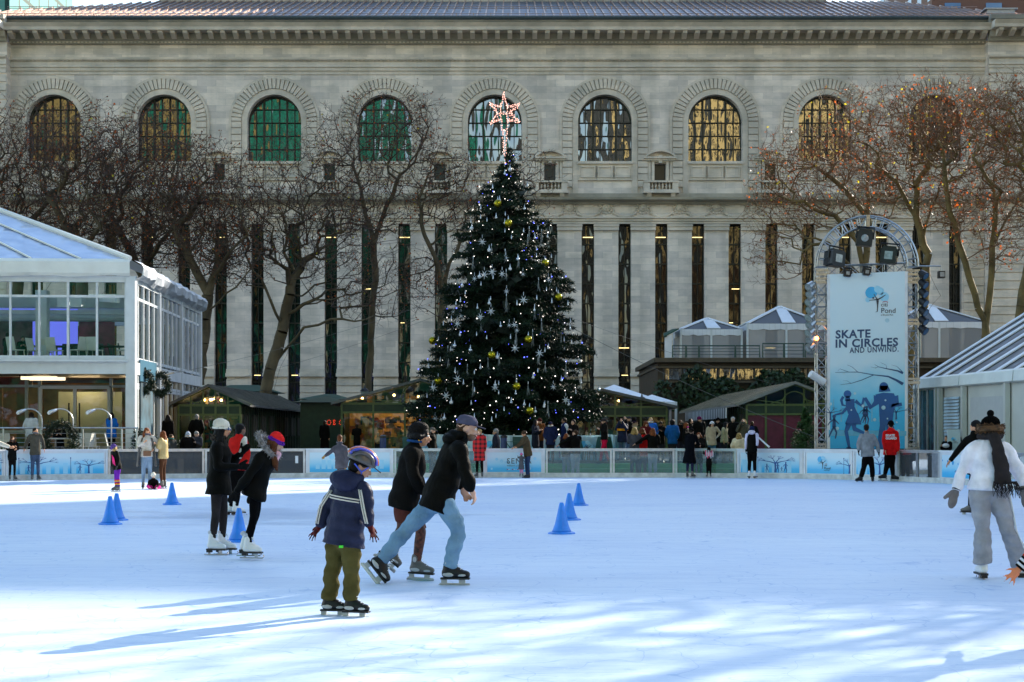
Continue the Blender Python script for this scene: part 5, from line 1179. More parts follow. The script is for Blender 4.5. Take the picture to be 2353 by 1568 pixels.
# right hand trees, with sunlight tinted into bark and twigs
Y=84
plane_tree('plane_tree','plane tree spreading low limbs left of the truss arch',at(1960,1000,Y),
 [T_([(1988,1010),(1975,860),(1968,760),(1985,640),(1975,560),(1955,520)],Y),T_([(1975,560),(1920,500),(1850,470),(1790,450)],Y,[0,0,-1,-1]),T_([(1985,640),(1992,520),(1995,430),(1990,350)],Y),T_([(1985,640),(1900,560),(1820,540)],Y,[0,-1,-2]),T_([(1992,500),(1930,420),(1870,380)],Y)],
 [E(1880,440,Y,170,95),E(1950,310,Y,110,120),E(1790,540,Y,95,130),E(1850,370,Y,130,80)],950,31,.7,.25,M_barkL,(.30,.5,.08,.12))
Y=78
plane_tree('plane_tree','plane tree with pale kinked stem just right of the truss arch',at(2100,1000,Y),
 [T_([(2085,1010),(2088,860),(2100,760),(2130,680),(2130,610),(2125,560),(2105,500),(2102,430),(2130,390)],Y),T_([(2105,500),(2060,420),(2010,380)],Y),T_([(2130,610),(2160,680),(2100,760)],Y,[0,1,0]),T_([(2102,430),(2150,350),(2175,300)],Y),T_([(2120,560),(2140,480),(2170,400)],Y)],
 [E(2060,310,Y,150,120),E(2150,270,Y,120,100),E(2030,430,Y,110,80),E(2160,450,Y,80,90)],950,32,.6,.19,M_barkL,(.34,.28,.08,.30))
Y=76
plane_tree('plane_tree','tall V-forked plane tree behind the long tent, bright with rusty leaves',at(2262,1000,Y),
 [T_([(2262,1010),(2262,860),(2262,740),(2240,680),(2215,600),(2190,520),(2178,450),(2170,380)],Y),T_([(2264,760),(2275,680),(2280,600),(2288,500),(2285,400)],Y),T_([(2288,480),(2300,440),(2250,390),(2200,385)],Y,[0,-1,-1,-2]),T_([(2215,600),(2260,570),(2330,560)],Y,[0,-1,-2]),T_([(2285,560),(2330,470),(2353,440)],Y)],
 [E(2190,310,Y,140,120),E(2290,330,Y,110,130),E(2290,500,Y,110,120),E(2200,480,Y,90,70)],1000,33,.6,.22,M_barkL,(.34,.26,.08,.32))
Y=72
plane_tree('plane_tree','plane tree cut by the right picture edge, leaning stem over the tent',at(2345,1000,Y),
 [T_([(2335,1010),(2338,800),(2345,700),(2365,600),(2385,520),(2400,440)],Y),T_([(2400,440),(2340,380),(2290,370)],Y),T_([(2400,440),(2420,330),(2400,250)],Y)],
 [E(2360,300,Y,130,140),E(2400,450,Y,120,110),E(2300,250,Y,80,80)],800,34,.6,.2,M_barkL,(.34,.28,.08,.30))
# park trees outside the picture whose branches streak the sunlight on the near ice
src=plane_tree('plane_tree','park plane tree standing beyond the right side of the rink, outside the picture',(20,35.5,0),[[(20,35.5,0),(20,35.5,5),(20.3,35.7,9)],[(20,35.5,6),(18,34.5,11)],[(20,35.5,6),(22,37,11)]],[((20,35.5,14),(4.4,4.4,4.2)),((19,34,11),(3.6,3.6,3))],520,55,.3,.26)
for (dx,dy) in ((-3.2,-7.5),(3.4,-2.6)): dup(src,(20+dx,35.5+dy,0),dx,'park plane tree standing beyond the right side of the rink, outside the picture')
# ================================================================ banner tower of aluminium truss
TY=57.0
M_alu=mat('truss_aluminium',(.42,.43,.43),.3,.85,.2,8)
def TX(x): return at(x,0,TY).x
def TZ(y): return CH+(CY-y)/F*TY
TT=thing('truss_arch','silver box truss arch carrying the tall skating banner','truss',(TX(1990),TY,0))
def box_truss(b,p,q,w,h,side,fwd,step=.5,r=.028):
    """four chords with lacing"""
    p=V(p);q=V(q); L_=(q-p).length; d=(q-p)/L_; cs=[(i*w/2,j*h/2) for i,j in ((-1,-1),(1,-1),(1,1),(-1,1))]
    for a,c in cs: b.tube([p+side*a+fwd*c,q+side*a+fwd*c],r,6)
    n=max(2,int(L_/step))
    for k in range(n+1):
        t=L_*k/n
        for m_ in range(4):
            (a0,c0),(a1,c1)=cs[m_],cs[(m_+1)%4]
            A=p+d*t+side*a0+fwd*c0; B=p+d*t+side*a1+fwd*c1; b.tube([A,B],r*.55,4)
            if k<n:
                t2=L_*(k+1)/n; B2=p+d*t2+side*a1+fwd*c1; A2=p+d*t2+side*a0+fwd*c0
                b.tube([A,B2] if k%2 else [B,A2],r*.5,4)
X_=V((1,0,0)); Y_=V((0,1,0)); tw_=TX(1901)-TX(1876)
cols=(TX(1888),TX(2094.5)); ztop=TZ(622)
for xc in cols:
    b=MB(); box_truss(b,(xc,TY,0),(xc,TY,ztop),tw_,.40,X_,Y_,.42,.03); b.build('truss_column',M_alu,TT)
    b=MB()
    for yy in (632,650,745,880,1030): z=TZ(yy); b.box(xc-tw_/2-.05,xc+tw_/2+.05,TY-.24,TY-.19,z-.05,z+.05); b.box(xc-tw_/2-.05,xc+tw_/2+.05,TY-.24,TY-.19,z+.09,z+.17)
    b.box(xc-.4,xc+.4,TY-.4,TY+.4,0,.05); build_each(b,'coupling_plate',M_alu,TT)
# arch of two bent chords
b=MB(); xm=(cols[0]+cols[1])/2; ro=(cols[1]-cols[0])/2+tw_/2; ri_=ro-tw_; zc=TZ(614); n=28
for rr_ in (ro,ri_):
    for yy in (-.2,.2): b.tube([(xm+rr_*math.cos(math.pi*k/n),TY+yy,zc+rr_*math.sin(math.pi*k/n)) for k in range(n+1)],.032,6)
for k in range(19):
    a=math.pi*k/18; A=V((math.cos(a),0,math.sin(a))); c=V((xm,TY,zc))
    for yy in (-.2,.2): b.tube([c+A*ri_+Y_*yy,c+A*ro+Y_*yy],.02,4)
    b.tube([c+A*ro-Y_*.2,c+A*ro+Y_*.2],.018,4); b.tube([c+A*ri_-Y_*.2,c+A*ri_+Y_*.2],.018,4)
    if k<18:
        a2=math.pi*(k+1)/18; A2=V((math.cos(a2),0,math.sin(a2))); b.tube([c+A*ri_-Y_*.2,c+A2*ri_+Y_*.2],.015,4)
        if k%3==0: b.tube([c+A*ro-Y_*.2,c+A2*ri_-Y_*.2],.015,4)
b.box(xm-.06,xm+.06,TY-.26,TY-.2,zc+ri_-.02,zc+ro+.03); b.build('truss_arch_span',M_alu,TT)
b=MB(); box_truss(b,(cols[0]+tw_/2,TY,TZ(623)),(cols[1]-tw_/2,TY,TZ(616)),.3,.34,Y_,Z,.4,.026); b.build('crossbar',M_alu,TT)
# banner
BN=thing('skating_banner','tall blue banner reading SKATE IN CIRCLES AND UNWIND','banner',(TX(1988),TY-.3,0))
xa,xb=TX(1897),TX(2081); z0,z1=TZ(1031),TZ(634)
m_ban=gradmat('print_banner',[(0,(.04,.42,.70)),(.2,(.03,.42,.76)),(.36,(.05,.50,.82)),(.46,(.16,.60,.84)),(.56,(.40,.70,.84)),(.64,(.60,.78,.86)),(1,(.68,.82,.88))],z0-.9,z1,.07,.25)
yb=TY-.30
b=MB(); b.box(xa+.1,xb-.1,yb,yb+.012,z0,z1+.02); b.prism([(xa+.1,yb,z1+.02),(xb-.1,yb,z1+.02),(xb-.1,yb,z1+.13)],(0,.012,0)); b.build('printed_sheet',m_ban,BN)
b=MB(); b.box(xa,xa+.1,yb-.002,yb+.014,z0,z1+.02); b.box(xb-.1,xb,yb-.002,yb+.014,z0,z1+.13); b.build('white_border',M_bw,BN)
U=X_; W=Z
pond_logo(V((TX(2018),yb-.004,TZ(719))),U,W,1.03,BN)
def line(txt,xl,xr,ybase,ytop,sp=1.08,bold=.012):
    sz=(TZ(ytop)-TZ(ybase))/.70
    o=text_mesh(txt,sz,V((0,yb-.006,0)),U,W,'lettering',M_ink2,BN,spacing=sp,bold=bold)
    xs=[v.co.x for v in o.data.vertices]; w0,w1=min(xs),max(xs); k=(TX(xr)-TX(xl))/(w1-w0)
    sh_=Matrix.Identity(4)
    for v in o.data.vertices:
        nx=TX(xl)+(v.co.x-w0)*k; v.co.x=nx; v.co.z=TZ(ybase)+v.co.z+(nx-TX(xl))*.03
M_ink2=mat('print_slate_blue',(.03,.07,.16),.45,0,.05)
line('SKATE',1916,1996,779,761); line('IN CIRCLES',1916,2059,800,782); line('AND UNWIND.',1948,2060,812.5,800,1.15,.006)
sh=Sheet(V((xa,yb,z0)),U,W,.004); wd_=xb-xa; ht=z1-z0
def q(x,y): return (TX(x)-xa,TZ(y)-z0)
# pale circles
sh.mb.mi=2
for (x,y,r) in ((2034,738,5),(1935,860,3),(1960,905,3),(2008,846,2.5),(1920,985,4),(2060,990,3),(1945,1010,3)): u,v=q(x,y); sh.disc(u,v,r*TY/F,16)
sh.mb.mi=1; sh.lay=.7
for a in range(9): u=.2+a*.27; sh.poly([(u,.95),(u+.05,.95),(u+.05,1.75),(u,1.75)])
sh.poly([(.05,.45),(wd_-.05,.45),(wd_-.05,.62),(.05,.66)])
# long branches
sh.mb.mi=0; sh.lay=1.5
def qs(l): return [q(1897+a,y) for a,y in l]
px=lambda c:1897+(c-100)*.1833  # helper from a close view of the banner
py=lambda c:775.5+c*.1833
def S_(l,w): 
    pts=[(TX(px(a))-xa,TZ(py(c))-z0) for a,c in l]
    if hasattr(w,'__len__'): 
        # resample widths
        n_=len(pts); w=[np.interp(k/(n_-1),np.linspace(0,1,len(w)),w) for k in range(n_)]
    sh.stroke(pts,w)
S_([(1045,590),(960,540),(860,495),(680,475),(480,440),(370,440),(200,445)],[.11,.06,.03,.02,.012]); S_([(680,475),(530,540),(400,580),(265,598)],[.03,.02,.01]); S_([(480,440),(415,380),(350,350)],[.018,.008]); S_([(370,440),(260,400),(230,425)],[.015,.006]); S_([(1045,455),(980,425),(840,398),(740,375),(690,345)],[.08,.04,.02,.008]); S_([(840,395),(835,355),(765,320)],[.014,.006]); S_([(740,375),(700,388),(640,375)],[.012,.005]); S_([(1040,440),(970,370),(900,350)],[.03,.01,.004]); S_([(395,580),(350,550),(300,545)],[.012,.004])
# skating couple silhouettes (plain printed figures)
sh.mb.mi=3; sh.lay=2.2
def SP_(l): sh.poly([(TX(px(a))-xa,TZ(py(c))-z0) for a,c in l])
def D_(a,c,r): sh.disc(TX(px(a))-xa,TZ(py(c))-z0,r*.1833*TY/F,18)
D_(352,715,48); SP_([(330,740),(380,740),(390,800),(320,800)]); S_([(300,745),(275,790),(290,850),(330,860)],[.10,.10,.04]); SP_([(330,780),(440,775),(440,870),(480,960),(360,960),(330,870)]); sh.lay=2.4; SP_([(372,950),(485,950),(527,1095),(320,1090)]); S_([(450,800),(530,860),(560,760)],[.13,.12,.09]); S_([(340,890),(290,950),(190,975)],[.11,.08,.05]); S_([(370,1085),(335,1180),(355,1280),(375,1395)],[.20,.13,.12,.08]); S_([(430,1085),(440,1150),(560,1200)],[.18,.16,.09]); SP_([(340,1375),(395,1375),(400,1398),(335,1398)])
sh.lay=2.2; D_(805,620,54); SP_([(752,610),(858,610),(890,680),(742,690)]); SP_([(700,720),(800,695),(930,705),(965,790),(925,960),(915,1050),(985,1390),(860,1390),(832,1100),(800,1390),(715,1390),(755,1100),(745,850)]); sh.lay=2.5; S_([(730,740),(710,820),(640,880),(570,760)],[.30,.2,.17,.10]); S_([(940,740),(965,830),(900,860),(1030,840)],[.26,.18,.13,.12])
sh.mb.mi=0; sh.lay=1.8
for (a,c,h) in ((560,1085,.75),(592,1085,.75),(185,1270,1.0)): u=TX(px(a))-xa; v=TZ(py(c))-z0; print_skater(sh,u,v,h*.85)
for (a,c,h) in ((960,1030,.5),(140,1040,.5)): u=TX(px(a))-xa; v=TZ(py(c))-z0; print_tree(sh,u,v,h)
sh.mb.mi=2; sh.lay=3.2
for (a,c,r) in ((800,883,26),(545,862,18),(825,792,12),(400,913,10),(140,838,20),(965,1067,12),(850,1020,10),(690,1035,20)): D_(a,c,r)
sh.build('artwork',[M_ink,mat('print_sky_soft',(.13,.46,.66),.4,0,.1),mat('print_sky_pale',(.42,.64,.72),.4,0,.1),mat('print_deep_blue',(.012,.10,.30),.4,0,.25,.9)],BN)
# three moving lights and two small floods
M_blk=mat('lamp_black',(.012,.012,.014),.4,.2,.2,6); M_lens=mat('lamp_glass_disc',(.28,.30,.31),.12,0,.3,9,spec=.8)
def flood(x,y,s,rz,label,round_=True):
    c=V((TX(x),TY-.45,TZ(y))); t=thing('stage_light',label,'stage light',c,group='black stage lights on the truss arch'); T=Matrix.Translation(c)@Matrix.Rotation(rz,4,'Z')@Matrix.Rotation(.12,4,'Y')
    b=MB(); b.prism([T@V(p) for p in ((-s,-.02,-s*.8),(-s*.8,-.02,-s),(s*.8,-.02,-s),(s,-.02,-s*.8),(s,-.02,s*.8),(s*.8,-.02,s),(-s*.8,-.02,s),(-s,-.02,s*.8))],(T.to_3x3()@V((0,s*1.5,0)))); 
    b.box(-s*.8,s*.8,.1,s*1.3,s,s*1.2,T); 
    for k in range(6): b.box(-s*1.04,s*1.04,.15+k*s*.2,.19+k*s*.2,-s*.9,s*.9,T)
    b.build('housing',M_blk,t,fixn=True)
    b=MB()
    if round_: b.ball((0,0,0),(s*.48,.03,s*.48),16,8,T.to_3x3().to_4x4()); b.v=[tuple(V(v)+T.translation+T.to_3x3()@V((0,-.03,0))) for v in b.v]
    else: b.box(-s*.5,s*.5,-.04,-.02,-s*.5,s*.5,T)
    b.build('lens',M_lens,t)
    b=MB(); b.tube([T@V((-s*1.12,s*.6,0)),T@V((-s*1.12,s*.6,s*1.5)),T@V((s*1.12,s*.6,s*1.5)),T@V((s*1.12,s*.6,0))],.035,6); b.build('yoke',M_blk,t); return t
flood(1981,551,.27,-.15,'round-lensed stage light hanging at the top of the arch'); flood(1921,597,.28,.45,'square-lensed stage light in the lower corner of arch, turned toward the truss',False); flood(2035,590,.28,-.3,'square-lensed stage light near the arch shoulder above the logo',False)
flood(1942,631,.12,0,'small black flood clamped over the banner edge, outer one',False); flood(1986,628,.12,0,'small black flood clamped over the banner edge, middle one',False)
# par can strings down both sides
def par(x,y,rz,label,grp,disc):
    c=V((TX(x),TY-.25,TZ(y))); t=thing('spotlight_can',label,'stage light',c,group=grp); d=V((math.sin(rz),-math.cos(rz)*.6,-.5)).normalized()
    b=MB(); b.tube([c+d*-.16,c-d*.12,c+d*.02,c+d*.16],[.05,.12,.14,.16],12); b.build('can',M_alu if not disc else M_blk,t,smooth=False)
    b=MB(); b.tube([c+d*.155,c+d*.165],[.13,.13],12); b.build('lens',mat('blue_gel',(.03,.10,.20),.15,0,.1,spec=.8) if disc else M_lens,t)
for k in range(9): par(1860+(k%2)*2,658+k*17.5,-.7,'silver spotlight can strung along the outer side of the left truss','silver spotlight cans beside the banner',False)
for k in range(7): par(2116,632+k*21,.5,'black spotlight can with blue gel strung beside the right truss','blue-gel spotlight cans beside the banner',True)
for (x,sd) in ((1870,-1),(2112,1)):
    b=MB(); t=thing('light_pipe','thin vertical pipe holding the spotlight cans, %s the banner'%('outside the truss before' if sd<0 else 'on the tent side of'),'pipe',(TX(x),TY-.1,0)); b.tube([(TX(x),TY-.15,TZ(822)),(TX(x),TY-.15,TZ(628))],.03,8); b.build('pipe_tube',M_alu,t)
    b=MB(); b.tube([(TX(x),TY-.15,TZ(640)),(TX(x)-sd*.35,TY-.1,TZ(640))],.02,6); b.tube([(TX(x),TY-.15,TZ(800)),(TX(x)-sd*.35,TY-.1,TZ(800))],.02,6); b.build('clamp',M_alu,t)
t=thing('outrigger_light','small flood light hung on an outrigger bar beside the arch','stage light',(TX(2140),TY,TZ(612)))
b=MB(); b.tube([(TX(2108),TY,TZ(612)),(TX(2162),TY,TZ(612)),(TX(2162),TY,TZ(626))],.03,6); b.build('bar',M_alu,t); b=MB(); b.bx((TX(2162),TY-.05,TZ(632)),(.22,.25,.25)); b.build('housing',M_blk,t); b=MB(); b.bx((TX(2162),TY-.185,TZ(632)),(.16,.02,.16)); b.build('lens',M_lens,t)
c=V((TX(1873),TY-.3,TZ(779))); t=thing('warning_light','small glowing orange lamp on the left truss','lamp',c); b=MB(); b.ball(c,.075,12,8); b.build('globe',emis('orange_lamp',(1,.28,.05),7),t); b=MB(); b.bx(c+V((.05,.1,.0)),(.12,.1,.12)); b.build('bracket',M_blk,t)
c=V((TX(1876),TY-.35,TZ(872))); t=thing('security_camera','white tube camera on the left truss column','camera',c); b=MB(); b.tube([c+V((-.3,-.1,.18)),c+V((.22,.05,-.12))],[.14,.13],12); b.build('housing',M_bw,t); b=MB(); b.beam(c+V((.05,0,-.1)),c+V((.3,.2,-.3)),.06); b.build('bracket',M_alu,t)
# small fir beside the banner and wreaths
M_fir=mat('needles_fresh_green',(.035,.085,.012),.6,0,.45,3); M_firD=mat('needles_dark',(.012,.028,.010),.6,0,.5,2.2)
def needle_clump(b,p,d,l,r,n,rng,droop=.2,nl=.13,w=.018):
    """a spray: thin needle-like blades along a twig"""
    d=d.normalized()
    for k in range(n):
        t=k/n; q_=p+d*(l*t)+V((0,0,-droop*t*t*l)); a=V((rng.uniform(-1,1),rng.uniform(-1,1),rng.uniform(-.8,1))); a=(a-d*a.dot(d)*.6).normalized()*(nl*(1.1-.5*t)*rng.uniform(.7,1.2))+d*nl*.35; s_=a.cross(V((rng.uniform(-1,1),rng.uniform(-1,1),rng.uniform(-1,1)))); 
        if s_.length<1e-5: continue
        s_=s_.normalized()*w; b.add([q_-s_,q_+s_,q_+a],[(0,1,2)])
def small_fir(x,ybot,ytop,Y,label,rad):
    p=at(x,0,Y); zb_=.5; zt3=CH+(CY-ytop)/F*Y; t=thing('small_fir_tree',label,'tree',(p.x,Y,zb_)); rng=random.Random(int(x)); b=MB(); H_=zt3-zb_
    for k in range(330):
        h=rng.random()**1.25; r_=rad*(1-h)+.05; a=rng.uniform(0,2*math.pi); d=V((math.cos(a),math.sin(a),.35)); st_=V((p.x,Y,zb_+h*H_*.95))+d*(r_*.15); needle_clump(b,st_,d,r_*rng.uniform(.7,1.0),0,26,rng,.1,.13,.014)
    for k in range(12): needle_clump(b,V((p.x,Y,zt3-.5)),V((rng.uniform(-.3,.3),rng.uniform(-.3,.3),1)),.5,0,20,rng,0,.1,.012)
    b.build('crown',M_fir,t); b=MB(); b.tube([(p.x,Y,0.4),(p.x,Y,zt3-.2)],[.06,.015],6); b.build('trunk',mat('bark_dark',(.03,.022,.015),.9,0,.3,8),t)
small_fir(1852,1030,934,61.2,'small bright green fir tree left of the banner tower',.80)
rng=random.Random(99); b=MB()
t=thing('evergreen_clippings','low brown-green evergreen clippings heaped at the foot of the banner','greenery',(TX(1915),58.7,0))
for k in range(240): needle_clump(b,V((at(rng.uniform(1868,1955),0,58.8).x,58.8+rng.uniform(-.3,.3),rng.uniform(.5,1.25))),V((rng.uniform(-1,1),rng.uniform(-.5,.5),rng.uniform(0,1))),.35,0,12,rng)
b.build('sprigs',M_firD,t)
def wreath(c,rad,label,nrm=V((0,-1,0)),m=None):
    t=thing('wreath',label,'wreath',c,group='evergreen wreaths'); rng=random.Random(int(c.x*10)); b=MB(); s_=nrm.cross(Z).normalized()
    for k in range(420):
        a=rng.uniform(0,2*math.pi); rr_=rad*rng.uniform(.55,.98); p=c+s_*(math.cos(a)*rr_)+Z*(math.sin(a)*rr_)+nrm*rng.uniform(-.1,.1); needle_clump(b,p,V((rng.uniform(-1,1),rng.uniform(-1,1),rng.uniform(-1,1))),.14,0,8,rng,0,.11,.016)
    b.build('greenery',m or M_firD,t); b=MB(); b.tube([c+s_*(math.cos(a)*rad*.78)+Z*(math.sin(a)*rad*.78) for a in [2*math.pi*k/20 for k in range(21)]],.03,5,False); b.build('ring',M_firD,t)
    return t
wreath(at(139,1011,55.3)+V((0,-.05,0)),.66,'large evergreen wreath hung on the terrace railing')
wreath(at(324,879,60)+V((.12,-.1,0)),.46,'evergreen wreath nearest the corner column, cut by it',V((.75,-.66,0)))
wreath(at(353,884,62.5)+V((.25,-.1,0)),.50,'evergreen wreath farther along the side wall with cyan sign',V((.75,-.66,0)))
# ================================================================ christmas tree
CY0=66.0
CT=thing('christmas_tree','huge dark christmas tree strung with tiny lights in the plaza centre','tree',(at(1160,0,CY0).x,CY0,.5))
xt=at(1163,0,CY0).x; zb0=.9; ztp=at(0,338,CY0).z
prof=[(338,7),(368,15),(390,27),(418,46),(460,68),(500,86),(557,106),(600,124),(690,156),(780,174),(840,190),(900,208),(960,214),(1000,185)]
def crad(z):
    y=CY-(z-CH)/CY0*F; return np.interp(y,[p[0] for p in prof],[p[1] for p in prof])*CY0/F
rng=random.Random(4); b=MB(); br_b=MB()
ORN=[]
NB=430
for k in range(NB):
    h=1-((k+rng.random())/NB)**.64; z=zb0+(ztp-zb0)*h; R0=crad(z); a=rng.uniform(0,2*math.pi); lob=1+.10*math.sin(z*2.6+a*2.3)+.07*math.sin(a*5+z*7); R1=R0*lob*rng.uniform(.84,1.06)
    d=V((math.cos(a),math.sin(a),0)); sd_=V((-d.y,d.x,0)); rise=R1*.22; base_=V((xt,CY0,z+rise))
    def bp_(t): return base_+d*(R1*t)+V((0,0,-rise*1.5*t+rise*.55*t*t*t))
    if k%3==0: br_b.tube([bp_(0),bp_(.5),bp_(1)],[.035,.02,.006],4)
    n_=max(4,int(R1*.75/.10))
    for j in range(n_+1):
        t=.25+.75*j/n_; p=bp_(t); l=.16+.34*R1*(1-t)*.9; 
        for sg in (-1,1):
            dd=(d*.75+sd_*sg*rng.uniform(.6,1.1)+V((0,0,rng.uniform(-.35,.05)))); needle_clump(b,p,dd,l*rng.uniform(.8,1.2),0,int(9+l*22),rng,.30,.15,.024)
        if j%2==0: needle_clump(b,p,d+V((0,0,rng.uniform(-.9,-.3))),.28,0,9,rng,.3,.14,.022)
    tip=bp_(1); needle_clump(b,bp_(.9),d+V((0,0,.15)),.3,0,16,rng,.0,.15,.022)
    for t in (1,.9,.78): ORN.append((bp_(t)+sd_*rng.uniform(-.15,.15)*R1,d,R1,z,a))
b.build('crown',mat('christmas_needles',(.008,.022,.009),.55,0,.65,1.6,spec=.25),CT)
br_b.build('branches',MATS['bark_dark'],CT)
b=MB(); b.tube([(xt,CY0,.5),(xt,CY0,ztp-.1)],[.28,.03],10); b.build('trunk',MATS['bark_dark'],CT)
# inner dark body of foliage: dense inner sprays so daylight does not pass
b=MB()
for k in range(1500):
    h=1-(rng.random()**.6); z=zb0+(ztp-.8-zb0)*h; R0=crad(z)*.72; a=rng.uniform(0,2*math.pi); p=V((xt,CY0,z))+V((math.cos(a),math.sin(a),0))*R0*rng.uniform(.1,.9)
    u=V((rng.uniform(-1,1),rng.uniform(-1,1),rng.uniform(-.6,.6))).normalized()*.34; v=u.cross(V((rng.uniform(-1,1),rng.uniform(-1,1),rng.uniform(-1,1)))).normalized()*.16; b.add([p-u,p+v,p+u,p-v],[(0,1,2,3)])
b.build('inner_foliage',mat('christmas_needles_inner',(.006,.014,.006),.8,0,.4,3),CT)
# lights
vis=[o for o in ORN if math.sin(o[4])<.35]
lw=MB(); rng.shuffle(vis)
mats_l=[emis('fairy_white',(1,.93,.85),1.5),emis('fairy_blue',(.10,.13,1),2.2)]
for k in range(480):
    tip,d,R1,z,a=vis[k%len(vis)]; lw.mi=1 if rng.random()<.3 else 0; s_=rng.choice((.012,.015,.018,.026)); p=tip-d*R1*rng.uniform(.0,.12)+V((rng.uniform(-.3,.3),-.08,rng.uniform(-.25,.2))); lw.ball(p,s_,5,3)
o=lw.build('fairy_lights',mats_l,CT); o['kind']='stuff'
# ornaments
M_wb=mat('ornament_white',(.62,.65,.68),.25,.15,.25,14,spec=.6); M_sb=mat('ornament_silver',(.55,.60,.66),.15,.85,.3,10); M_gb=mat('ornament_gold',(.32,.27,.01),.15,.85,.2,8); M_ws=mat('ornament_pale',(.50,.53,.55),.5,0,.2,20)
def surf(x,y,out=.12):
    """point on the near surface of the tree seen at column x, row y"""
    p=at(x,y,CY0); r=crad(p.z); dx=p.x-xt; r=max(r,abs(dx)+.05); dy=math.sqrt(max(r*r-dx*dx,0)); Yn=CY0-dy*.97-out; return at(x,y,Yn)
def template(build_):
    return build_
wball=None
def ball_orn(p,r,m,name,label,group):
    t=thing(name,label,'ornament',p,group=group); b=MB(); b.ball(p,r,14,10); b.build('globe',m,t,smooth=True); b=MB(); b.tube([p+V((0,0,r*.95)),p+V((0,0,r+.04)),p+V((0,.02,r+.14))],[.025,.02,.006],6); b.build('cap',M_alu,t); return t
big=[(1045,795,8),(1160,513,5),(1084,525,8),(1124,575,8),(1190,596,8),(1172,618,7),(1102,636,8),(1062,657,7),(1058,693,5),(1124,697,6),(1228,713,5),(1143,821,8),(1081,805,8),(1104,846,5),(1225,868,6),(1260,800,5),(1150,750,6),(1188,700,4),(1097,708,4),(1057,770,5),(1290,875,6),(1307,930,6),(1130,968,5),(1021,962,8),(994,890,6),(1037,925,8),(1090,960,4),(1335,880,5),(1376,896,8),(1310,755,5),(1290,640,5),(1268,695,4),(1175,925,6),(1205,930,6),(1230,946,6),(1250,935,5),(1185,905,5),(1065,882,4),(1046,855,5),(985,845,5),(1012,830,5),(1138,885,6),(1305,700,4),(1172,265+125,8),(1160,400,5),(1212,427,5),(1132,432,4),(1148,460,5),(1205,480,6),(1236,527,3),(1229,547,5),(1258,545,4),(1105,480,4),(1140,500,5)]
for i,(x,y,r) in enumerate(big):
    if abs(at(x,y,CY0).x-xt)>crad(at(x,y,CY0).z)*1.12+.1: continue
    ball_orn(surf(x,y),r*.54*CY0/F,M_wb if i%4 else M_sb,'ball_ornament','large white ball ornament on the christmas tree','white ball ornaments on the tree')
rng=random.Random(8)
for k in range(46):
    y=rng.uniform(480,975); z=at(0,y,CY0).z; r=crad(z)*F/CY0; x=1163+rng.uniform(-.93,.93)*r
    ball_orn(surf(x,y),rng.choice((2.4,3,3.4,2.0))*.5*CY0/F,M_wb if rng.random()<.7 else M_sb,'ball_ornament','small white or silver ball ornament on the christmas tree','small ball ornaments on the tree')
for i,(x,y) in enumerate(((1144,460+8),(1168,531-26+8),(1252,605),(1283,708-25),(994,783),(1214,780),(1130,826-10),(1007,875),(1187,910-22),(1217,944))):
    ball_orn(surf(x,y),.16,M_gb,'gold_ornament',['gold ball high up under the tree top','gold ball below the upper garland gap','gold ball at the upper flank of the tree','gold ball midway on the sunlit-tent side','gold ball hanging free at the tree edge, seen against the library','gold ball beside a white one at mid height','gold ball above a silver icicle','gold ball low near the golden stall','gold ball low in the middle of the tree','gold ball just above the crowd'][i],'gold ball ornaments on the tree')
# snowflake stars
def star_orn(p,r):
    t=thing('snowflake_ornament','pale snowflake star hung on the christmas tree','ornament',p,group='snowflake stars on the tree'); b=MB()
    for k in range(7):
        a=2*math.pi*k/7+.2; tip=p+V((math.cos(a)*r,0,math.sin(a)*r)); l=p+V((math.cos(a+.4)*r*.28,-.015,math.sin(a+.4)*r*.28)); q_=p+V((math.cos(a-.4)*r*.28,-.015,math.sin(a-.4)*r*.28)); b.add([p+V((0,-.04,0)),q_,tip,l,p+V((0,.04,0))],[(0,1,2,3),(4,3,2,1)])
    b.build('star_points',M_ws,t); b=MB(); b.tube([p+V((0,0,r*.9)),p+V((0,.03,r+.12))],.006,4); b.build('hanger',M_alu,t); return t
for k,(x,y) in enumerate([(1203,690),(1042,718),(1104,604+125),(1128,716),(1265,768),(1164,670),(1300,920),(1300-60,812),(1188,760)]+[(1163+rng.uniform(-.85,.85)*crad(at(0,yy,CY0).z)*F/CY0,yy) for yy in [rng.uniform(520,970) for _ in range(22)]]): star_orn(surf(x,y,.2),rng.uniform(.12,.2))
def icicle(p,l):
    t=thing('icicle_ornament','silvery drooping spray ornament on the christmas tree','ornament',p,group='silvery sprays on the tree'); b=MB(); rg=random.Random(int(p.x*99+p.z*17))
    for k in range(9): b.tube([p,p+V((rg.uniform(-.04,.04),rg.uniform(-.05,0),-l*.5)),p+V((rg.uniform(-.1,.1),rg.uniform(-.08,0),-l*rg.uniform(.7,1)))],[.008,.009,.002],4)
    b.build('strands',mat('icicle_grey',(.16,.18,.18),.5,.1,.2),t); b=MB(); b.tube([p,p+V((0,.02,.1))],.01,4); b.build('hanger',M_alu,t)
for k in range(30):
    y=rng.uniform(520,950); x=1163+rng.uniform(-.85,.85)*crad(at(0,y,CY0).z)*F/CY0; icicle(surf(x,y,.15),rng.uniform(.35,.7))
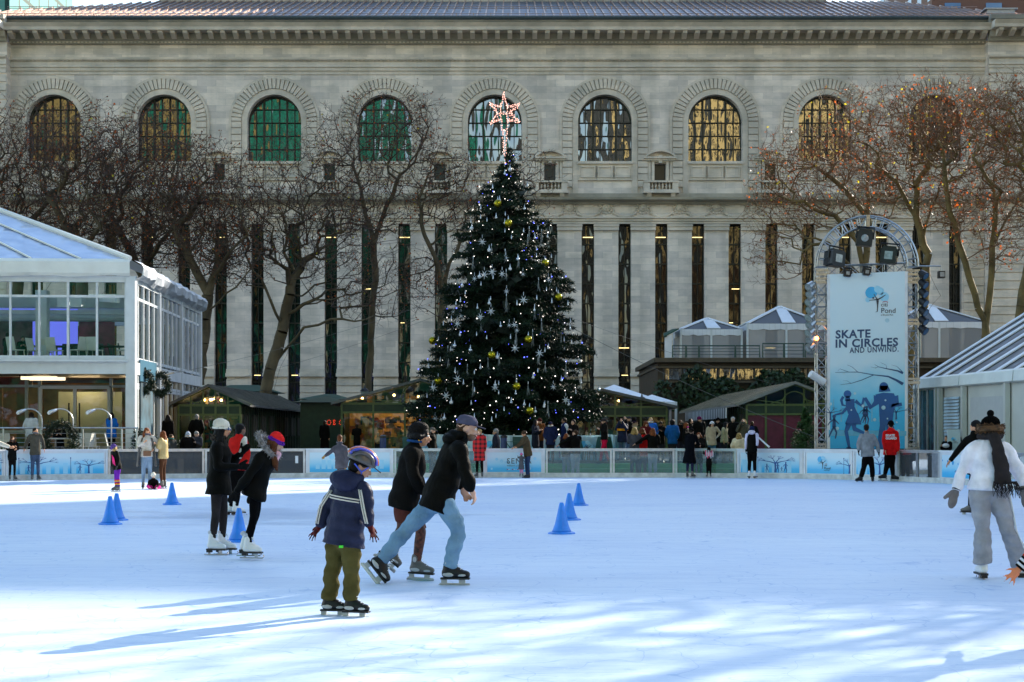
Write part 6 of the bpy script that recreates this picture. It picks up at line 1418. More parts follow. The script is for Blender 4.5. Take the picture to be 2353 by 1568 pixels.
# wire star topper
TS=thing('tree_star','glowing wire star on a tall spike at the tip of the christmas tree','star',(at(1158,0,CY0).x,CY0,at(0,360,CY0).z))
b=MB(); bl_=MB(); c=at(1158,262,CY0); k_=CY0/F
def tube_l(p,q_,n=10,r=.009):
    b.tube([p,q_],r,4)
    for i in range(n+1):
        g=p+(q_-p)*(i/n)+V((rng.uniform(-.03,.03),-.02,rng.uniform(-.03,.03))); bl_.ball(g,.016,4,3)
pts=[(1158,215),(1165,246),(1192,240),(1173,259),(1193,281),(1166,275),(1161,375),(1152,275),(1127,284),(1143,260),(1126,239),(1151,246)]
for dy in (-.12,.12):
    P_=[at(x,y,CY0)+V((0,dy,0)) for x,y in pts]
    for i in range(len(P_)): tube_l(P_[i],P_[(i+1)%len(P_)],14 if i in (5,6) else 8)
for (x1,y1,x2,y2) in ((1151,240,1151,275),(1165,240,1165,278),(1134,246,1186,276),(1134,272,1188,248),(1146,262,1172,262),(1155,300,1161,300),(1157,330,1160,360)): tube_l(at(x1,y1,CY0),at(x2,y2,CY0),7)
b.build('wire_frame',mat('star_wire',(.35,.3,.25),.4,.6,.1),TS); bl_.build('bulbs',emis('star_bulbs',(1,.46,.36),1.3),TS)
b=MB(); b.tube([at(1160,395,CY0),at(1160,300,CY0)],.03,6); b.build('spike',M_alu,TS)
# guy wires
def cable(p,q_,label,sag=.4,r=.012):
    t=thing('cable',label,'cable',p); b=MB(); b.tube([p+(q_-p)*(k/16)+V((0,0,-sag*4*(k/16)*(1-k/16))) for k in range(17)],r,5); b.build('wire',mat('cable_grey',(.10,.10,.10),.7,0,.1),t); b=MB(); b.tube([q_-(q_-p).normalized()*.35,q_],.03,5); b.build('shackle',M_alu,t)
cable(at(1225,705,66),at(1902,1016,57),'thick guy cable from the christmas tree down to the banner foot',.25,.009)
cable(at(1232,700,66),at(1860,905,80),'thin guy cable from the tree to the restaurant side',.2,.006)
cable(at(1095,690,66),at(457,890,75),'guy cable from the tree toward the pavilion corner, lower one',.3,.006)
cable(at(1100,655,66),at(380,862,62),'string light cable from the tree to the pavilion wreaths',.3,.006)
# blue and white fabric screens round the tree foot
def screen(x0,x1,Y,ytop,label,logo=None,sag=.05):
    t=thing('fabric_screen',label,'banner',(at((x0+x1)/2,0,Y).x,Y,.5)); b=MB(); n=14; rg=random.Random(int(x0)); top=[]; 
    for k in range(n+1):
        x=x0+(x1-x0)*k/n; p=at(x,ytop,Y); wob=.06*math.sin(k*1.9)+rg.uniform(-.02,.02); top.append((p.x,Y+wob,p.z-sag*math.sin(math.pi*k/n)))
    for k in range(n): a,c=top[k],top[k+1]; b.add([(a[0],a[1],.5),(c[0],c[1],.5),c,a],[(0,1,2,3)])
    b.build('fabric',gradmat('print_screen_%d'%int(x0),[(0,(.06,.42,.62)),(.4,(.22,.52,.62)),(.8,(.42,.56,.60))],.5,at(0,ytop,Y).z),t,smooth=True)
    b=MB(); 
    for x in (x0,(x0+x1)/2,x1): p=at(x,ytop,Y); b.tube([(p.x,Y+.12,.5),(p.x,Y+.12,p.z)],.025,6)
    b.build('post',M_bm,t)
    sh=Sheet(V((at(x0,0,Y).x,Y-.12,.5)),X_,Z,.004); W_=at(x1,0,Y).x-at(x0,0,Y).x
    sh.mb.mi=0
    for a in range(int(W_/1.2)): print_tree(sh,.6+a*1.2,.1,.55); 
    for a in range(int(W_/.9)): print_skater(sh,.2+a*.9,.05,.3)
    sh.build('artwork',[M_navy],t)
    if logo: pond_logo(V((at(logo,0,Y).x,Y-.13,.72)),X_,Z,.6,t,False)
    return t
screen(938,1110,62.0,996,'pale blue fabric screen behind the dark-coated pair',None)
screen(1112,1250,62.0,998,'pale blue fabric screen with citi Pond emblem behind the boy in plaid',1136)
screen(1250,1385,61.8,1000,'blue fabric screen behind the hugging couple',None,.02)
screen(1318,1396,61.4,996,'crumpled fabric screen with a raised corner by the walking person in red',1352,.15)
screen(1398,1470,61.8,998,'short blue fabric screen behind the navy and orange jacket',None)
# lamp posts
def lantern(x,Y,ytop,label):
    p=at(x,ytop,Y); t=thing('lamp_post',label,'street lamp',(p.x,Y,.5),group='old lamp posts in the park'); b=MB(); b.lathe([(.14,.5),(.12,.9),(.06,1.2),(.05,p.z-.85),(.08,p.z-.8)],(p.x,Y,0),10); b.build('post',M_blk,t)
    b=MB(); b.lathe([(.10,p.z-.8),(.22,p.z-.35),(.23,p.z-.33)],(p.x,Y,0),8); b.build('lantern_glass',mat('lantern_glass',(.22,.26,.25),.2,0,.2),t)
    b=MB(); b.lathe([(.27,p.z-.33),(.16,p.z-.2),(.05,p.z-.14),(.02,p.z)],(p.x,Y,0),8); b.build('lantern_cap',M_blk,t)
lantern(1475,80,905,'lamp post with spiked lantern before the small white tent'); lantern(838,86,885,'lamp post with square lantern left of the golden stall'); lantern(888,88,902,'lamp post with a dark finial over the golden stall roof')
# ================================================================ people
def V3(j,Y0): 
    return at(j[0],j[1],Y0+(j[2] if len(j)>2 else 0))
TMP=bpy.data.scenes.new('workbench'); TL=TMP.view_layers[0]
def rem(mb,name,m,parent,vox=.02,sm=3,fold=0.0,fscale=6.0,seed=0,smf=.5,mats=None,matf=None,fdir=(1,1,1)):
    """melt a set of overlapping closed shapes into one continuous surface"""
    me=bpy.data.meshes.new('t'); me.from_pydata(mb.v,[],mb.f); o=bpy.data.objects.new('t',me); TMP.collection.objects.link(o)
    bm=bmesh.new(); bm.from_mesh(me); bmesh.ops.recalc_face_normals(bm,faces=bm.faces); bm.to_mesh(me); bm.free()
    r=o.modifiers.new('r','REMESH'); r.mode='VOXEL'; r.voxel_size=vox; r.use_smooth_shade=True
    if sm: s_=o.modifiers.new('s','SMOOTH'); s_.factor=smf; s_.iterations=sm
    
    with bpy.context.temp_override(scene=TMP,view_layer=TL):
        dg=bpy.context.evaluated_depsgraph_get(); m2=bpy.data.meshes.new_from_object(o.evaluated_get(dg))
    bpy.data.objects.remove(o); bpy.data.meshes.remove(me)
    m2.name=name
    if fold>0:
        n=len(m2.vertices); co=np.empty(n*3,'f'); no=np.empty(n*3,'f'); m2.vertices.foreach_get('co',co); m2.vertices.foreach_get('normal',no); co=co.reshape(-1,3); no=no.reshape(-1,3); q_=co*np.array(fdir)*fscale+seed*3.1
        d=np.sin(q_[:,2]*1.9+2*np.sin(q_[:,0]*1.3+q_[:,1])+seed)*.5+np.sin(q_[:,2]*4.3+1.7*np.sin(q_[:,0]*2.1-q_[:,1]*1.4))*.32+np.sin(q_[:,0]*3.1+q_[:,2]*2.2+q_[:,1]*2.7)*.3
        co+=no*(d*fold)[:,None]; m2.vertices.foreach_set('co',co.ravel())
    m2.materials.clear()
    for mm in (mats or [m]): m2.materials.append(mm)
    if mats and matf:
        for p in m2.polygons: p.material_index=matf(p.center)
    m2.polygons.foreach_set('use_smooth',[True]*len(m2.polygons)); m2.update()
    ob=bpy.data.objects.new(name,m2); COL.objects.link(ob)
    if parent is not None: ob.parent=parent
    return ob
def limb(mb,pts,rs,puff=0,amp=.12,n=10,flat=False):
    """rounded tapering limb through joints, optional quilted rings"""
    pts=[V(p) for p in pts]; P_=[]; R_=[]
    for i in range(len(pts)-1):
        L_=(pts[i+1]-pts[i]).length; m_=max(3,int(L_/.03)) if puff else 5
        for k in range(m_ if i<len(pts)-2 else m_+1):
            t=k/m_; P_.append(pts[i].lerp(pts[i+1],t)); R_.append(rs[i]*(1-t)+rs[i+1]*t)
    # soften the joint
    for _ in range(2): P_=[P_[0]]+[(P_[k-1]+P_[k]*2+P_[k+1])/4 for k in range(1,len(P_)-1)]+[P_[-1]]
    if puff:
        l=0
        for k in range(len(P_)):
            if k: l+=(P_[k]-P_[k-1]).length
            R_[k]*=1+amp*(abs(math.sin(l*math.pi/puff))-.5)
    a,c=P_[0]-P_[1],P_[-1]-P_[-2]; a.normalize(); c.normalize()
    if flat:
        mb.tube([P_[0]+a*R_[0]*.5]+P_,[R_[0]*.83]+R_,n); return
    P_=[P_[0]+a*R_[0]*.8,P_[0]+a*R_[0]*.5]+P_+[P_[-1]+c*R_[-1]*.5,P_[-1]+c*R_[-1]*.8]; R_=[R_[0]*.45,R_[0]*.83]+R_+[R_[-1]*.83,R_[-1]*.45]
    mb.tube(P_,R_,n)
def frame(yaw,pitch=0,roll=0):
    """head axes: side (to the person's right), forward, up; yaw 0 faces the camera, 90 faces the picture's right side"""
    y=R(yaw); f=V((math.sin(y),-math.cos(y),0)); u=V((0,0,1)); s=f.cross(u)
    q_=Quaternion(s,-R(pitch)); f=q_@f; u=q_@u; q_=Quaternion(f,R(roll)); s=q_@s; u=q_@u
    return s.normalized(),f.normalized(),u.normalized()
def hand(mb,w,d,nrm,s,spread=.25,curl=.3,thumb=1,mitten=False):
    """wrist w, direction d, palm normal nrm; five separate fingers"""
    d=V(d).normalized(); nrm=V(nrm); nrm=(nrm-d*nrm.dot(d)).normalized(); a=d.cross(nrm)*thumb
    T=Matrix((a,d,nrm)).transposed().to_4x4()
    mb.ball(w+d*.045*s,(.040*s,.052*s,.017*s),12,8,T); mb.cap(w-d*.03*s,w+d*.02*s,.026*s,.028*s,8)
    if mitten:
        mb.ball(w+d*.11*s,(.042*s,.075*s,.03*s),12,8,T); mb.cap(w+d*.03*s+a*.03*s,w+d*.10*s+a*.075*s-nrm*.01*s,.021*s,.018*s,8); return
    for k,(off,l) in enumerate(((.030,.070),(.010,.080),(-.011,.074),(-.031,.058))):
        base=w+d*.085*s+a*off*s; fd=(d+a*(off/.031)*spread).normalized(); p=base; cu=0; r=.0095*s
        for j,f_ in enumerate((.45,.32,.23)):
            cu+=curl*(.6+.3*j); dd=(fd*math.cos(cu)+nrm*math.sin(cu)).normalized(); q_=p+dd*l*f_*s; mb.cap(p,q_,r*(1-.07*j),r*(.93-.07*j),7); p=q_
    b0=w+d*.025*s+a*.030*s; t1=(d*.62+a*.75+nrm*.2).normalized(); p1=b0+t1*.040*s; t2=(d*.85+a*.42+nrm*.25).normalized(); mb.cap(b0,p1,.014*s,.0115*s,7); mb.cap(p1,p1+t2*.032*s,.0115*s,.009*s,7)
SK=lambda n,c: mat('skin_'+n,c,.5,0,.10,14,.08,60,spec=.35)
SKINS={'fair':SK('fair',(.52,.30,.21)),'mid':SK('mid',(.38,.20,.12)),'brown':SK('brown',(.20,.10,.055)),'warm':SK('warm',(.55,.26,.14)),'ruddy':SK('ruddy',(.66,.20,.08))}
HAIRC={'black':(.008,.007,.007),'dark':(.022,.013,.008),'brown':(.07,.035,.015),'red':(.22,.06,.015),'blond':(.42,.27,.09),'grey':(.30,.29,.28),'white':(.6,.58,.55),'auburn':(.14,.045,.015)}
def hairm(c): return mat('hair_'+c,tuple(x*.7 for x in HAIRC[c]),.6,0,.45,22,.8,60,spec=.12)
def cloth(c,rough=.85,k='cloth'):
    return mat('%s_%02d_%02d_%02d'%((k,)+tuple(int(x*100) for x in c)),tuple(x*(.35 if max(c)<.03 else 1) for x in c),rough,0,.22,7,.45,22,spec=.04)
M_steel=mat('blade_steel',(.45,.45,.46),.22,.9,.1,8); M_holder=mat('blade_holder_white',(.42,.44,.44),.4,0,.08,8); M_sole=mat('sole_black',(.006,.005,.005),.5,0,.2,8); M_bootw=mat('boot_white_leather',(.74,.74,.73),.38,0,.06,9,.2,30,spec=.5); M_bootb=mat('boot_black',(.006,.006,.007),.38,0,.3,9,.3,30,spec=.3); M_bootg=mat('boot_grey',(.10,.095,.085),.45,0,.45,9,.3,30)
def skate(parent,A,d,s,kind,near,up=None,rnd_=0,mcol=None,leg=None):
    """boot from the ankle A, toes along d"""
    d=V(d).normalized(); up=V(up) if up else V((0,0,1)); up=(up-d*up.dot(d)).normalized(); a=d.cross(up); v=.012 if near else .022
    mb=MB(); h=.085*s
    sole=A-up*h
    lg_=(V(leg).normalized() if leg is not None else up); lg_=(lg_+up*.25).normalized(); hh_=.10 if kind=='figure' else .075
    limb(mb,[A+lg_*hh_*s-d*.010*s,A+up*.015*s-d*.008*s,sole+up*.04*s-d*.02*s],[.050*s,.047*s,.046*s],n=12)
    limb(mb,[sole+up*.045*s-d*.03*s,sole+up*.045*s+d*.07*s,sole+up*.032*s+d*.16*s],[.046*s,.047*s,.036*s],n=12)
    limb(mb,[A+d*.02*s,sole+up*.055*s+d*.09*s],[.045*s,.04*s],n=10)
    bm_={'figure':M_bootw,'hockey':M_bootb,'rental':M_bootg,'shoe':M_sole}[kind] if not mcol else mcol
    bo=rem(mb,'skate_boot' if kind!='shoe' else 'shoe',bm_,parent,v,3)
    if kind=='shoe': return bo
    b2=MB(); 
    def slab(mb,t0,t1,w,z0,z1):
        vs=[sole+d*t*s+a*(k*w*s/2)+up*z*s for z in (z0,z1) for k in (-1,1) for t in (t0,t1)]; mb.add(vs,[(0,2,3,1),(4,5,7,6),(0,1,5,4),(2,6,7,3),(0,4,6,2),(1,3,7,5)])
    if kind=='figure':
        slab(b2,-.07,.19,.075,-.012,.008); slab(b2,-.07,-.01,.06,-.04,-.013); o=b2.build('sole',M_sole,None); fixchild(o,bo)
        b3=MB(); slab(b3,-.055,-.03,.02,-.062,-.041); slab(b3,.09,.13,.02,-.062,-.013); slab(b3,-.11,.20,.008,-.078,-.06)
        pts=[sole+d*.20*s-up*.062*s,sole+d*.215*s-up*.052*s,sole+d*.205*s-up*.03*s]; b3.tube(pts,[.006*s]*3,5); o=b3.build('blade',M_steel,None); fixchild(o,bo)
        if near:
            b4=MB(); 
            for k in range(9):
                t=k/8; c=A+up*(.10-.13*t)*s+d*(.045+.075*t*t+.012)*s; b4.tube([c-a*.024*s,c+d*.014*s+up*.006*s,c+a*.024*s],.0045*s,5)
            b4.tube([A+up*.10*s+d*.05*s,A+up*.085*s+d*.085*s+a*.02*s,A+up*.05*s+d*.09*s+a*.03*s],.004*s,5); o=b4.build('laces',M_bw,None); fixchild(o,bo)
            b5=MB(); b5.ball(A+up*.125*s-d*.012*s,(.048*s,.045*s,.035*s),12,6); o=b5.build('sock',cloth((.62,.62,.66)),None); fixchild(o,bo)
    else:
        slab(b2,-.075,.185,.07,-.010,.006); o=b2.build('sole',M_sole,None); fixchild(o,bo)
        b3=MB(); slab(b3,-.07,-.02,.03,-.045,-.011); slab(b3,.09,.145,.03,-.045,-.011); slab(b3,-.085,.185,.022,-.056,-.044); o=b3.build('blade_holder',M_holder if kind!='hockey_black' else M_sole,None); fixchild(o,bo)
        b3=MB(); slab(b3,-.095,.19,.006,-.078,-.056); o=b3.build('blade',M_steel,None); fixchild(o,bo)
        if near:
            b6=MB(); TT_=Matrix((d,a,up)).transposed().to_4x4()
            for k_ in (-1,1): b6.ball(sole+up*.035*s+d*.0*s+a*k_*.036*s,(.055*s,.014*s,.022*s),10,6,TT_); b6.ball(sole+up*.03*s+d*.11*s+a*k_*.031*s,(.05*s,.012*s,.014*s),10,6,TT_); b6.ball(A+up*.05*s+a*k_*.042*s-d*.01*s,(.02*s,.010*s,.03*s),8,5,TT_)
            o=b6.build('side_panel',M_holder,None,smooth=True); fixchild(o,bo)
            b4=MB()
            for k in range(7):
                t=k/6; c=A+up*(.09-.11*t)*s+d*(.058+.07*t*t)*s; b4.tube([c-a*.022*s,c+d*.012*s+up*.005*s,c+a*.022*s],.004*s,5)
            o=b4.build('laces',M_bw,None); fixchild(o,bo)
    return bo
def figure(label,J,s,yaw,hy=None,hp=5,hr=0,skin='fair',top=None,legs=None,feet='shoe',hair=None,hat=None,near=False,glove=None,group=None,toe=None,extras=None,child=False,mitt=False,kneel=False,hspread=.25,hcurl=.35,footup=None,scarf=None,bodyw=1.0,fold=1.0):
    """J: joints in metres: head neck shL shR elL elR haL haR pelvis hipL hipR knL knR anL anR"""
    J={k:V(v) for k,v in J.items()}; vb=.0095 if near else .022; vc=.013 if near else .024
    hy=yaw if hy is None else hy; hs,hf,hu=frame(hy,hp,hr); hsz=s*(1.16 if child else 1.0)
    H=J['head']; 
    b=MB(); TH=Matrix((hs,hf,hu)).transposed().to_4x4()
    # head: skull, face, jaw, nose, ears, brow, neck
    b.ball(H+hu*.02*hsz-hf*.010*hsz,(.077*hsz,.096*hsz,.100*hsz),18,12,TH); b.ball(H-hu*.030*hsz+hf*.022*hsz,(.062*hsz,.072*hsz,.088*hsz),16,10,TH)
    b.ball(H-hu*.088*hsz+hf*.052*hsz,(.026*hsz,.026*hsz,.022*hsz),10,8,TH)
    b.cap(H+hf*.088*hsz-hu*.002*hsz,H+hf*.112*hsz-hu*.036*hsz,.010*hsz,.013*hsz,8); b.ball(H+hf*.083*hsz-hu*.060*hsz,(.026*hsz,.012*hsz,.010*hsz),10,6,TH)
    for k in (-1,1):
        b.ball(H+hs*(k*.076*hsz)-hu*.012*hsz-hf*.008*hsz,(.010*hsz,.020*hsz,.030*hsz),8,6,TH); b.ball(H+hf*.084*hsz+hu*.022*hsz+hs*(k*.032*hsz),(.024*hsz,.010*hsz,.008*hsz),8,5,TH); b.ball(H+hf*.062*hsz-hu*.03*hsz+hs*(k*.040*hsz),(.022*hsz,.02*hsz,.02*hsz),8,5,TH)
    b.cap(J['neck']-V((0,0,.03*s)),H-hu*.06*hsz-hf*.015*hsz,.056*s,.052*s,12)
    # body axes
    N_,Pv=J['neck'],J['pelvis']; sp=(N_-Pv).normalized(); sd=(J['shR']-J['shL']); sd=(sd-sp*sd.dot(sp)); 
    fs_,ff_,fu_=frame(yaw); 
    if sd.length<.02: sd=fs_
    sd.normalize(); fd=sp.cross(sd)*1.0
    if fd.dot(ff_)<0: fd=-fd
    L_=(N_-Pv).length; c=lambda t: N_.lerp(Pv,t)
    b.loft([(c(.08),.12*s,.06*s),(c(.25),.145*s,.095*s),(c(.6),.12*s,.085*s),(c(.95),.145*s,.10*s)],sd,fd,16)
    for sdn in 'LR':
        b.cap(J['sh'+sdn],J['el'+sdn],.045*s,.036*s,10); w=J['ha'+sdn]; e=J['el'+sdn]; b.cap(e,w,.038*s,.026*s,10)
        b.cap(J['hip'+sdn],J['kn'+sdn],.06*s,.036*s,12); b.cap(J['kn'+sdn],J['an'+sdn],.036*s,.03*s,12)
        b.cap(Pv,J['hip'+sdn],.09*s,.08*s,10); b.cap(J['an'+sdn],J['an'+sdn]+V((0,0,-.04*s)),.035*s,.035*s,8)
        b.cap(c(.1),J['sh'+sdn],.05*s,.05*s,8)
        if not glove:
            d=(w-e).normalized(); hand(b,w+d*.02*s,d,J.get('n'+sdn,-fd if False else (sd*(-1 if sdn=='R' else 1))),s,hspread,hcurl,1 if sdn=='R' else -1)
    body=rem(b,'person',SKINS[skin],None,vb,2 if near else 2); 
    tag(body,label,'person',group); COLp=body
    body.name='person'
    if near:
        eb=MB(); pb=MB(); lb_=MB()
        for k in (-1,1):
            e=H+hs*(k*.031*hsz)+hf*.083*hsz+hu*.004*hsz; eb.ball(e,.0125*hsz,10,8); pb.ball(e+hf*.0085*hsz,.0062*hsz,8,6)
            pb.tube([e+hf*.012*hsz+hu*.020*hsz-hs*.016*hsz,e+hf*.016*hsz+hu*.024*hsz,e+hf*.012*hsz+hu*.020*hsz+hs*.016*hsz],.0035*hsz,5)
        eb.build('eyes',mat('eye_white',(.7,.68,.65),.3,0,.03),body,smooth=True).matrix_parent_inverse=Matrix.Identity(4); pb.build('pupils_and_brows',hairm('dark'),body,smooth=True).matrix_parent_inverse=Matrix.Identity(4)
        lb_.ball(H+hf*.094*hsz-hu*.060*hsz,(.024*hsz,.008*hsz,.007*hsz),10,6,TH); lb_.build('lips',mat('lip_%s'%skin,(.35,.09,.08),.45,0,.1),body,smooth=True).matrix_parent_inverse=Matrix.Identity(4)
    # trousers
    lg=dict(col=(.02,.02,.03),w=1.0,flare=1.0,rough=.85,fold=.004,hem=0.0); lg.update(legs or {})
    ml=lg.get('mat') or cloth(lg['col'],lg['rough']); b=MB()
    for sdn in 'LR':
        kn,an,hp_=J['kn'+sdn],J['an'+sdn],J['hip'+sdn]; an2=an+(kn-an).normalized()*(.015*s+lg['hem'])
        limb(b,[hp_+(Pv-hp_)*.2+V((0,0,.02*s)),hp_.lerp(kn,.25),kn,kn.lerp(an2,.35),an2],[.098*s*bodyw*lg.get('th',1),.094*s*lg['w']*bodyw,.068*s*lg['w'],.066*s*lg['w']*(1+.4*(lg['flare']-1)),.052*s*lg['w']*lg['flare']],n=14,flat=True)
    b.loft([(Pv+sp*.10*s,.13*s*bodyw,.10*s*bodyw),(Pv+sp*.0,.155*s*bodyw,.118*s*bodyw),(Pv-sp*.07*s,.15*s*bodyw,.115*s*bodyw)],sd,fd,16)
    if lg.get('skirt'):
        sk=lg['skirt']; mid=(J['knL']+J['knR'])/2; dn=(mid-Pv).normalized(); q_=MB(); q_.loft([(Pv+sp*.06*s,.14*s,.11*s),(Pv,.16*s,.13*s),(Pv+dn*sk*.6,.18*s,.16*s),(Pv+dn*sk,.20*s,.17*s)],sd,fd,18,False); rem(q_,'skirt',cloth(lg['skirtcol']),body,vc,2,.006*fold,7)
    rem(b,'trousers',ml,body,vc*(.9 if near else 1),2,lg['fold']*fold*(1.1 if near else 0),12,3,fdir=(.55,.55,1.25))
    # top
    tp=dict(col=(.02,.02,.02),len=.12,bulk=1.0,puff=0,flare=1.0,rough=.85,collar=.055,fold=.007,sleeve=1.0,cuff=None,wrist=1.0); tp.update(top or {})
    mt=tp.get('mat') or cloth(tp['col'],tp['rough'],'coat'); k=tp['bulk']; b=MB(); legd=((J['knL']+J['knR'])/2-Pv).normalized(); dn=(-sp*.55+legd*.45).normalized() if not tp.get('straight') else -sp
    rings=[(c(.0)+sp*.015*s,.068*s,.066*s),(c(.055),.115*s*k,.085*s*k),(c(.14),.165*s*k,.108*s*k),(c(.32),.182*s*k,.132*s*k),(c(.6),.168*s*k,.130*s*k),(c(.85),.178*s*k,.138*s*k),(Pv,.188*s*k,.145*s*k)]
    if tp['len']>0:
        m_=max(1,int(tp['len']/.1)); 
        for j in range(1,m_+1): t=j/m_; rings.append((Pv+dn*tp['len']*t,.188*s*k*(1+(tp['flare']-1)*t),.145*s*k*(1+(tp['flare']-1)*t)))
    else: rings=rings[:-1]+[(c(.97),.178*s*k,.14*s*k)]
    if tp['puff']:
        R2=[]
        for i in range(len(rings)-1):
            a,c2=rings[i],rings[i+1]; m_=max(2,int((a[0]-c2[0]).length/.02))
            for j in range(m_): t=j/m_; R2.append((a[0].lerp(c2[0],t),a[1]*(1-t)+c2[1]*t,a[2]*(1-t)+c2[2]*t))
        R2.append(rings[-1]); l=0; R3=[]
        for i,r in enumerate(R2):
            if i: l+=(r[0]-R2[i-1][0]).length
            f_=1+.085*(abs(math.sin(l*math.pi/tp['puff']))-.5); R3.append((r[0],r[1]*f_,r[2]*f_))
        rings=R3
    b.loft(rings,sd,fd,20,False)
    for sdn in 'LR':
        if tp.get('vest'): continue
        sh_,e,w=J['sh'+sdn],J['el'+sdn],J['ha'+sdn]; q_=k*tp['sleeve']
        limb(b,[c(.12).lerp(sh_,.75),sh_,sh_.lerp(e,.5),e,e.lerp(w,.5),w-(w-e).normalized()*.01*s],[.075*s*q_,.072*s*q_,.066*s*q_,.060*s*q_,.054*s*q_,.044*s*q_*tp['wrist']],tp['puff'],.17 if near else .12,14)
    if tp['collar']: limb(b,[N_-V((0,0,.02*s)),N_+(H-N_)*.3],[.078*s,.070*s])
    rem(b,'jacket',mt,body,vc,1 if tp['puff'] else 2,1.3*tp['fold']*fold*(1 if near else .5),7,int(J['head'].x*7)%9,mats=tp.get('mats'),matf=tp.get('matf'),fdir=(.8,.8,1.15))
    if tp.get('vest'):
        b=MB()
        for sdn in 'LR': sh_,e,w=J['sh'+sdn],J['el'+sdn],J['ha'+sdn]; limb(b,[c(.12).lerp(sh_,.8),sh_,e,w],[.066*s,.064*s,.054*s,.042*s],n=12)
        rem(b,'sleeves',cloth(tp['vest']),body,vc,3)
    # gloves
    if glove:
        b=MB(); 
        for sdn in 'LR':
            w,e=J['ha'+sdn],J['el'+sdn]; d=J.get('d'+sdn,(w-e)).normalized(); hand(b,w+d*.01*s,d,J.get('n'+sdn,sd*(-1 if sdn=='R' else 1)),s*1.12,hspread,hcurl,1 if sdn=='R' else -1,mitt)
            b.cap(w-d*.03*s,w+d*.02*s,.038*s,.036*s,10)
        rem(b,'gloves',glove if not isinstance(glove,tuple) else cloth(glove),body,.008 if near else .016,1)
    # feet
    for sdn in 'LR':
        td=(toe or {}).get(sdn) or fs_.cross(V((0,0,1)))*-1
        if feet!='none': skate(body,J['an'+sdn],td,s*(1.05 if not child else 1.1),feet if not isinstance(feet,dict) else feet['kind'],near,(footup or {}).get(sdn),0,feet.get('mat') if isinstance(feet,dict) else None,J['kn'+sdn]-J['an'+sdn])
    # hair
    if hair:
        hc=hair.get('col','brown'); ln=hair.get('len',0); b=MB(); pf=hair.get('puff',1.0)*(.91 if hat else 1.0)
        b.ball(H+hu*.030*hsz-hf*.018*hsz,(.086*hsz*pf,.100*hsz*pf,.098*hsz*pf),16,10,TH)
        b.ball(H-hu*.02*hsz-hf*.048*hsz,(.078*hsz*pf,.060*hsz*pf,.075*hsz*pf),12,8,TH)
        if ln>0:
            rg=random.Random(int(H.x*100)); dn2=V((0,0,-1)); 
            for j in range(22):
                a=R(-125+250*j/21); st_=H+hs*math.sin(a)*.078*hsz-hf*math.cos(a)*.075*hsz+hu*.01; l=ln*rg.uniform(.75,1.05)
                mid=st_+dn2*l*.5+hs*math.sin(a)*.03-hf*.035*abs(math.cos(a))+V((rg.uniform(-.015,.015),rg.uniform(-.015,.015),0)); en=st_+dn2*l+hs*math.sin(a)*.035-hf*.03+V((rg.uniform(-.03,.03),rg.uniform(-.03,.03),0)); limb(b,[st_,mid,en],[.026*hsz,.026*hsz,.010*hsz],n=7)
        if hair.get('tail'):
            l=hair['tail']; limb(b,[H-hf*.08*hsz+hu*.03,H-hf*.13*hsz-hu*.05,H-hf*.11*hsz-V((0,0,l))],[.03,.035,.012],n=8)
        if hair.get('bun'): b.ball(H-hf*.10*hsz+hu*.06*hsz,.045*hsz,10,8)
        ho_=rem(b,'hair',hairm(hc),body,.011 if near else .02,1,.005,14 if ln else 30,1)
        if near and not hat:
            b=MB(); rg=random.Random(5)
            for j in range(420):
                a=rg.uniform(0,2*math.pi); t1=rg.uniform(.9,1.9); pts=[]
                if math.cos(a)>.55: t1=min(t1,1.05)
                for q_ in range(5):
                    t=.15+(t1-.15)*q_/4; r_=pf*1.03; aa=a+.12*math.sin(3*t+j); pts.append(H+hu*.030*hsz-hf*.018*hsz+hs*(.086*hsz*r_*math.sin(t)*math.sin(aa))+hf*(.100*hsz*r_*math.sin(t)*math.cos(aa))+hu*(.098*hsz*r_*math.cos(t)))
                b.tube(pts,[.003,.0055,.006,.005,.0015],4,False)
            bx(b.build('hair_strands',hairm(hc),None,smooth=True),body)
    if hat:
        hk=hat['kind']; hm=hat.get('mat') or cloth(hat.get('col',(.02,.02,.02)),.95,'knit'); b=MB()
        if hk=='beanie':
            e_=hat.get('tall',0.0); b.loft([(H+hu*.018*hsz-hf*.015*hsz,.088*hsz,.106*hsz),(H+hu*.05*hsz-hf*.015*hsz,.091*hsz,.108*hsz),(H+hu*(.085+e_)*hsz-hf*.020*hsz,.080*hsz,.094*hsz),(H+hu*(.115+e_)*hsz-hf*.03*hsz,.052*hsz,.06*hsz),(H+hu*(.128+e_)*hsz-hf*.035*hsz,.022*hsz,.025*hsz)],hs,hf,26,False)
            ho=b.build('knit_hat',hm if not hat.get('mats') else hat['mats'],None,smooth=True)
            if hat.get('mats'):
                for p in ho.data.polygons: p.material_index=hat['matf'](p.center)
            fixchild(ho,body)
            b=MB(); P0=[H+hs*(.093*hsz*math.cos(2*math.pi*j/20))+hf*(.110*hsz*math.sin(2*math.pi*j/20)-.015*hsz)+hu*.012*hsz for j in range(21)]; b.tube(P0,.017*hsz,8,False); o=b.build('hat_cuff',(hat.get('cuff') and cloth(hat['cuff'],.95,'knit')) or hm,None,smooth=True); fixchild(o,body)
            if near:
                b=MB()
                for j in range(26):
                    a=2*math.pi*j/26; pts=[]
                    for t,rx,rf,z in ((0,.089,.107,.03),(1,.092,.109,.055),(2,.0815,.0955,.085+e_),(3,.054,.062,.113+e_)): pts.append(H+hs*(rx*hsz*math.cos(a))+hf*((rf*math.sin(a)-(.015+.005*t))*hsz)+hu*z*hsz)
                    b.tube(pts,[.0055,.0065,.006,.003],5,False)
                if hat.get('ribs',True): o=b.build('knit_ribs',hm,None,smooth=True); fixchild(o,body)
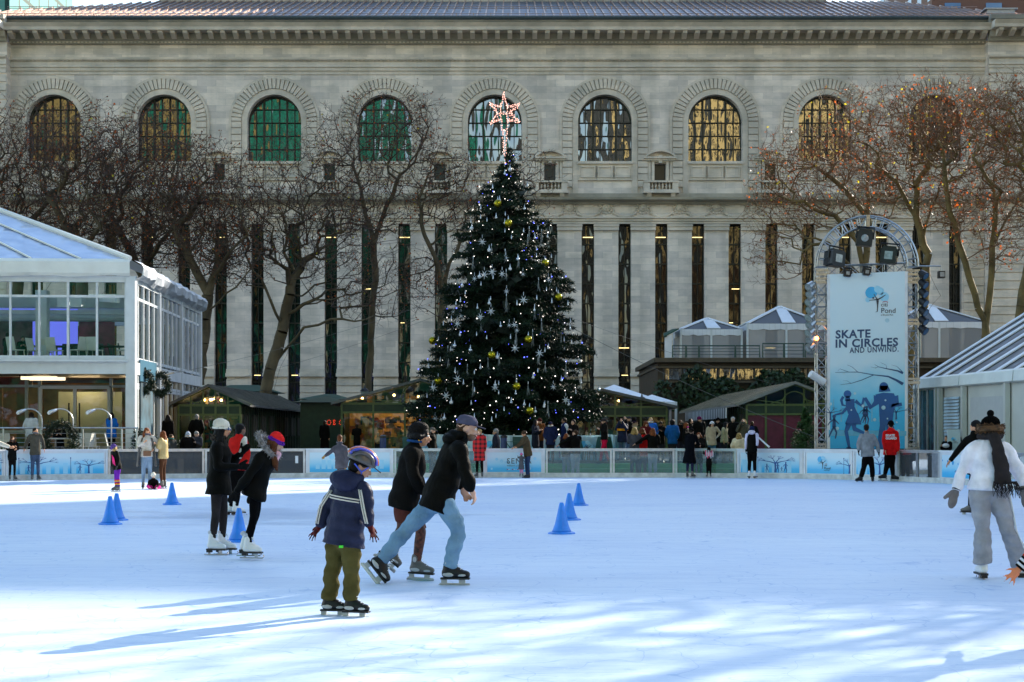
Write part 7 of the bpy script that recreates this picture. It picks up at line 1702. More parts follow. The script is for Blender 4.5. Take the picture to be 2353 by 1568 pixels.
            if hat.get('pom'): b=MB(); b.ball(H+hu*.150*hsz-hf*.03*hsz,.038*hsz,12,8); o=b.build('pompom',hm,None); fixchild(o,body)
            if hat.get('fur'):
                b=MB(); rg=random.Random(2)
                for j in range(420):
                    a=rg.uniform(0,2*math.pi); p=H+hs*(.112*hsz*math.cos(a))+hf*(.118*hsz*math.sin(a)-.015*hsz)+hu*rg.uniform(-.055,.03)*hsz; o_=(p-H).normalized()+V((rg.uniform(-.5,.5),rg.uniform(-.5,.5),rg.uniform(-.5,.5))); b.tube([p-o_*.02,p+o_*.03],[.009,.002],4)
                b.tube([H+hs*(.105*hsz*math.cos(2*math.pi*j/18))+hf*(.115*hsz*math.sin(2*math.pi*j/18)-.015*hsz)-hu*.012*hsz for j in range(19)],.036*hsz,8,False); o=b.build('fur_brim',hat['fur'],None); fixchild(o,body)
        elif hk=='cap':
            b.loft([(H+hu*.030*hsz-hf*.012*hsz,.085*hsz,.104*hsz),(H+hu*.075*hsz-hf*.012*hsz,.083*hsz,.100*hsz),(H+hu*.108*hsz-hf*.015*hsz,.062*hsz,.074*hsz),(H+hu*.122*hsz-hf*.018*hsz,.028*hsz,.032*hsz)],hs,hf,22,False); o=b.build('cap_crown',hm,None,smooth=True); fixchild(o,body)
            b=MB(); n=10
            top_=[H+hu*.038*hsz+hf*.085*hsz+hs*.075*hsz*math.cos(math.pi*j/n)+hf*(.085*hsz*math.sin(math.pi*j/n))-hu*.012*hsz*math.sin(math.pi*j/n) for j in range(n+1)]; b.prism(top_,-hu*.008); o=b.build('cap_visor',hat.get('visor') or hm,None,fixn=True); fixchild(o,body)
        elif hk=='hood':
            b.ball(H+hu*.02*hsz-hf*.03*hsz,(.105*hsz,.115*hsz,.125*hsz),14,10,TH); b.cap(J['neck'],H-hf*.06*hsz-hu*.03,.09*s,.085*s); 
            # opening for the face
            o=rem(b,'hood',hm,body,vc,2)
    if scarf:
        b=MB(); n=16; P0=[N_+V((0,0,.055*s))+hs*(.082*s*math.cos(2*math.pi*j/n))+hf*(.085*s*math.sin(2*math.pi*j/n)+.01) for j in range(n+1)]; b.tube(P0,.034*s,8,False); rem(b,'scarf',cloth(scarf),body,.016,1)
    if extras: extras(body,J,s,(hs,hf,hu),(sd,fd,sp),hsz)
    return body
def px2(J,Y0): return {k:V3(v,Y0) for k,v in J.items()}
def bx(o,body): fixchild(o,body)
# ---- nearest skaters ------------------------------------------------------------------
# woman in white knit hat and long black jacket
def ex_white(body,J,s,h,bd,hsz):
    hs,hf,hu=h; H=J['head']
    b=MB(); 
    for k in (-1,1): b.ball(H+hs*(k*.034*hsz)+hf*.102*hsz+hu*.004*hsz,(.030*hsz,.010*hsz,.020*hsz),12,8,Matrix((hs,hf,hu)).transposed().to_4x4())
    b.tube([H+hs*.066*hsz+hf*.10*hsz+hu*.006,H+hs*.080*hsz+hu*.0],.004,5); b.tube([H-hs*.066*hsz+hf*.10*hsz+hu*.006,H-hs*.080*hsz],.004,5); b.tube([H-hs*.03*hsz+hf*.106*hsz+hu*.008,H+hs*.03*hsz+hf*.106*hsz+hu*.008],.004,5)
    bx(b.build('sunglasses',mat('sunglass_blue',(.03,.05,.12),.08,.3,.2,spec=.9),None,smooth=True),body)
    b=MB(); rg=random.Random(1)
    for k in range(150):
        a=rg.uniform(0,2*math.pi); p=J['neck']+hs*(.09*math.cos(a))+hf*(.09*math.sin(a)-.02)+V((0,0,rg.uniform(-.01,.06))); b.tube([p,p+V((rg.uniform(-.03,.03),rg.uniform(-.03,.03),rg.uniform(-.02,.03)))],[.012,.003],4)
    bx(b.build('fur_collar',mat('fur_dark',(.05,.035,.022),.9,0,.4,20),None),body)
    b=MB(); w=J['haL']; d=V((.3,-.1,1)).normalized(); hand(b,w,d,V((1,-.3,0)),s*1.35,.2,.3,1,True); rem(b,'mitten',cloth((.66,.62,.55)),body,.01,2)
J=px2(dict(head=(511,986),neck=(507,1012),shR=(499,1030,-.17),shL=(507,1029,.17),elR=(499,1072,-.26),haR=(545,1073,-.14),elL=(536,1060,.26),haL=(553,1043,.18),pelvis=(503,1113),hipR=(498,1120,-.09),hipL=(508,1120,.09),knR=(496,1180,-.08),anR=(488,1247,-.07),knL=(514,1178,.10),anL=(510,1246,.10)),20.05)
figure('woman in white cable-knit hat, sunglasses and long black jacket on white skates',J,.94,82,78,4,0,'warm',dict(col=(.012,.012,.010),len=.13,flare=1.2,bulk=1.10,fold=.010,rough=.6),dict(col=(.03,.025,.025),w=.84,fold=.001,hem=.04),'figure',dict(col='black',len=.42),dict(kind='beanie',col=(.66,.62,.54),tall=.012),True,cloth((.02,.02,.02)),mitt=True,toe=dict(R=V((.95,-.25,0)),L=V((.9,-.1,0))),extras=ex_white,hcurl=.5)
# girl in red and purple hat, bending forward
M_red_k=cloth((.62,.02,.02),.95,'knit'); M_pur=cloth((.10,.02,.28),.95,'knit')
def ex_girl(body,J,s,h,bd,hsz):
    hs,hf,hu=h; H=J['head']; N_=J['neck']; rg=random.Random(3); b=MB()
    c0_=N_+V((-.02,0,.02))
    for k in range(520):
        t=rg.random(); a=R(-150+300*t); p=c0_+hs*(.125*math.sin(a))-hf*(.14*math.cos(a))+hu*(.05-.06*math.cos(a)*-1)+V((rg.uniform(-.02,.02),rg.uniform(-.02,.02),rg.uniform(-.02,.02))); o_=V((rg.uniform(-1,1),rg.uniform(-1,1),rg.uniform(-1,1))).normalized()+(p-c0_).normalized()*.7; b.tube([p,p+o_*.045],[.008,.0015],3)
    b.tube([c0_+hs*(.12*math.sin(R(-150+300*t/14)))-hf*(.135*math.cos(R(-150+300*t/14)))+hu*(.05+.06*math.cos(R(-150+300*t/14))) for t in range(15)],.034,8); bx(b.build('fur_trim',mat('fur_grey',(.26,.24,.23),.9,0,.5,30),None),body)
    b=MB(); limb(b,[H-hu*.03+hs*.05,H-hu*.12+hf*.02+hs*.05,H+V((.0,-.04,-.27))+hs*.03,H+V((.01,-.03,-.34))],[.045,.05,.04,.015]); rem(b,'hanging_hair',hairm('auburn'),body,.011,1,.004,20)
    b=MB(); P0=H+hf*.07-hu*.13; b.ball(P0,(.055,.04,.05),10,8); limb(b,[P0,P0+V((.0,-.03,-.10))],[.035,.02]); rem(b,'scarf',cloth((.70,.42,.50)),body,.012,1,.006,20)
J=px2(dict(head=(636,1016),neck=(616,1038),shR=(597,1051,-.17),shL=(614,1050,.17),elR=(571,1093,-.24),haR=(545,1128,-.16),elL=(600,1092,.28),haL=(585,1125,.25),pelvis=(588,1114),hipR=(585,1122,-.085),hipL=(589,1122,.085),knR=(583,1187,-.06),anR=(570,1254,-.06),knL=(590,1178,.12),anL=(563,1249,.12)),19.2)
figure('girl in red and purple hat and black fur-hooded jacket bending forward',J,.90,80,74,28,0,'fair',dict(col=(.010,.011,.016),len=.16,flare=1.08,bulk=1.08,fold=.010,rough=.55),dict(col=(.008,.008,.010),w=.80,fold=.001),'figure',dict(col='auburn',len=.10),dict(kind='beanie',mats=[M_pur,M_red_k],matf=lambda c,H=J['head'],h=frame(74,28): 1 if (c-H).dot(h[2])>.058 or (c-H).dot(h[1])<-.085 else 0,tall=.0,cuff=(.10,.02,.28),ribs=False),True,cloth((.02,.02,.025)),toe=dict(R=V((.97,-.22,0)),L=V((.97,-.1,0))),extras=ex_girl,mitt=True)
# boy with helmet
M_stripe=mat('stripe_cream',(.50,.48,.42),.7,0,.1,9)
def ex_boy(body,J,s,h,bd,hsz):
    hs,hf,hu=h; sd,fd,sp=bd; H=J['head']; TH=Matrix((hs,hf,hu)).transposed().to_4x4()
    # bicycle helmet: ridged shell with vents, straps, visor
    b=MB(); b.ball(H+hu*.050*hsz-hf*.010*hsz,(.104*hsz,.138*hsz,.098*hsz),28,16,TH); sh_=b.build('helmet',mat('helmet_charcoal',(.055,.05,.05),.3,0,.2,6,spec=.6),None,smooth=True)
    co=sh_.data.vertices
    for v in co:
        q_=V(v.co)-(H+hu*.05*hsz); z=q_.dot(hu)
        if z<-.018*hsz: v.co=V(v.co)-hu*(z+.018*hsz)*.85
    bx(sh_,body)
    for k,(off,m_) in enumerate(((-.085,'helmet_charcoal'),(-.055,'helmet_grey'),(-.020,'helmet_blue'),(.015,'helmet_orange'),(.050,'helmet_blue'),(.083,'helmet_charcoal'))):
        mm={'helmet_charcoal':MATS['helmet_charcoal'],'helmet_grey':mat('helmet_grey',(.22,.19,.16),.3,0,.2,6),'helmet_blue':mat('helmet_blue',(.05,.06,.45),.25,0,.1,6,spec=.7),'helmet_orange':mat('helmet_orange',(.65,.14,.02),.25,0,.3,6,spec=.7)}[m_]
        b=MB(); pts=[]; rs=[]
        for j in range(13):
            a=R(8+160*j/12); w_=math.sqrt(max(.05,1-(off/.112)**2)); pts.append(H+hu*(.046+.108*math.sin(a)*w_)*hsz+hf*(-.010+.146*math.cos(a)*w_)*hsz+hs*off*hsz); rs.append((.013+.006*math.sin(math.pi*j/12))*hsz)
        b.tube(pts,rs,8); bx(b.build('helmet_rib',mm,None,smooth=True),body)
    b=MB()
    for off in (-.068,-.037,.033,.066):
        for a0 in (35,75,115,150):
            a=R(a0); w_=math.sqrt(1-(off/.112)**2); b.ball(H+hu*(.048+.099*math.sin(a)*w_)*hsz+hf*(-.010+.139*math.cos(a)*w_)*hsz+hs*off*hsz,(.008*hsz,.019*hsz,.012*hsz),8,5,TH)
    bx(b.build('helmet_vents',M_sole,None),body)
    b=MB(); n=10; b.prism([H+hu*.040*hsz+hf*.115*hsz+hs*(.075*hsz*math.cos(math.pi*j/n))+hf*(.075*hsz*math.sin(math.pi*j/n))-hu*.02*hsz*math.sin(math.pi*j/n) for j in range(n+1)],-hu*.009); bx(b.build('helmet_visor',M_sole,None,fixn=True),body)
    b=MB()
    for k in (-1,1):
        ch=H+hf*.045*hsz-hu*.105*hsz; b.tube([H+hs*k*.085*hsz+hf*.06*hsz+hu*.02*hsz,H+hs*k*.078*hsz+hf*.02*hsz-hu*.045*hsz,ch],.0062,5); b.tube([H+hs*k*.085*hsz-hf*.07*hsz+hu*.0,H+hs*k*.078*hsz+hf*.02*hsz-hu*.045*hsz],.0062,5)
    bx(b.build('chin_strap',mat('strap_blue',(.03,.08,.55),.5,0,.1),None),body)
    # hood lying on the back
    b=MB(); N_=J['neck']; b.ball(N_-fd*.085-V((0.01,0,.015)),(.145,.105,.095),14,10,Matrix((sd,fd,V((0,0,1)))).transposed().to_4x4()); limb(b,[N_-sd*.09-fd*.01+V((0,0,.02)),N_-fd*.115+V((0,0,.015)),N_+sd*.09-fd*.01+V((0,0,.02))],[.045,.055,.045]); rem(b,'hood',cloth((.018,.022,.050),.45,'coat'),body,.012,2,.006,12)
    # cream stripes: chest band and sleeve lines
    P0=J['neck'].lerp(J['pelvis'],.33)
    for dz in (0,.022):
        b=MB(); b.tube([P0+V((0,0,-dz))+sd*(.190*s*1.22*math.cos(a))-fd*(.152*s*1.22*math.sin(a)) for a in [R(20+140*j/14) for j in range(15)]],.0065,6); bx(b.build('back_stripe',M_stripe,None,smooth=True),body)
    for sn,k in (('L',-1),('R',1)):
        b=MB(); sh2,e,w=J['sh'+sn],J['el'+sn],J['ha'+sn]; off=(-fd*.9+sd*k*.15-V((0,.4,0))).normalized()
        for dd in (-.012,.012):
            pts=[p+off*r+sd*dd for p,r in ((sh2.lerp(e,.05),.082*s*1.22),(sh2.lerp(e,.5),.074*s*1.22),(e,.068*s*1.22),(e.lerp(w,.5),.062*s*1.22),(w.lerp(e,.06),.054*s*1.22))]; b.tube(pts,.0065,6)
        bx(b.build('sleeve_stripe',M_stripe,None,smooth=True),body)
    b=MB(); b.bx(J['pelvis']+sd*.10-fd*.145-V((0,0,.10)),(.035,.01,.02)); bx(b.build('pocket_tab',mat('tab_green',(.05,.6,.02),.5,0,.1),None),body)
J=px2(dict(head=(829,1071,-.02),neck=(811,1103),shR=(836,1124,-.09),shL=(776,1126,.09),elR=(842,1168,-.13),haR=(849,1206,-.18),elL=(749,1164,.14),haL=(737,1207,.13),pelvis=(792,1226),hipR=(804,1240,-.05),hipL=(775,1240,.05),knR=(808,1312,-.06),anR=(806,1384,-.06),knL=(765,1308,.05),anL=(755,1381,.05)),13.3)
J['nR']=V((-.7,.5,0)); J['nL']=V((.7,.5,0)); J['dL']=V((-.6,-.1,-.8)); J['dR']=V((.35,-.2,-.9))
M_gl=mat('glove_red_black',(.06,.006,.006),.7,0,1.0,26,spec=.1)
figure('boy in bicycle helmet, navy quilted jacket and olive trousers, seen from behind',J,.80,128,102,24,4,'mid',dict(col=(.020,.024,.052),len=.10,bulk=1.22,puff=.105,fold=.006,rough=.42,flare=1.05,sleeve=1.0),dict(col=(.075,.065,.022),w=1.22,flare=1.25,fold=.012,th=1.05),'hockey',dict(col='black'),None,True,M_gl,toe=dict(R=V((.96,-.25,0)),L=V((.97,-.15,0))),extras=ex_boy,child=True,hspread=.55,hcurl=.12)
# man in cap striding
def ex_man(body,J,s,h,bd,hsz):
    hs,hf,hu=h; sd,fd,sp=bd; N_=J['neck']; b=MB(); b.ball(N_-fd*.07+V((-.03,0,-.02)),(.15,.10,.07),14,10,Matrix((sd,fd,sp)).transposed().to_4x4()); limb(b,[N_-sd*.09+V((.02,0,.05)),N_-fd*.10+V((0,0,.02)),N_+sd*.09+V((.02,0,.05))],[.04,.055,.04]); rem(b,'hood',cloth((.010,.011,.011),.9,'coat'),body,.014,2,.008,9)
    b=MB(); H=J['head']; b.ball(H+hf*.04*hsz-hu*.07*hsz,(.062*hsz,.056*hsz,.05*hsz),12,8,Matrix((hs,hf,hu)).transposed().to_4x4()); o=b.build('beard_stubble',mat('stubble',(.13,.07,.045),.8,0,.3,30),None,smooth=True); bx(o,body)
J=px2(dict(head=(1074,984),neck=(1058,1012),shR=(1055,1033,-.20),shL=(1052,1028,.18),elR=(1071,1088,-.30),haR=(1083,1124,-.24),elL=(1040,1080,.3),haL=(1060,1118,.32),pelvis=(1008,1140),hipR=(1014,1150,-.09),hipL=(1000,1150,.09),knR=(1055,1213,-.10),anR=(1032,1307,-.08),knL=(930,1222,.08),anL=(875,1289,.06)),16.06)
J['nR']=V((-1,.2,.3))
figure('tall man in grey cap, black jacket and faded jeans striding',J,1.06,84,88,10,0,'fair',dict(col=(.010,.011,.011),len=.15,bulk=1.10,fold=.012,flare=1.04),dict(mat=mat('faded_denim',(.16,.28,.40),.9,0,.28,4,.8,34,spec=.1),w=1.06,flare=1.22,fold=.011),'hockey',dict(col='brown'),dict(kind='cap',col=(.07,.07,.11)),True,None,toe=dict(R=V((.99,-.12,0)),L=V((.62,-.05,-.78))),footup=dict(L=V((.78,0,.62))),extras=ex_man,hcurl=.6)
# companion in dark coat
def ex_comp(body,J,s,h,bd,hsz):
    b=MB(); N_=J['neck']; hs,hf,hu=h; b.tube([N_+V((0,0,.045))+hs*(.078*math.cos(2*math.pi*j/14))+hf*(.078*math.sin(2*math.pi*j/14)) for j in range(15)],.017,8,False); rem(b,'scarf',cloth((.02,.07,.22)),body,.012,1)
    b=MB(); H=J['head']; b.ball(H+hs*.07-hu*.055,(.012,.012,.016),8,6); bx(b.build('earring',mat('gold_earring',(.7,.4,.02),.3,.7,.1),None),body)
J=px2(dict(head=(966,1001),neck=(955,1024),shR=(946,1045,-.18),shL=(950,1043,.18),elR=(951,1095,-.24),haR=(972,1128,-.14),elL=(955,1095,.25),haL=(975,1130,.2),pelvis=(930,1142),hipR=(930,1150,-.09),hipL=(925,1150,.09),knR=(968,1217,-.04),anR=(957,1297,-.04),knL=(925,1212,.12),anL=(897,1262,.15)),16.5)
figure('skater with short dark hair, charcoal coat and rust leggings beside the capped man',J,.97,82,84,6,0,'warm',dict(col=(.022,.021,.020),len=.13,bulk=1.12,flare=1.12,fold=.010),dict(mat=mat('rust_leggings',(.085,.022,.010),.7,0,.9,30),w=.85,fold=.001,skirt=.30,skirtcol=(.10,.030,.022)),'rental',dict(col='black',puff=1.12,len=.05),None,True,None,toe=dict(R=V((.96,-.2,-.05)),L=V((.7,0,-.6))),footup=dict(L=V((.7,0,.7))),extras=ex_comp)
# woman in grey sweatpants, seen from behind
def ex_grey(body,J,s,h,bd,hsz):
    N_=J['neck']; b=MB(); rg=random.Random(4); hs,hf,hu=h
    b.tube([N_+V((0,0,.035))+hs*(.095*math.cos(2*math.pi*j/14))+hf*(.095*math.sin(2*math.pi*j/14)) for j in range(15)],.045,8,False)
    b.loft([(N_+V((.0,-.13,.05)),.06,.05),(N_+V((.03,-.17,-.1)),.068,.035),(N_+V((.06,-.19,-.28)),.085,.03),(N_+V((.08,-.18,-.44)),.09,.026)],V((1,0,0)),V((0,-1,0)),14); rem(b,'scarf',cloth((.030,.024,.020)),body,.012,2,.007,14)
    b=MB(); q_=N_+V((.09,-.19,-.46))
    for k in range(46): x=-.11+.24*k/45; p=q_+V((x,rg.uniform(-.02,.02),.03)); b.tube([p,p+V((rg.uniform(-.02,.05),rg.uniform(-.02,.02),-.06)),p+V((rg.uniform(-.03,.08),rg.uniform(-.02,.02),-.15+rg.uniform(-.03,.05)))],[.006,.005,.002],4)
    bx(b.build('scarf_fringe',cloth((.030,.024,.020)),None),body)
    # white side stripes
    b=MB()
    for dd in (-.012,.012):
        hp_,kn,an=J['hipR'],J['knR'],J['anR']; pts=[(hp_+V((.095,-.06,.08))),hp_.lerp(kn,.3)+V((.103,-.05,0)),hp_.lerp(kn,.7)+V((.085,-.05,0)),kn+V((.072,-.045,0)),kn.lerp(an,.5)+V((.077,-.05,0)),an+V((.08,-.05,.1))]
        b.tube([p+V((0,-dd,dd*.3)) for p in pts],.006,5)
    bx(b.build('side_stripe',M_bw,None,smooth=True),body)
    b=MB(); 
    for sn in 'LR': w,e=J['ha'+sn],J['el'+sn]; d=(w-e).normalized(); b.tube([w-d*.015,w+d*.01],[.047,.047],14)
    bx(b.build('glove_cuff',M_sole,None),body)
J=px2(dict(head=(2275,984),neck=(2275,1010),shL=(2237,1032,.0),shR=(2314,1032,.0),elL=(2212,1080,.02),haL=(2198,1124,.0),elR=(2341,1083,.02),haR=(2350,1124,.0),pelvis=(2268,1120),hipL=(2250,1132,.0),hipR=(2290,1132,.0),knL=(2258,1215,-.02),anL=(2258,1299,.0),knR=(2316,1218,.0),anR=(2346,1300,.2)),16.65)
J['nL']=V((.3,1,0)); J['nR']=V((-.3,1,0))
figure('woman in pale sweatshirt and grey sweatpants, black pompom hat and long dark scarf, from behind',J,1.0,178,176,4,0,'mid',dict(col=(.80,.77,.82),len=.03,bulk=1.04,fold=.012,sleeve=1.06,straight=1,wrist=.85),dict(col=(.33,.32,.34),w=1.12,flare=1.65,fold=.008,th=1.15),'figure',dict(col='dark',len=.08),dict(kind='beanie',col=(.012,.011,.011),pom=1,fur=mat('fur_brown',(.10,.048,.018),.9,0,.5,24)),True,cloth((.17,.15,.15)),toe=dict(R=V((.3,1,0)),L=V((.0,1,0))),extras=ex_grey,mitt=True,bodyw=1.06)
# skater behind her
J=px2(dict(head=(2241,981),neck=(2238,1000),shL=(2224,1010,.05),shR=(2254,1010,-.05),elL=(2201,1036,.05),haL=(2184,1058,.0),elR=(2275,1036,-.1),haR=(2290,1058,-.1),pelvis=(2245,1078),hipL=(2240,1084,.0),hipR=(2252,1084,.0),knL=(2234,1127,-.05),anL=(2230,1166,.0),knR=(2256,1130,0),anR=(2262,1166,.3)),30.0)
figure('skater in black jacket with arm stretched out, half hidden by woman in grey sweatpants',J,1.0,-140,-125,8,0,'warm',dict(col=(.012,.012,.013),len=.10),dict(col=(.02,.02,.022)),'rental',dict(col='black'),None,False,None,toe=dict(L=V((-.7,.5,0)),R=V((-.7,.5,0))))
# red jacket skater between the girls
J=px2(dict(head=(553,988),neck=(549,1004),shL=(535,1014,.05),shR=(561,1014,-.05),elL=(531,1042,.1),haL=(540,1066,.0),elR=(569,1042,-.1),haR=(566,1066,-.12),pelvis=(546,1077),hipL=(540,1084,.0),hipR=(550,1084,.0),knL=(535,1125,.05),anL=(529,1167,.05),knR=(546,1127,0),anR=(541,1167,-.1)),29.8)
figure('skater in bright red jacket and black trousers behind the two girls',J,.97,148,130,0,0,'brown',dict(col=(.52,.015,.012),len=.03,bulk=1.08),dict(col=(.012,.010,.010),w=1.05),'figure',dict(col='black'),None,False,None,toe=dict(L=V((.85,.4,0)),R=V((.85,.4,0))))
# grey jacket skater with arms spread behind the boy
J=px2(dict(head=(781,1008),neck=(780,1021),shL=(771,1029,.0),shR=(793,1030,.0),elL=(757,1041,-.1),haL=(747,1048,-.2),elR=(799,1053,-.1),haR=(794,1075,-.1),pelvis=(785,1070),hipL=(781,1074,.0),hipR=(789,1074,.0),knL=(781,1098,-.05),anL=(779,1117,.0),knR=(790,1098,0),anR=(791,1117,0)),44)
figure('auburn-haired skater in grey quilted coat with one arm held out behind the boy',J,.86,170,165,0,0,'warm',dict(col=(.085,.08,.095),len=.08,bulk=1.1,puff=.09),dict(col=(.05,.04,.04)),'rental',dict(col='auburn'),None,False,cloth((.35,.20,.06)),scarf=(.085,.08,.095),toe=dict(L=V((0,1,0)),R=V((0,1,0))))
# ---- everyone else ------------------------------------------------------------------
def stand(label,x,ytop,zg,Y,yaw,s=None,arms='down',lean=0,skates=None,step=.0,hatadd=.0,sway=0,child=False,seated=False,**kw):
    """standing or walking person; the height follows from the top of the head at row ytop"""
    k=F/Y; ztop=CH+(CY-ytop)/F*Y-hatadd; fz=.14 if skates else .0; H_=ztop-zg-(.07 if skates else 0)
    s=s or H_/1.75; fs_,ff,fu=frame(yaw); c=V((at(x,0,Y).x,Y,zg)); up=V((0,0,1)); b0=.07 if skates else .0
    hd=1.16 if child else 1.0
    an=.085*s+b0; ph=.53*1.75*s+b0 if not child else .48*1.75*s+b0; nk=ztop-zg-(.23*s*hd); hh=ztop-zg-.125*s*hd
    ln=ff*lean
    J=dict(pelvis=c+up*ph,neck=c+up*nk+ln*.8,head=c+up*hh+ln*.95+ff*.02)
    if seated:
        pass
    for sn,kk in (('L',-1),('R',1)):
        a=fs_*kk; sh_=J['neck']+a*.175*s-up*.055*s; J['sh'+sn]=sh_; J['hip'+sn]=J['pelvis']+a*.085*s-up*.04*s
        st_=ff*(step*(1 if sn=='L' else -1)); J['kn'+sn]=c+a*.09*s+up*(an+.42*s)+st_*.5+ff*.03*s; J['an'+sn]=c+a*(.10 if not step else .06)*s+up*an+st_
        m_=arms if not isinstance(arms,tuple) else arms[0 if sn=='L' else 1]
        if m_=='down': e=sh_+a*.04*s-up*.28*s-ff*.02; h_=e-up*.24*s+ff*.05*s+a*.0
        elif m_=='camera': e=sh_+a*.06*s-up*.20*s+ff*.16*s; h_=J['head']+ff*.17*s+a*.06*s-up*.02*s
        elif m_=='chest': e=sh_+a*.05*s-up*.26*s+ff*.04; h_=e+ff*.17*s-a*.12*s+up*.10*s
        elif m_=='pocket': e=sh_+a*.09*s-up*.26*s-ff*.06*s; h_=e-up*.18*s+ff*.11*s-a*.06*s
        elif m_=='out': e=sh_+a*.22*s-up*.14*s; h_=e+a*.20*s-up*.12*s+ff*.04
        elif m_=='hip': e=sh_+a*.20*s-up*.20*s-ff*.05*s; h_=e-a*.14*s-up*.14*s+ff*.08
        elif m_=='rail': e=sh_+a*.10*s-up*.24*s-ff*.10*s; h_=e+a*.05*s-up*.20*s-ff*.10*s
        elif m_=='fwd': e=sh_-up*.20*s+ff*.15*s; h_=e+ff*.20*s-up*.12*s
        elif m_=='wave': e=sh_+a*.12*s-up*.10*s+ff*.12; h_=e+up*.2*s+ff*.05
        elif m_=='back': e=sh_+a*.03*s-up*.25*s-ff*.14*s; h_=e-up*.16*s-ff*.16*s
        J['el'+sn]=e; J['ha'+sn]=h_
    kw.setdefault('toe',{n_:ff+fs_*(.25 if n_=='R' else -.25) for n_ in 'LR'})
    return figure(label,J,s,yaw,feet=skates or 'shoe',child=child,**kw)
C=lambda **k: k
blk=(.012,.012,.013)
# left end, on the ice
stand('girl in dark coat with arms folded leaning on the boards at the far left',28,1003,0,51.5,35,arms='chest',skates='rental',skin='warm',top=C(col=(.018,.016,.010),len=.14,fold=.01),legs=C(col=(.02,.018,.018),w=.85),hair=C(col='auburn',len=.25),scarf=(.03,.03,.03))
stand('young man in olive-brown jacket and jeans leaning his elbows back on the boards',81,983,0,52.0,25,hy=55,arms='rail',skates='rental',skin='warm',top=C(col=(.075,.066,.050),len=.12,fold=.01),legs=C(col=(.05,.075,.13),w=.95),hair=C(col='dark'),scarf=(.14,.13,.13))
J=px2(dict(head=(-62,982),neck=(-60,1000),shL=(-78,1008,.1),shR=(-46,1008,-.05),elL=(-90,1040,.1),haL=(-85,1070,.05),elR=(-18,1013,-.1),haR=(21,1027,-.1),pelvis=(-62,1078),hipL=(-68,1084,.0),hipR=(-56,1084,.0),knL=(-70,1118,0),anL=(-70,1146,.0),knR=(-54,1118,0),anR=(-54,1146,0)),35.5)
figure('person outside the left edge in cream sweater reaching an arm into the picture',J,1.0,60,80,0,0,'warm',dict(col=(.62,.55,.45),len=.05),dict(col=(.05,.06,.1)),'rental',dict(col='brown',len=.2),None,False,None,hcurl=.15)
def ex_pink(body,J,s,h,bd,hsz):
    sd,fd,sp=bd; b=MB(); c=J['neck'].lerp(J['pelvis'],.45); b.prism([c+fd*.155*s-sd*.02+sp*.12,c+fd*.155*s-sd*.16*s+sp*.05,c+fd*.15*s-sd*.16*s-sp*.17,c+fd*.155*s-sd*.0-sp*.10],fd*.01); bx(b.build('pink_panel',cloth((.65,.03,.16)),None,fixn=True),body)
    b=MB()
    for sn in 'LR':
        for j in range(6):
            p=J['kn'+sn].lerp(J['an'+sn],.35+.1*j); b.mi=j%3; b.tube([p+V((0,0,.02)),p-V((0,0,.02))],[.055*s*1.1,.052*s*1.1],10)
    bx(b.build('striped_socks',[cloth((.6,.03,.02)),cloth((.65,.40,.05)),cloth((.05,.02,.2))],None),body)
stand('small girl in purple beanie, black and pink jacket and striped socks looking down',270,1021,0,41.6,-48,hy=-62,hp=35,lean=.10,arms=('down','down'),skates='rental',skin='fair',child=True,top=C(col=(.018,.015,.015),len=.05,bulk=1.15),legs=C(col=(.13,.02,.30),w=.95),hair=C(col='blond',len=.12),hat=C(kind='beanie',col=(.10,.06,.22)),extras=ex_pink,glove=(.05,.05,.05))
def ex_coat(body,J,s,h,bd,hsz):
    sd,fd,sp=bd; c=J['pelvis']; b=MB()
    for k in (-1,1): b.loft([(J['neck']+sd*k*.13*s-sp*.08,.05*s,.11*s),(J['neck'].lerp(c,.5)+sd*k*.19*s-fd*.02,.035*s,.14*s),(c+sd*k*.24*s-fd*.04,.03*s,.16*s),(c+sd*k*.27*s-fd*.05-sp*.30,.03*s,.18*s)],sd,fd,12)
    rem(b,'open_coat',cloth((.11,.10,.09)),body,.024,1)
    b=MB(); b.bx(c+fd*.17*s+sp*.05,(.2,.07,.14)); bx(b.build('shoulder_bag',mat('bag_brown',(.16,.07,.03),.6,0,.2),None),body)
stand('long-haired blonde woman in open grey coat, jeans and white sweater, hand on hip',337,983,0,44.0,18,hy=30,hp=12,arms=('hip','chest'),skates='rental',skin='warm',top=C(col=(.50,.45,.38),len=.05),legs=C(col=(.20,.28,.38),w=.95),hair=C(col='red',len=.30),scarf=(.08,.08,.09),extras=ex_coat)
stand('woman in gold quilted jacket and brown leggings facing the blonde woman',375,990,0,44.2,-105,arms=('chest','chest'),skates='rental',skin='fair',top=C(col=(.42,.31,.14),len=.06,bulk=1.08,puff=.07,rough=.35),legs=C(col=(.07,.03,.015),w=.85),hair=C(col='red',len=.26))
# child sitting on the ice
J=px2(dict(head=(352,1093),neck=(352,1101,.02),shL=(344,1106,0),shR=(360,1106,0),elL=(340,1116,-.1),haL=(345,1122,-.3),elR=(364,1116,-.1),haR=(360,1121,-.3),pelvis=(354,1120,.1),hipL=(348,1121,.05),hipR=(360,1121,.05),knL=(338,1117,-.2),anL=(346,1125,-.42),knR=(368,1119,-.2),anR=(358,1125,-.42)),43.8)
figure('small child in white knit hat and pink trousers sitting on the ice',J,.56,-10,-12,35,0,'fair',dict(col=(.02,.016,.016),len=.02,bulk=1.1),dict(col=(.60,.03,.22)),'rental',dict(col='blond'),dict(kind='beanie',col=(.66,.62,.52)),False,cloth((.6,.6,.6)),child=True,toe=dict(L=V((.7,-.5,0)),R=V((-.7,-.5,0))))
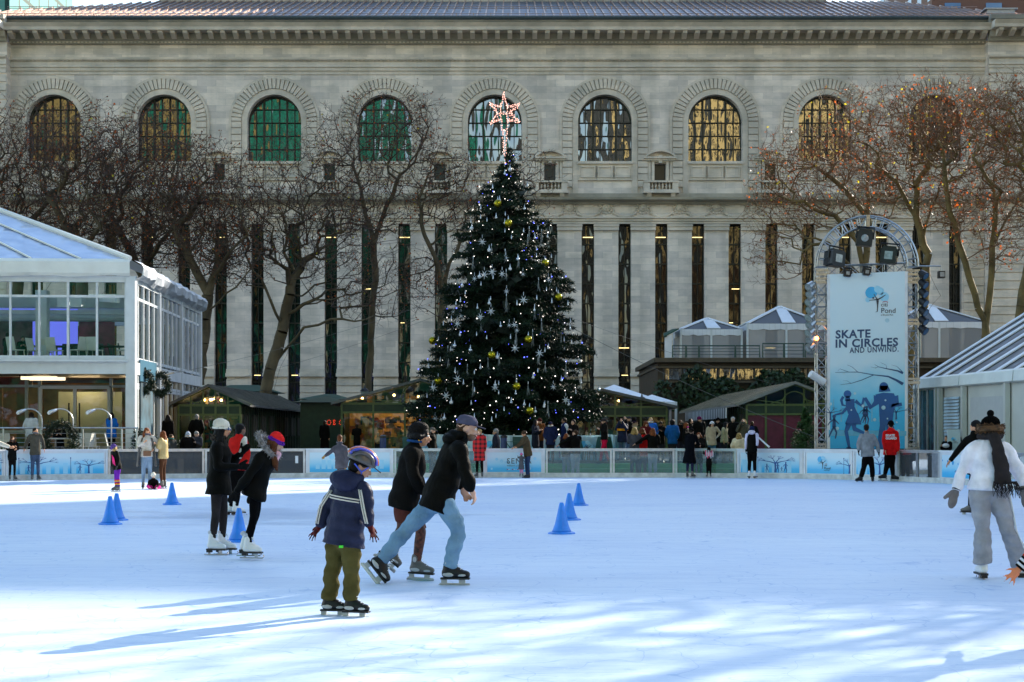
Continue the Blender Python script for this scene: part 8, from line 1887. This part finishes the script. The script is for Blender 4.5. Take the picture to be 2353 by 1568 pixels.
# behind the left boards
stand('woman with teal scarf leaning on the boards behind the gold jacket',393,998,-.05,57.0,40,hy=60,arms=('down','fwd'),skin='warm',top=C(col=(.06,.06,.055),len=.1),hair=C(col='brown'),scarf=(.02,.16,.15))
stand('older person in pale grey hat and white scarf behind the clear boards',432,992,-.05,57.3,15,arms='pocket',top=C(col=(.02,.015,.015),len=.2),hair=C(col='grey'),hat=C(kind='beanie',col=(.38,.42,.48)),scarf=(.6,.6,.58))
stand('man in dark grey jacket looking down next to the pale grey hat',452,991,-.05,57.6,-20,hp=25,arms='chest',top=C(col=(.04,.04,.05),len=.1,bulk=1.1),hair=C(col='grey'))
stand('dark silhouetted woman walking before the pavilion side wall',386,953,.5,62,160,arms='down',top=C(col=(.025,.015,.012),len=.3,flare=1.2),hair=C(col='dark',len=.25),legs=C(col=blk))
stand('man in black jacket walking before the left market stall',452,952,.5,63,175,arms='pocket',top=C(col=blk,len=.15,bulk=1.1),hair=C(col='grey'))
stand('dark silhouette of a shopper at the open side of the left stall',746,966,.5,66,160,arms='down',top=C(col=(.010,.009,.009),len=.5,flare=1.2),hair=C(col='dark'),legs=C(col=blk))
stand('shopper browsing at the dark kiosk beside the glowing red letters',860-40,975,.5,69,200,arms='chest',top=C(col=(.02,.02,.02),len=.2),hair=C(col='brown'))
# cafe terrace and upper floor
stand('person in white puffer jacket with dark fur hood on the cafe terrace',72,948,.62,58.2,170,arms='pocket',top=C(col=(.50,.53,.56),len=.10,bulk=1.2,puff=.09),hair=C(col='dark',puff=1.1),legs=C(col=blk),scarf=(.05,.04,.04))
stand('long-haired person in bright blue jacket on the cafe terrace',256,948,.62,57.8,150,arms='chest',top=C(col=(.01,.10,.38),len=.12,bulk=1.15,puff=.09),hair=C(col='dark',len=.35),legs=C(col=blk))
stand('dark-clad person seated at the terrace table behind the wreath',137,975,.62-.35,58.4,10,arms='chest',top=C(col=blk,len=.1),hair=C(col='dark',puff=1.15))
stand('dark-haired diner in black in the upper window, nearer the left edge',17,765,zf-.35,60.6,160,arms='chest',top=C(col=blk,len=.1),hair=C(col='dark'))
stand('diner with fair hair behind the second upper chair',52,773,zf-.45,61.6,20,arms='chest',top=C(col=blk,len=.1),hair=C(col='brown'))
# middle of the far boards
def ex_plaid(body,J,s,h,bd,hsz):
    pass
def plaidm():
    m=bpy.data.materials.new('red_black_plaid'); m.use_nodes=True; nt,N,L=nodes(m); b=N['Principled BSDF']; b.inputs['Roughness'].default_value=.9
    tc=N.new('ShaderNodeTexCoord'); sp=N.new('ShaderNodeSeparateXYZ'); L.new(tc.outputs['Object'],sp.inputs[0]); outs=[]
    for ax in ('X','Z'):
        w=N.new('ShaderNodeMath'); w.operation='WRAP'; w.inputs[1].default_value=.15; w.inputs[2].default_value=0; L.new(sp.outputs[ax],w.inputs[0]); g=N.new('ShaderNodeMath'); g.operation='GREATER_THAN'; g.inputs[1].default_value=.085; L.new(w.outputs[0],g.inputs[0]); outs.append(g)
    ad=N.new('ShaderNodeMath'); ad.operation='ADD'; L.new(outs[0].outputs[0],ad.inputs[0]); L.new(outs[1].outputs[0],ad.inputs[1]); dv=N.new('ShaderNodeMath'); dv.operation='MULTIPLY'; dv.inputs[1].default_value=.5; L.new(ad.outputs[0],dv.inputs[0])
    rp=N.new('ShaderNodeValToRGB'); rp.color_ramp.elements[0].color=(.60,.012,.012,1); rp.color_ramp.elements[1].color=(.01,.005,.005,1); L.new(dv.outputs[0],rp.inputs[0]); L.new(rp.outputs[0],b.inputs['Base Color']); return m
stand('blond boy in long red and black plaid coat standing on skates',1102,986,0,55.1,-12,hy=-25,arms='down',skates='rental',skin='warm',top=C(mat=plaidm(),len=.34,flare=1.1,bulk=1.08),legs=C(col=blk,w=.85),hair=C(col='blond'))
stand('man in brown jacket and jeans looking down at the small child',1213,990,0,55.1,-75,hp=38,lean=.12,arms=('fwd','fwd'),skin='warm',top=C(col=(.070,.050,.028),len=.12,bulk=1.1),legs=C(col=(.03,.05,.11)),hair=C(col='brown'))
stand('small child in pink hat, grey coat and pink leggings held by the man in brown',1198,1041,0,54.9,175,child=True,arms='wave',skates='rental',top=C(col=(.09,.09,.10),len=.16,flare=1.35),legs=C(col=(.60,.25,.42),w=.9),hair=C(col='blond'),hat=C(kind='beanie',col=(.65,.12,.30)))
stand('woman in long black coat bending over the clear boards',1585,985,0,54.8,150,hp=35,lean=.16,arms=('down','fwd'),skates='rental',top=C(col=(.008,.009,.014),len=.42,flare=1.45),legs=C(col=(.02,.02,.05),w=.9),hair=C(col='dark'),hat=C(kind='beanie',col=blk))
def ex_sc(body,J,s,h,bd,hsz):
    b=MB(); 
    for k in range(8): b.mi=k%2; p=J['neck']+V((-.12+.035*k,-.14*s,-.04*(k%3))); b.bx(p+V((0,0,-.05)),(.035,.03,.2))
    bx(b.build('striped_scarf',[cloth((.6,.1,.16)),cloth((.5,.5,.5))],None),body)
stand('small child in black with pink striped scarf holding the top of the boards',1629,1028,0,54.8,178,child=True,arms='wave',skates='rental',top=C(col=blk,len=.08),legs=C(col=blk,w=1.1),hair=C(col='dark'),hat=C(kind='hood',col=blk),extras=ex_sc)
def ex_stick(body,J,s,h,bd,hsz):
    b=MB(); b.ball(J['neck']-bd[1]*.10+V((0,0,.02)),(.13,.09,.08),12,8); rem(b,'white_hood',cloth((.55,.52,.62)),body,.022,1)
stand('skater in black vest over white hooded sweatshirt, navy hat and white skates',1728,980,0,54.3,165,arms=('down','back'),skates='figure',top=C(col=blk,len=.06,vest=(.55,.52,.66)),legs=C(col=blk),hair=C(col='dark'),hat=C(kind='beanie',col=(.012,.018,.06)),extras=ex_stick,glove=blk)
p=at(1739,1002,54.3); q_=at(1768,1028,54.2); t=thing('white_pole','long white pole sticking out behind the black-vested skater','pole',p); b=MB(); b.beam(p,q_,.07,.05); b.build('shaft',M_bw,t); b=MB(); b.beam(q_-(q_-p).normalized()*.06,q_,.08,.06); b.build('end_cap',M_bm,t)
# right, at the banner
J=px2(dict(head=(1991,984),neck=(1992,997),shL=(1979,1003,.0),shR=(2006,1003,.0),elL=(1973,1020,.0),haL=(1973,1035,-.05),elR=(2016,1022,0),haR=(2019,1039,-.05),pelvis=(1994,1048),hipL=(1989,1051,.0),hipR=(1999,1051,.0),knL=(1985,1075,-.03),anL=(1978,1098,-.1),knR=(2004,1075,0),anR=(2005,1098,0)),50.7)
figure('man in pale grey quilted jacket and black trousers seen from behind at the printed boards',J,1.03,178,165,0,0,'warm',dict(col=(.24,.25,.27),len=.02,bulk=1.15,puff=.07),dict(col=(.012,.012,.014),w=1.15,flare=1.2),'hockey',dict(col='dark'),None,False,cloth(blk),toe=dict(L=V((-.9,-.3,0)),R=V((.3,.9,0))))
J=px2(dict(head=(2047,976),neck=(2046,989),shL=(2034,995,.0),shR=(2059,995,.0),elL=(2031,1014,.0),haL=(2034,1034,-.1),elR=(2063,1014,0),haR=(2064,1036,-.05),pelvis=(2045,1043),hipL=(2040,1046,.0),hipR=(2050,1046,.0),knL=(2038,1070,-.03),anL=(2033,1092,-.0),knR=(2050,1070,0),anR=(2052,1094,0)),51.2)
def ex_guard(body,J,s,h,bd,hsz):
    N_=J['neck']; sd,fd,sp=bd; O=N_+V((-.20,-.185,-.20)); text_mesh('SKATE',.085,O,V((1,.0,-.05)),V((0,0,1)),'lettering',M_bw,None,ext=.004,bold=.002); 
    o=bpy.context.scene.objects[-1] if False else None
    b=MB(); b.ball(N_-fd*.09,(.14,.08,.08),12,8); rem(b,'hood',cloth((.62,.01,.01),.7,'coat'),body,.022,1)
fg=figure('skate guard in bright red hooded jacket and black trousers, seen from behind',J,1.06,176,176,0,0,'warm',dict(col=(.62,.01,.01),len=.04,bulk=1.08,rough=.7),dict(col=(.010,.010,.010),w=1.15),'hockey',dict(col='black'),dict(kind='beanie',col=blk),False,None,toe=dict(L=V((-.7,.3,0)),R=V((.7,-.2,0))))
b=MB(); b.ball(J['neck']+V((0,-.09,-.01)),(.14,.08,.08),12,8); rem(b,'hood',cloth((.62,.01,.01),.7,'coat'),fg,.022,1)
for txt,dz in (('SKATE',-.20),('GUARD',-.29)):
    o=text_mesh(txt,.10,J['neck']+V((-.19,-.168,dz)),V((1,0,.0)),V((0,0,1)),'lettering',M_bw,None,ext=.006,bold=.004); fixchild(o,fg)
stand('woman in black with small dog-like white bundle beside the info stand behind the boards',2176,1001,-.05,54.6,-55,arms='chest',skin='warm',top=C(col=blk,len=.1),hair=C(col='black'),extras=lambda body,J,s,h,bd,hsz:(lambda b:(b.ball(J['haL']+V((.0,-.05,.04)),(.13,.1,.08),10,7),rem(b,'white_bundle',cloth((.6,.62,.66)),body,.022,1)))(MB()))
stand('long-haired woman in black standing behind her near the roller shutter',2192,987,-.05,55.4,160,arms='chest',top=C(col=blk,len=.2),hair=C(col='black',len=.35))
# child at the right edge: only sleeve and hand are seen
J=px2(dict(head=(2470,1078),neck=(2475,1118),shR=(2455,1150,-.12),shL=(2500,1150,.12),elR=(2408,1235,-.14),haR=(2345,1304,-.1),elL=(2530,1230,.1),haL=(2540,1310,.0),pelvis=(2492,1275),hipL=(2500,1290,.05),hipR=(2484,1290,-.05),knL=(2505,1370,.05),anL=(2505,1430,.05),knR=(2480,1370,-.05),anR=(2480,1430,-.05)),11.9)
J['nR']=V((.1,-1,.3)); M_cuffs=[cloth((.012,.012,.012)),cloth((.55,.55,.58)),cloth((.40,.03,.01))]
def ex_cuff(body,J,s,h,bd,hsz):
    w,e=J['haR'],J['elR']; d=(w-e).normalized(); b=MB()
    for k in range(6): b.mi=(0,1,0,1,0,2)[k]; b.tube([w-d*(.018*k-.012),w-d*(.018*k+.005)],[.040+.002*k]*2,14)
    bx(b.build('striped_cuff',M_cuffs,None),body)
figure('child at the right edge, only a bare hand and striped black cuff showing',J,.86,-75,-80,0,0,'ruddy',dict(col=(.012,.012,.012),len=.05,wrist=.8,bulk=.85),dict(col=(.05,.05,.06)),'rental',dict(col='dark'),None,True,None,child=True,hspread=.55,hcurl=.05,extras=ex_cuff)
# ---- onlookers behind the boards ------------------------------------------------------
SP_LIST=[
 ('man in flat cap and black jacket between the dark-coated pair and the plaid boy',993,982,-.05,57.5,C(yaw=60,arms='pocket',top=C(col=blk,len=.1),hair=C(col='grey'),hat=C(kind='cap',col=(.10,.09,.08)))),
 ('man in dark hooded jacket facing left before the pale screen',1140,985,-.05,57.6,C(yaw=-95,arms='pocket',top=C(col=(.015,.018,.03),len=.12,bulk=1.1),hair=C(col='grey'),skin='mid')),
 ('long dark-haired woman in dark blue coat before the christmas tree',1230,965,.4,60.4,C(yaw=60,arms='chest',top=C(col=(.012,.016,.035),len=.25),hair=C(col='black',len=.3))),
 ('woman in rust brown jacket half hidden behind the dark blue coat',1240,961,.5,61.3,C(yaw=30,arms='pocket',top=C(col=(.12,.04,.01),len=.12),hair=C(col='dark'),hat=C(kind='beanie',col=(.05,.01,.01)))),
 ('person in navy uniform jacket and navy cap standing on the steps',1265,969,.4,60.2,C(yaw=-5,arms='pocket',top=C(col=(.014,.02,.06),len=.14,bulk=1.12),hair=C(col='dark'),hat=C(kind='cap',col=(.012,.014,.04)),skin='brown',scarf=(.5,.5,.5))),
 ('man with close-cropped hair in navy varsity jacket with pale sleeves',1297,960,.4,60.5,C(yaw=-70,arms='pocket',top=C(col=(.012,.02,.07),len=.08,vest=(.5,.52,.52)),hair=C(col='dark'),skin='brown')),
 ('dark-haired man in shiny leather jacket',1318,964,.4,60.0,C(yaw=-40,arms='chest',top=C(col=(.02,.018,.016),len=.08,rough=.3),hair=C(col='dark'))),
 ('red-haired person hugged from the side, pink scarf, seen from behind',1301,996,-.05,57.4,C(yaw=170,arms='chest',top=C(col=(.02,.015,.02),len=.1),legs=C(col=(.18,.25,.35)),hair=C(col='red',len=.15),scarf=(.5,.2,.3))),
 ('person in black jacket and pale jeans hugging the red-haired one',1322,988,-.05,57.2,C(yaw=-165,hy=-110,arms=('out','fwd'),top=C(col=blk,len=.05,bulk=1.1),legs=C(col=(.38,.44,.55),w=1.1),hair=C(col='brown'))),
 ('person walking in black jacket and bright red trousers',1389,961,.4,60.2,C(yaw=-75,step=.18,arms=('chest','down'),top=C(col=(.02,.02,.022),len=.02),legs=C(col=(.5,.01,.05)),hair=C(col='dark'),hat=C(kind='beanie',col=(.04,.035,.035)))),
 ('person in navy jacket with orange chest band taking a picture',1430,962,.5,61.2,C(yaw=-20,arms='camera',top=C(col=(.012,.02,.05),len=.16,bulk=1.15,band=1),legs=C(col=(.10,.15,.24)),hair=C(col='dark'),hat=C(kind='beanie',col=blk))),
 ('man in dark cap and black jacket holding a camera to his eye',1446,957,.5,61.6,C(yaw=-70,arms='camera',top=C(col=blk,len=.12,bulk=1.08),legs=C(col=(.14,.2,.3)),hair=C(col='grey'),hat=C(kind='cap',col=(.03,.03,.035)))),
 ('fair frizzy-haired woman in patterned dark jacket at the boards',1458,988-6,-.05,57.2,C(yaw=165,arms='chest',top=C(col=(.05,.05,.06),len=.05),legs=C(col=(.02,.02,.03)),hair=C(col='blond',len=.2,puff=1.1))),
 ('woman in bright red jacket with auburn hair, back to the rink',1476,984,-.05,57.5,C(yaw=178,arms='chest',top=C(col=(.60,.012,.012),len=.18,bulk=1.06),legs=C(col=(.03,.04,.06)),hair=C(col='auburn',len=.15),scarf=(.2,.12,.05))),
 ('auburn-haired woman in black jacket and pale jeans with her arm round the red jacket',1500,984,-.05,57.1,C(yaw=-172,arms=('out','chest'),top=C(col=(.016,.014,.016),len=.08,bulk=1.12),legs=C(col=(.34,.42,.55)),hair=C(col='red',len=.25))),
 ('curly brown-haired face between the red jacket and blue jacket',1484,968,.4,60.0,C(yaw=20,arms='pocket',top=C(col=(.10,.012,.012),len=.1),hair=C(col='auburn',len=.15,puff=1.15))),
 ('blonde woman in blue jacket and white scarf facing the rink',1495,959,.4,60.4,C(yaw=5,arms='pocket',top=C(col=(.02,.12,.45),len=.1,bulk=1.08),hair=C(col='blond',len=.14),scarf=(.6,.6,.58))),
 ('dark-clothed man looking at his hands right of the blue jacket',1518,968,.4,60.6,C(yaw=-15,hp=30,arms='chest',top=C(col=blk,len=.12),hair=C(col='dark'),skin='brown')),
 ('person in blue and teal windbreaker with dark curls, seen from behind',1545,965,.4,60.4,C(yaw=160,arms='pocket',top=C(col=(.01,.08,.25),len=.14,bulk=1.08),hair=C(col='black',puff=1.2))),
 ('person in dark coat holding up a phone in the shade of the stall',1563,965,.5,61.8,C(yaw=10,arms=('camera','pocket'),top=C(col=(.022,.018,.018),len=.1),hair=C(col='brown',puff=1.1))),
 ('curly-haired woman with bright pink scarf',1576,972,.4,59.9,C(yaw=60,arms='chest',top=C(col=blk,len=.1),hair=C(col='red',len=.14,puff=1.15),scarf=(.75,.03,.30))),
 ('tall man in purple knit hat and black coat',1607,957,.5,61.4,C(yaw=20,arms='pocket',top=C(col=blk,len=.2,bulk=1.1),hair=C(col='dark'),hat=C(kind='beanie',col=(.10,.01,.05)),skin='mid')),
 ('red-haired head leaning close to the woman in long black coat',1606,994,-.05,57.2,C(yaw=-20,arms='chest',top=C(col=(.02,.02,.025),len=.1),hair=C(col='red',len=.12))),
 ('woman in white knit hat and cream jacket with a shoulder bag',1636,968,.4,60.0,C(yaw=10,hp=-12,arms=('hip','down'),top=C(col=(.40,.34,.24),len=.16,flare=1.1),legs=C(col=(.05,.12,.20)),hair=C(col='dark',len=.2),hat=C(kind='beanie',col=(.66,.66,.66)),glove=(.6,.58,.52))),
 ('long dark-haired woman in short cream jacket bending toward her',1663,970,.4,60.4,C(yaw=60,hp=15,lean=.06,arms='down',top=C(col=(.42,.38,.24),len=.04),hair=C(col='black',len=.3))),
 ('white-haired man in long black overcoat',1684,958,.5,61.2,C(yaw=-5,arms='pocket',top=C(col=(.010,.010,.012),len=.4),hair=C(col='white'),skin='fair')),
 ('blonde woman in olive jacket raising a camera to her face',1709,963,.4,60.2,C(yaw=-20,arms='camera',top=C(col=(.085,.078,.055),len=.15,bulk=1.1),hair=C(col='blond',len=.1))),
 ('woman with blonde hair in cream fur coat right behind the boards, seen from behind',1698,995,-.05,57.2,C(yaw=172,arms='pocket',top=C(col=(.60,.50,.33),len=.35,bulk=1.25,flare=1.1,fold=.02),hair=C(col='blond',len=.2,puff=1.1))),
 ('onlooker in dark coat in the shade under the striped awning',1586,962,.5,63.5,C(yaw=40,arms='pocket',top=C(col=(.02,.02,.025),len=.2),hair=C(col='dark',len=.12))),
 ('onlooker in black knit hat at the dark stall front',1650,960,.5,64,C(yaw=-30,arms='pocket',top=C(col=blk,len=.2),hair=C(col='dark'),hat=C(kind='beanie',col=blk))),
 ('shadowed onlooker beside the burgundy stall panel',1728,968,.5,63,C(yaw=180,arms='pocket',top=C(col=(.02,.02,.02),len=.25),hair=C(col='brown'))),
]
M_cam=mat('camera_black',(.012,.012,.012),.35,0,.2)
for (lab,x,yt,zg,Y,kw) in SP_LIST:
    kw=dict(kw); tp_=dict(kw.get('top',{})); band=tp_.pop('band',None); kw['top']=tp_; yaw=kw.pop('yaw'); arms=kw.get('arms')
    o=stand(lab,x,yt,zg,Y,yaw,**kw)
    if band:
        b=MB(); zc=(CH+(CY-978)/F*Y); X0=at(x,0,Y).x; b.box(X0-.21,X0+.21,Y-.175,Y-.15,zc-.2,zc-.12); b.box(X0-.27,X0-.22,Y-.1,Y+.05,zc-.2,zc-.12); fixchild(b.build('chest_band',cloth((.75,.28,.02)),None),o)
    if arms=='camera' or (isinstance(arms,tuple) and 'camera' in arms):
        fs_,ff,fu=frame(yaw); zt=CH+(CY-yt)/F*Y-.14; c=V((at(x,0,Y).x,Y,zt))+ff*.17; t=thing('camera','small camera held up by the '+lab.split(' in ')[0].split(' taking')[0]+' at '+('the olive jacket' if 'olive' in lab else 'the black jacket' if 'his eye' in lab else 'the orange-banded jacket' if 'orange' in lab else 'the stall shade'),'camera',c); b=MB(); b.bx(c,(.12,.07,.08)); b.build('camera_body',M_cam,t); b=MB(); b.tube([c+ff*.03,c+ff*.11],[.032,.035],10); b.build('lens',M_cam,t)
# red lit letters in the kiosk, planters, tables and chairs on the plaza
t=thing('lit_sign','string of small glowing red letters inside the dark kiosk','sign',at(776,972,75.5))
for k,(x,d) in enumerate(((756,0),(768,1),(784,2))):
    b=MB(); p=at(x,971,75.5)
    for j in range(9):
        a=2*math.pi*j/9; b.ball(p+V((.09*math.cos(a)*(1 if k!=1 else abs(math.sin(a))),0,.11*math.sin(a))),.016,6,4)
    b.build('letter',emis('red_bulbs',(1,.06,.02),.7),t)
def plaza_chair(x,Y,rz,lab):
    chair(V((at(x,0,Y).x,Y,.5)),rz,lab,M_gcan,'green slatted chairs on the plaza',.9)
for k,(x,Y,rz) in enumerate(((942,61,.4),(956,61.3,2.9),(1345,61,1.0),(1362,60.9,-1.2),(1410,61.1,2.2),(1195,61.2,.3))): plaza_chair(x,Y,rz,['dark green chair at the foot of the golden stall','dark green chair turned away beside the golden stall','green chair behind the hugging couple','green chair between the couple and the red trousers','green chair left of the navy and orange jacket','green chair by the small table at the screen'][k])
t=thing('bistro_table','small green folding table before the pale fabric screen','table',at(1178,0,60.9)); t.location.z=.5; p=V((at(1178,0,60.9).x,60.9,.5)); b=MB(); b.lathe([(.32,.70),(.32,.72),(.02,.72)],p,16); b.build('table_top',M_gcan,t); b=MB(); b.beam(p+V((-.25,0,0)),p+V((.25,0,.7)),.03); b.beam(p+V((.25,0,0)),p+V((-.25,0,.7)),.03); b.build('legs',M_gcan,t)
for (x,lab) in ((880,'dark blue waste bin in front of the golden stall'),(1158,'dark blue post standing by the emblem screen')):
    p=V((at(x,0,60.8).x,60.8,.5)); t=thing('waste_post',lab,'bin',p); b=MB(); b.lathe([(.12,0),(.12,.85),(.10,.9)],p,14); b.build('bin_body',mat('navy_paint',(.02,.04,.14),.5,0,.1),t); b=MB(); b.lathe([(.13,.86),(.13,.93),(.05,.97)],p,14); b.build('bin_lid',M_blk,t)
# hedges by the terrace steps
for (x,Y,w,h,lab) in ((322,57.6,.5,1.15,'clipped evergreen shrub at the terrace railing end'),(352,58.4,.6,.95,'loose evergreen shrub beside the first one'),(412,58.6,.8,.8,'low dark shrub behind the grey hat')):
    t=thing('evergreen_shrub',lab,'shrub',(at(x,0,Y).x,Y,-.05)); b=MB(); rg=random.Random(x); c=V((at(x,0,Y).x,Y,-.05))
    for k in range(260): a=rg.uniform(0,6.28); z=rg.uniform(.2,h+.45); r_=w*.5*math.sqrt(rg.random()); needle_clump(b,c+V((r_*math.cos(a),r_*math.sin(a),z)),V((rg.uniform(-1,1),rg.uniform(-1,1),rg.uniform(-.3,1))),.22,0,9,rg,.1,.1,.02)
    b.build('foliage',M_firD,t); b=MB(); b.lathe([(.25,0),(.3,.35),(.27,.35)],c,14); b.build('pot',M_blk,t)

bpy.data.scenes.remove(TMP)
# ================================================================ camera and light
cam=bpy.data.cameras.new('camera'); co=bpy.data.objects.new('camera',cam); COL.objects.link(co); S.camera=co
co.location=(0,0,CH); co.rotation_euler=(math.pi/2,0,0); cam.lens=36*F/2353.0; cam.sensor_width=36; cam.shift_y=(998-784)/2353.0; cam.clip_end=4000; cam.clip_start=.05
w=bpy.data.worlds.new('World'); S.world=w; w.use_nodes=True; nt=w.node_tree; bg=nt.nodes['Background']
sky=nt.nodes.new('ShaderNodeTexSky'); sky.sky_type='NISHITA'; sky.sun_disc=False; sky.sun_elevation=SEL; sky.sun_rotation=SAZ; sky.air_density=1.3; sky.dust_density=.6; sky.ozone_density=1.6
nt.links.new(sky.outputs[0],bg.inputs['Color']); bg.inputs['Strength'].default_value=.15
sl=bpy.data.lights.new('sun','SUN'); sl.energy=4.8; sl.angle=R(.45); sl.color=(1,.90,.76); so=bpy.data.objects.new('sun',sl); COL.objects.link(so); so.rotation_euler=(-SU).to_track_quat('-Z','Y').to_euler()
S.view_settings.view_transform='Standard'; S.view_settings.look='None'; S.view_settings.gamma=1; S.view_settings.use_curve_mapping=False; S.view_settings.exposure=1.45
S.cycles.max_bounces=8; S.cycles.transparent_max_bounces=24; S.cycles.caustics_reflective=False; S.cycles.caustics_refractive=False
try: S.cycles.use_denoising=True
except: pass
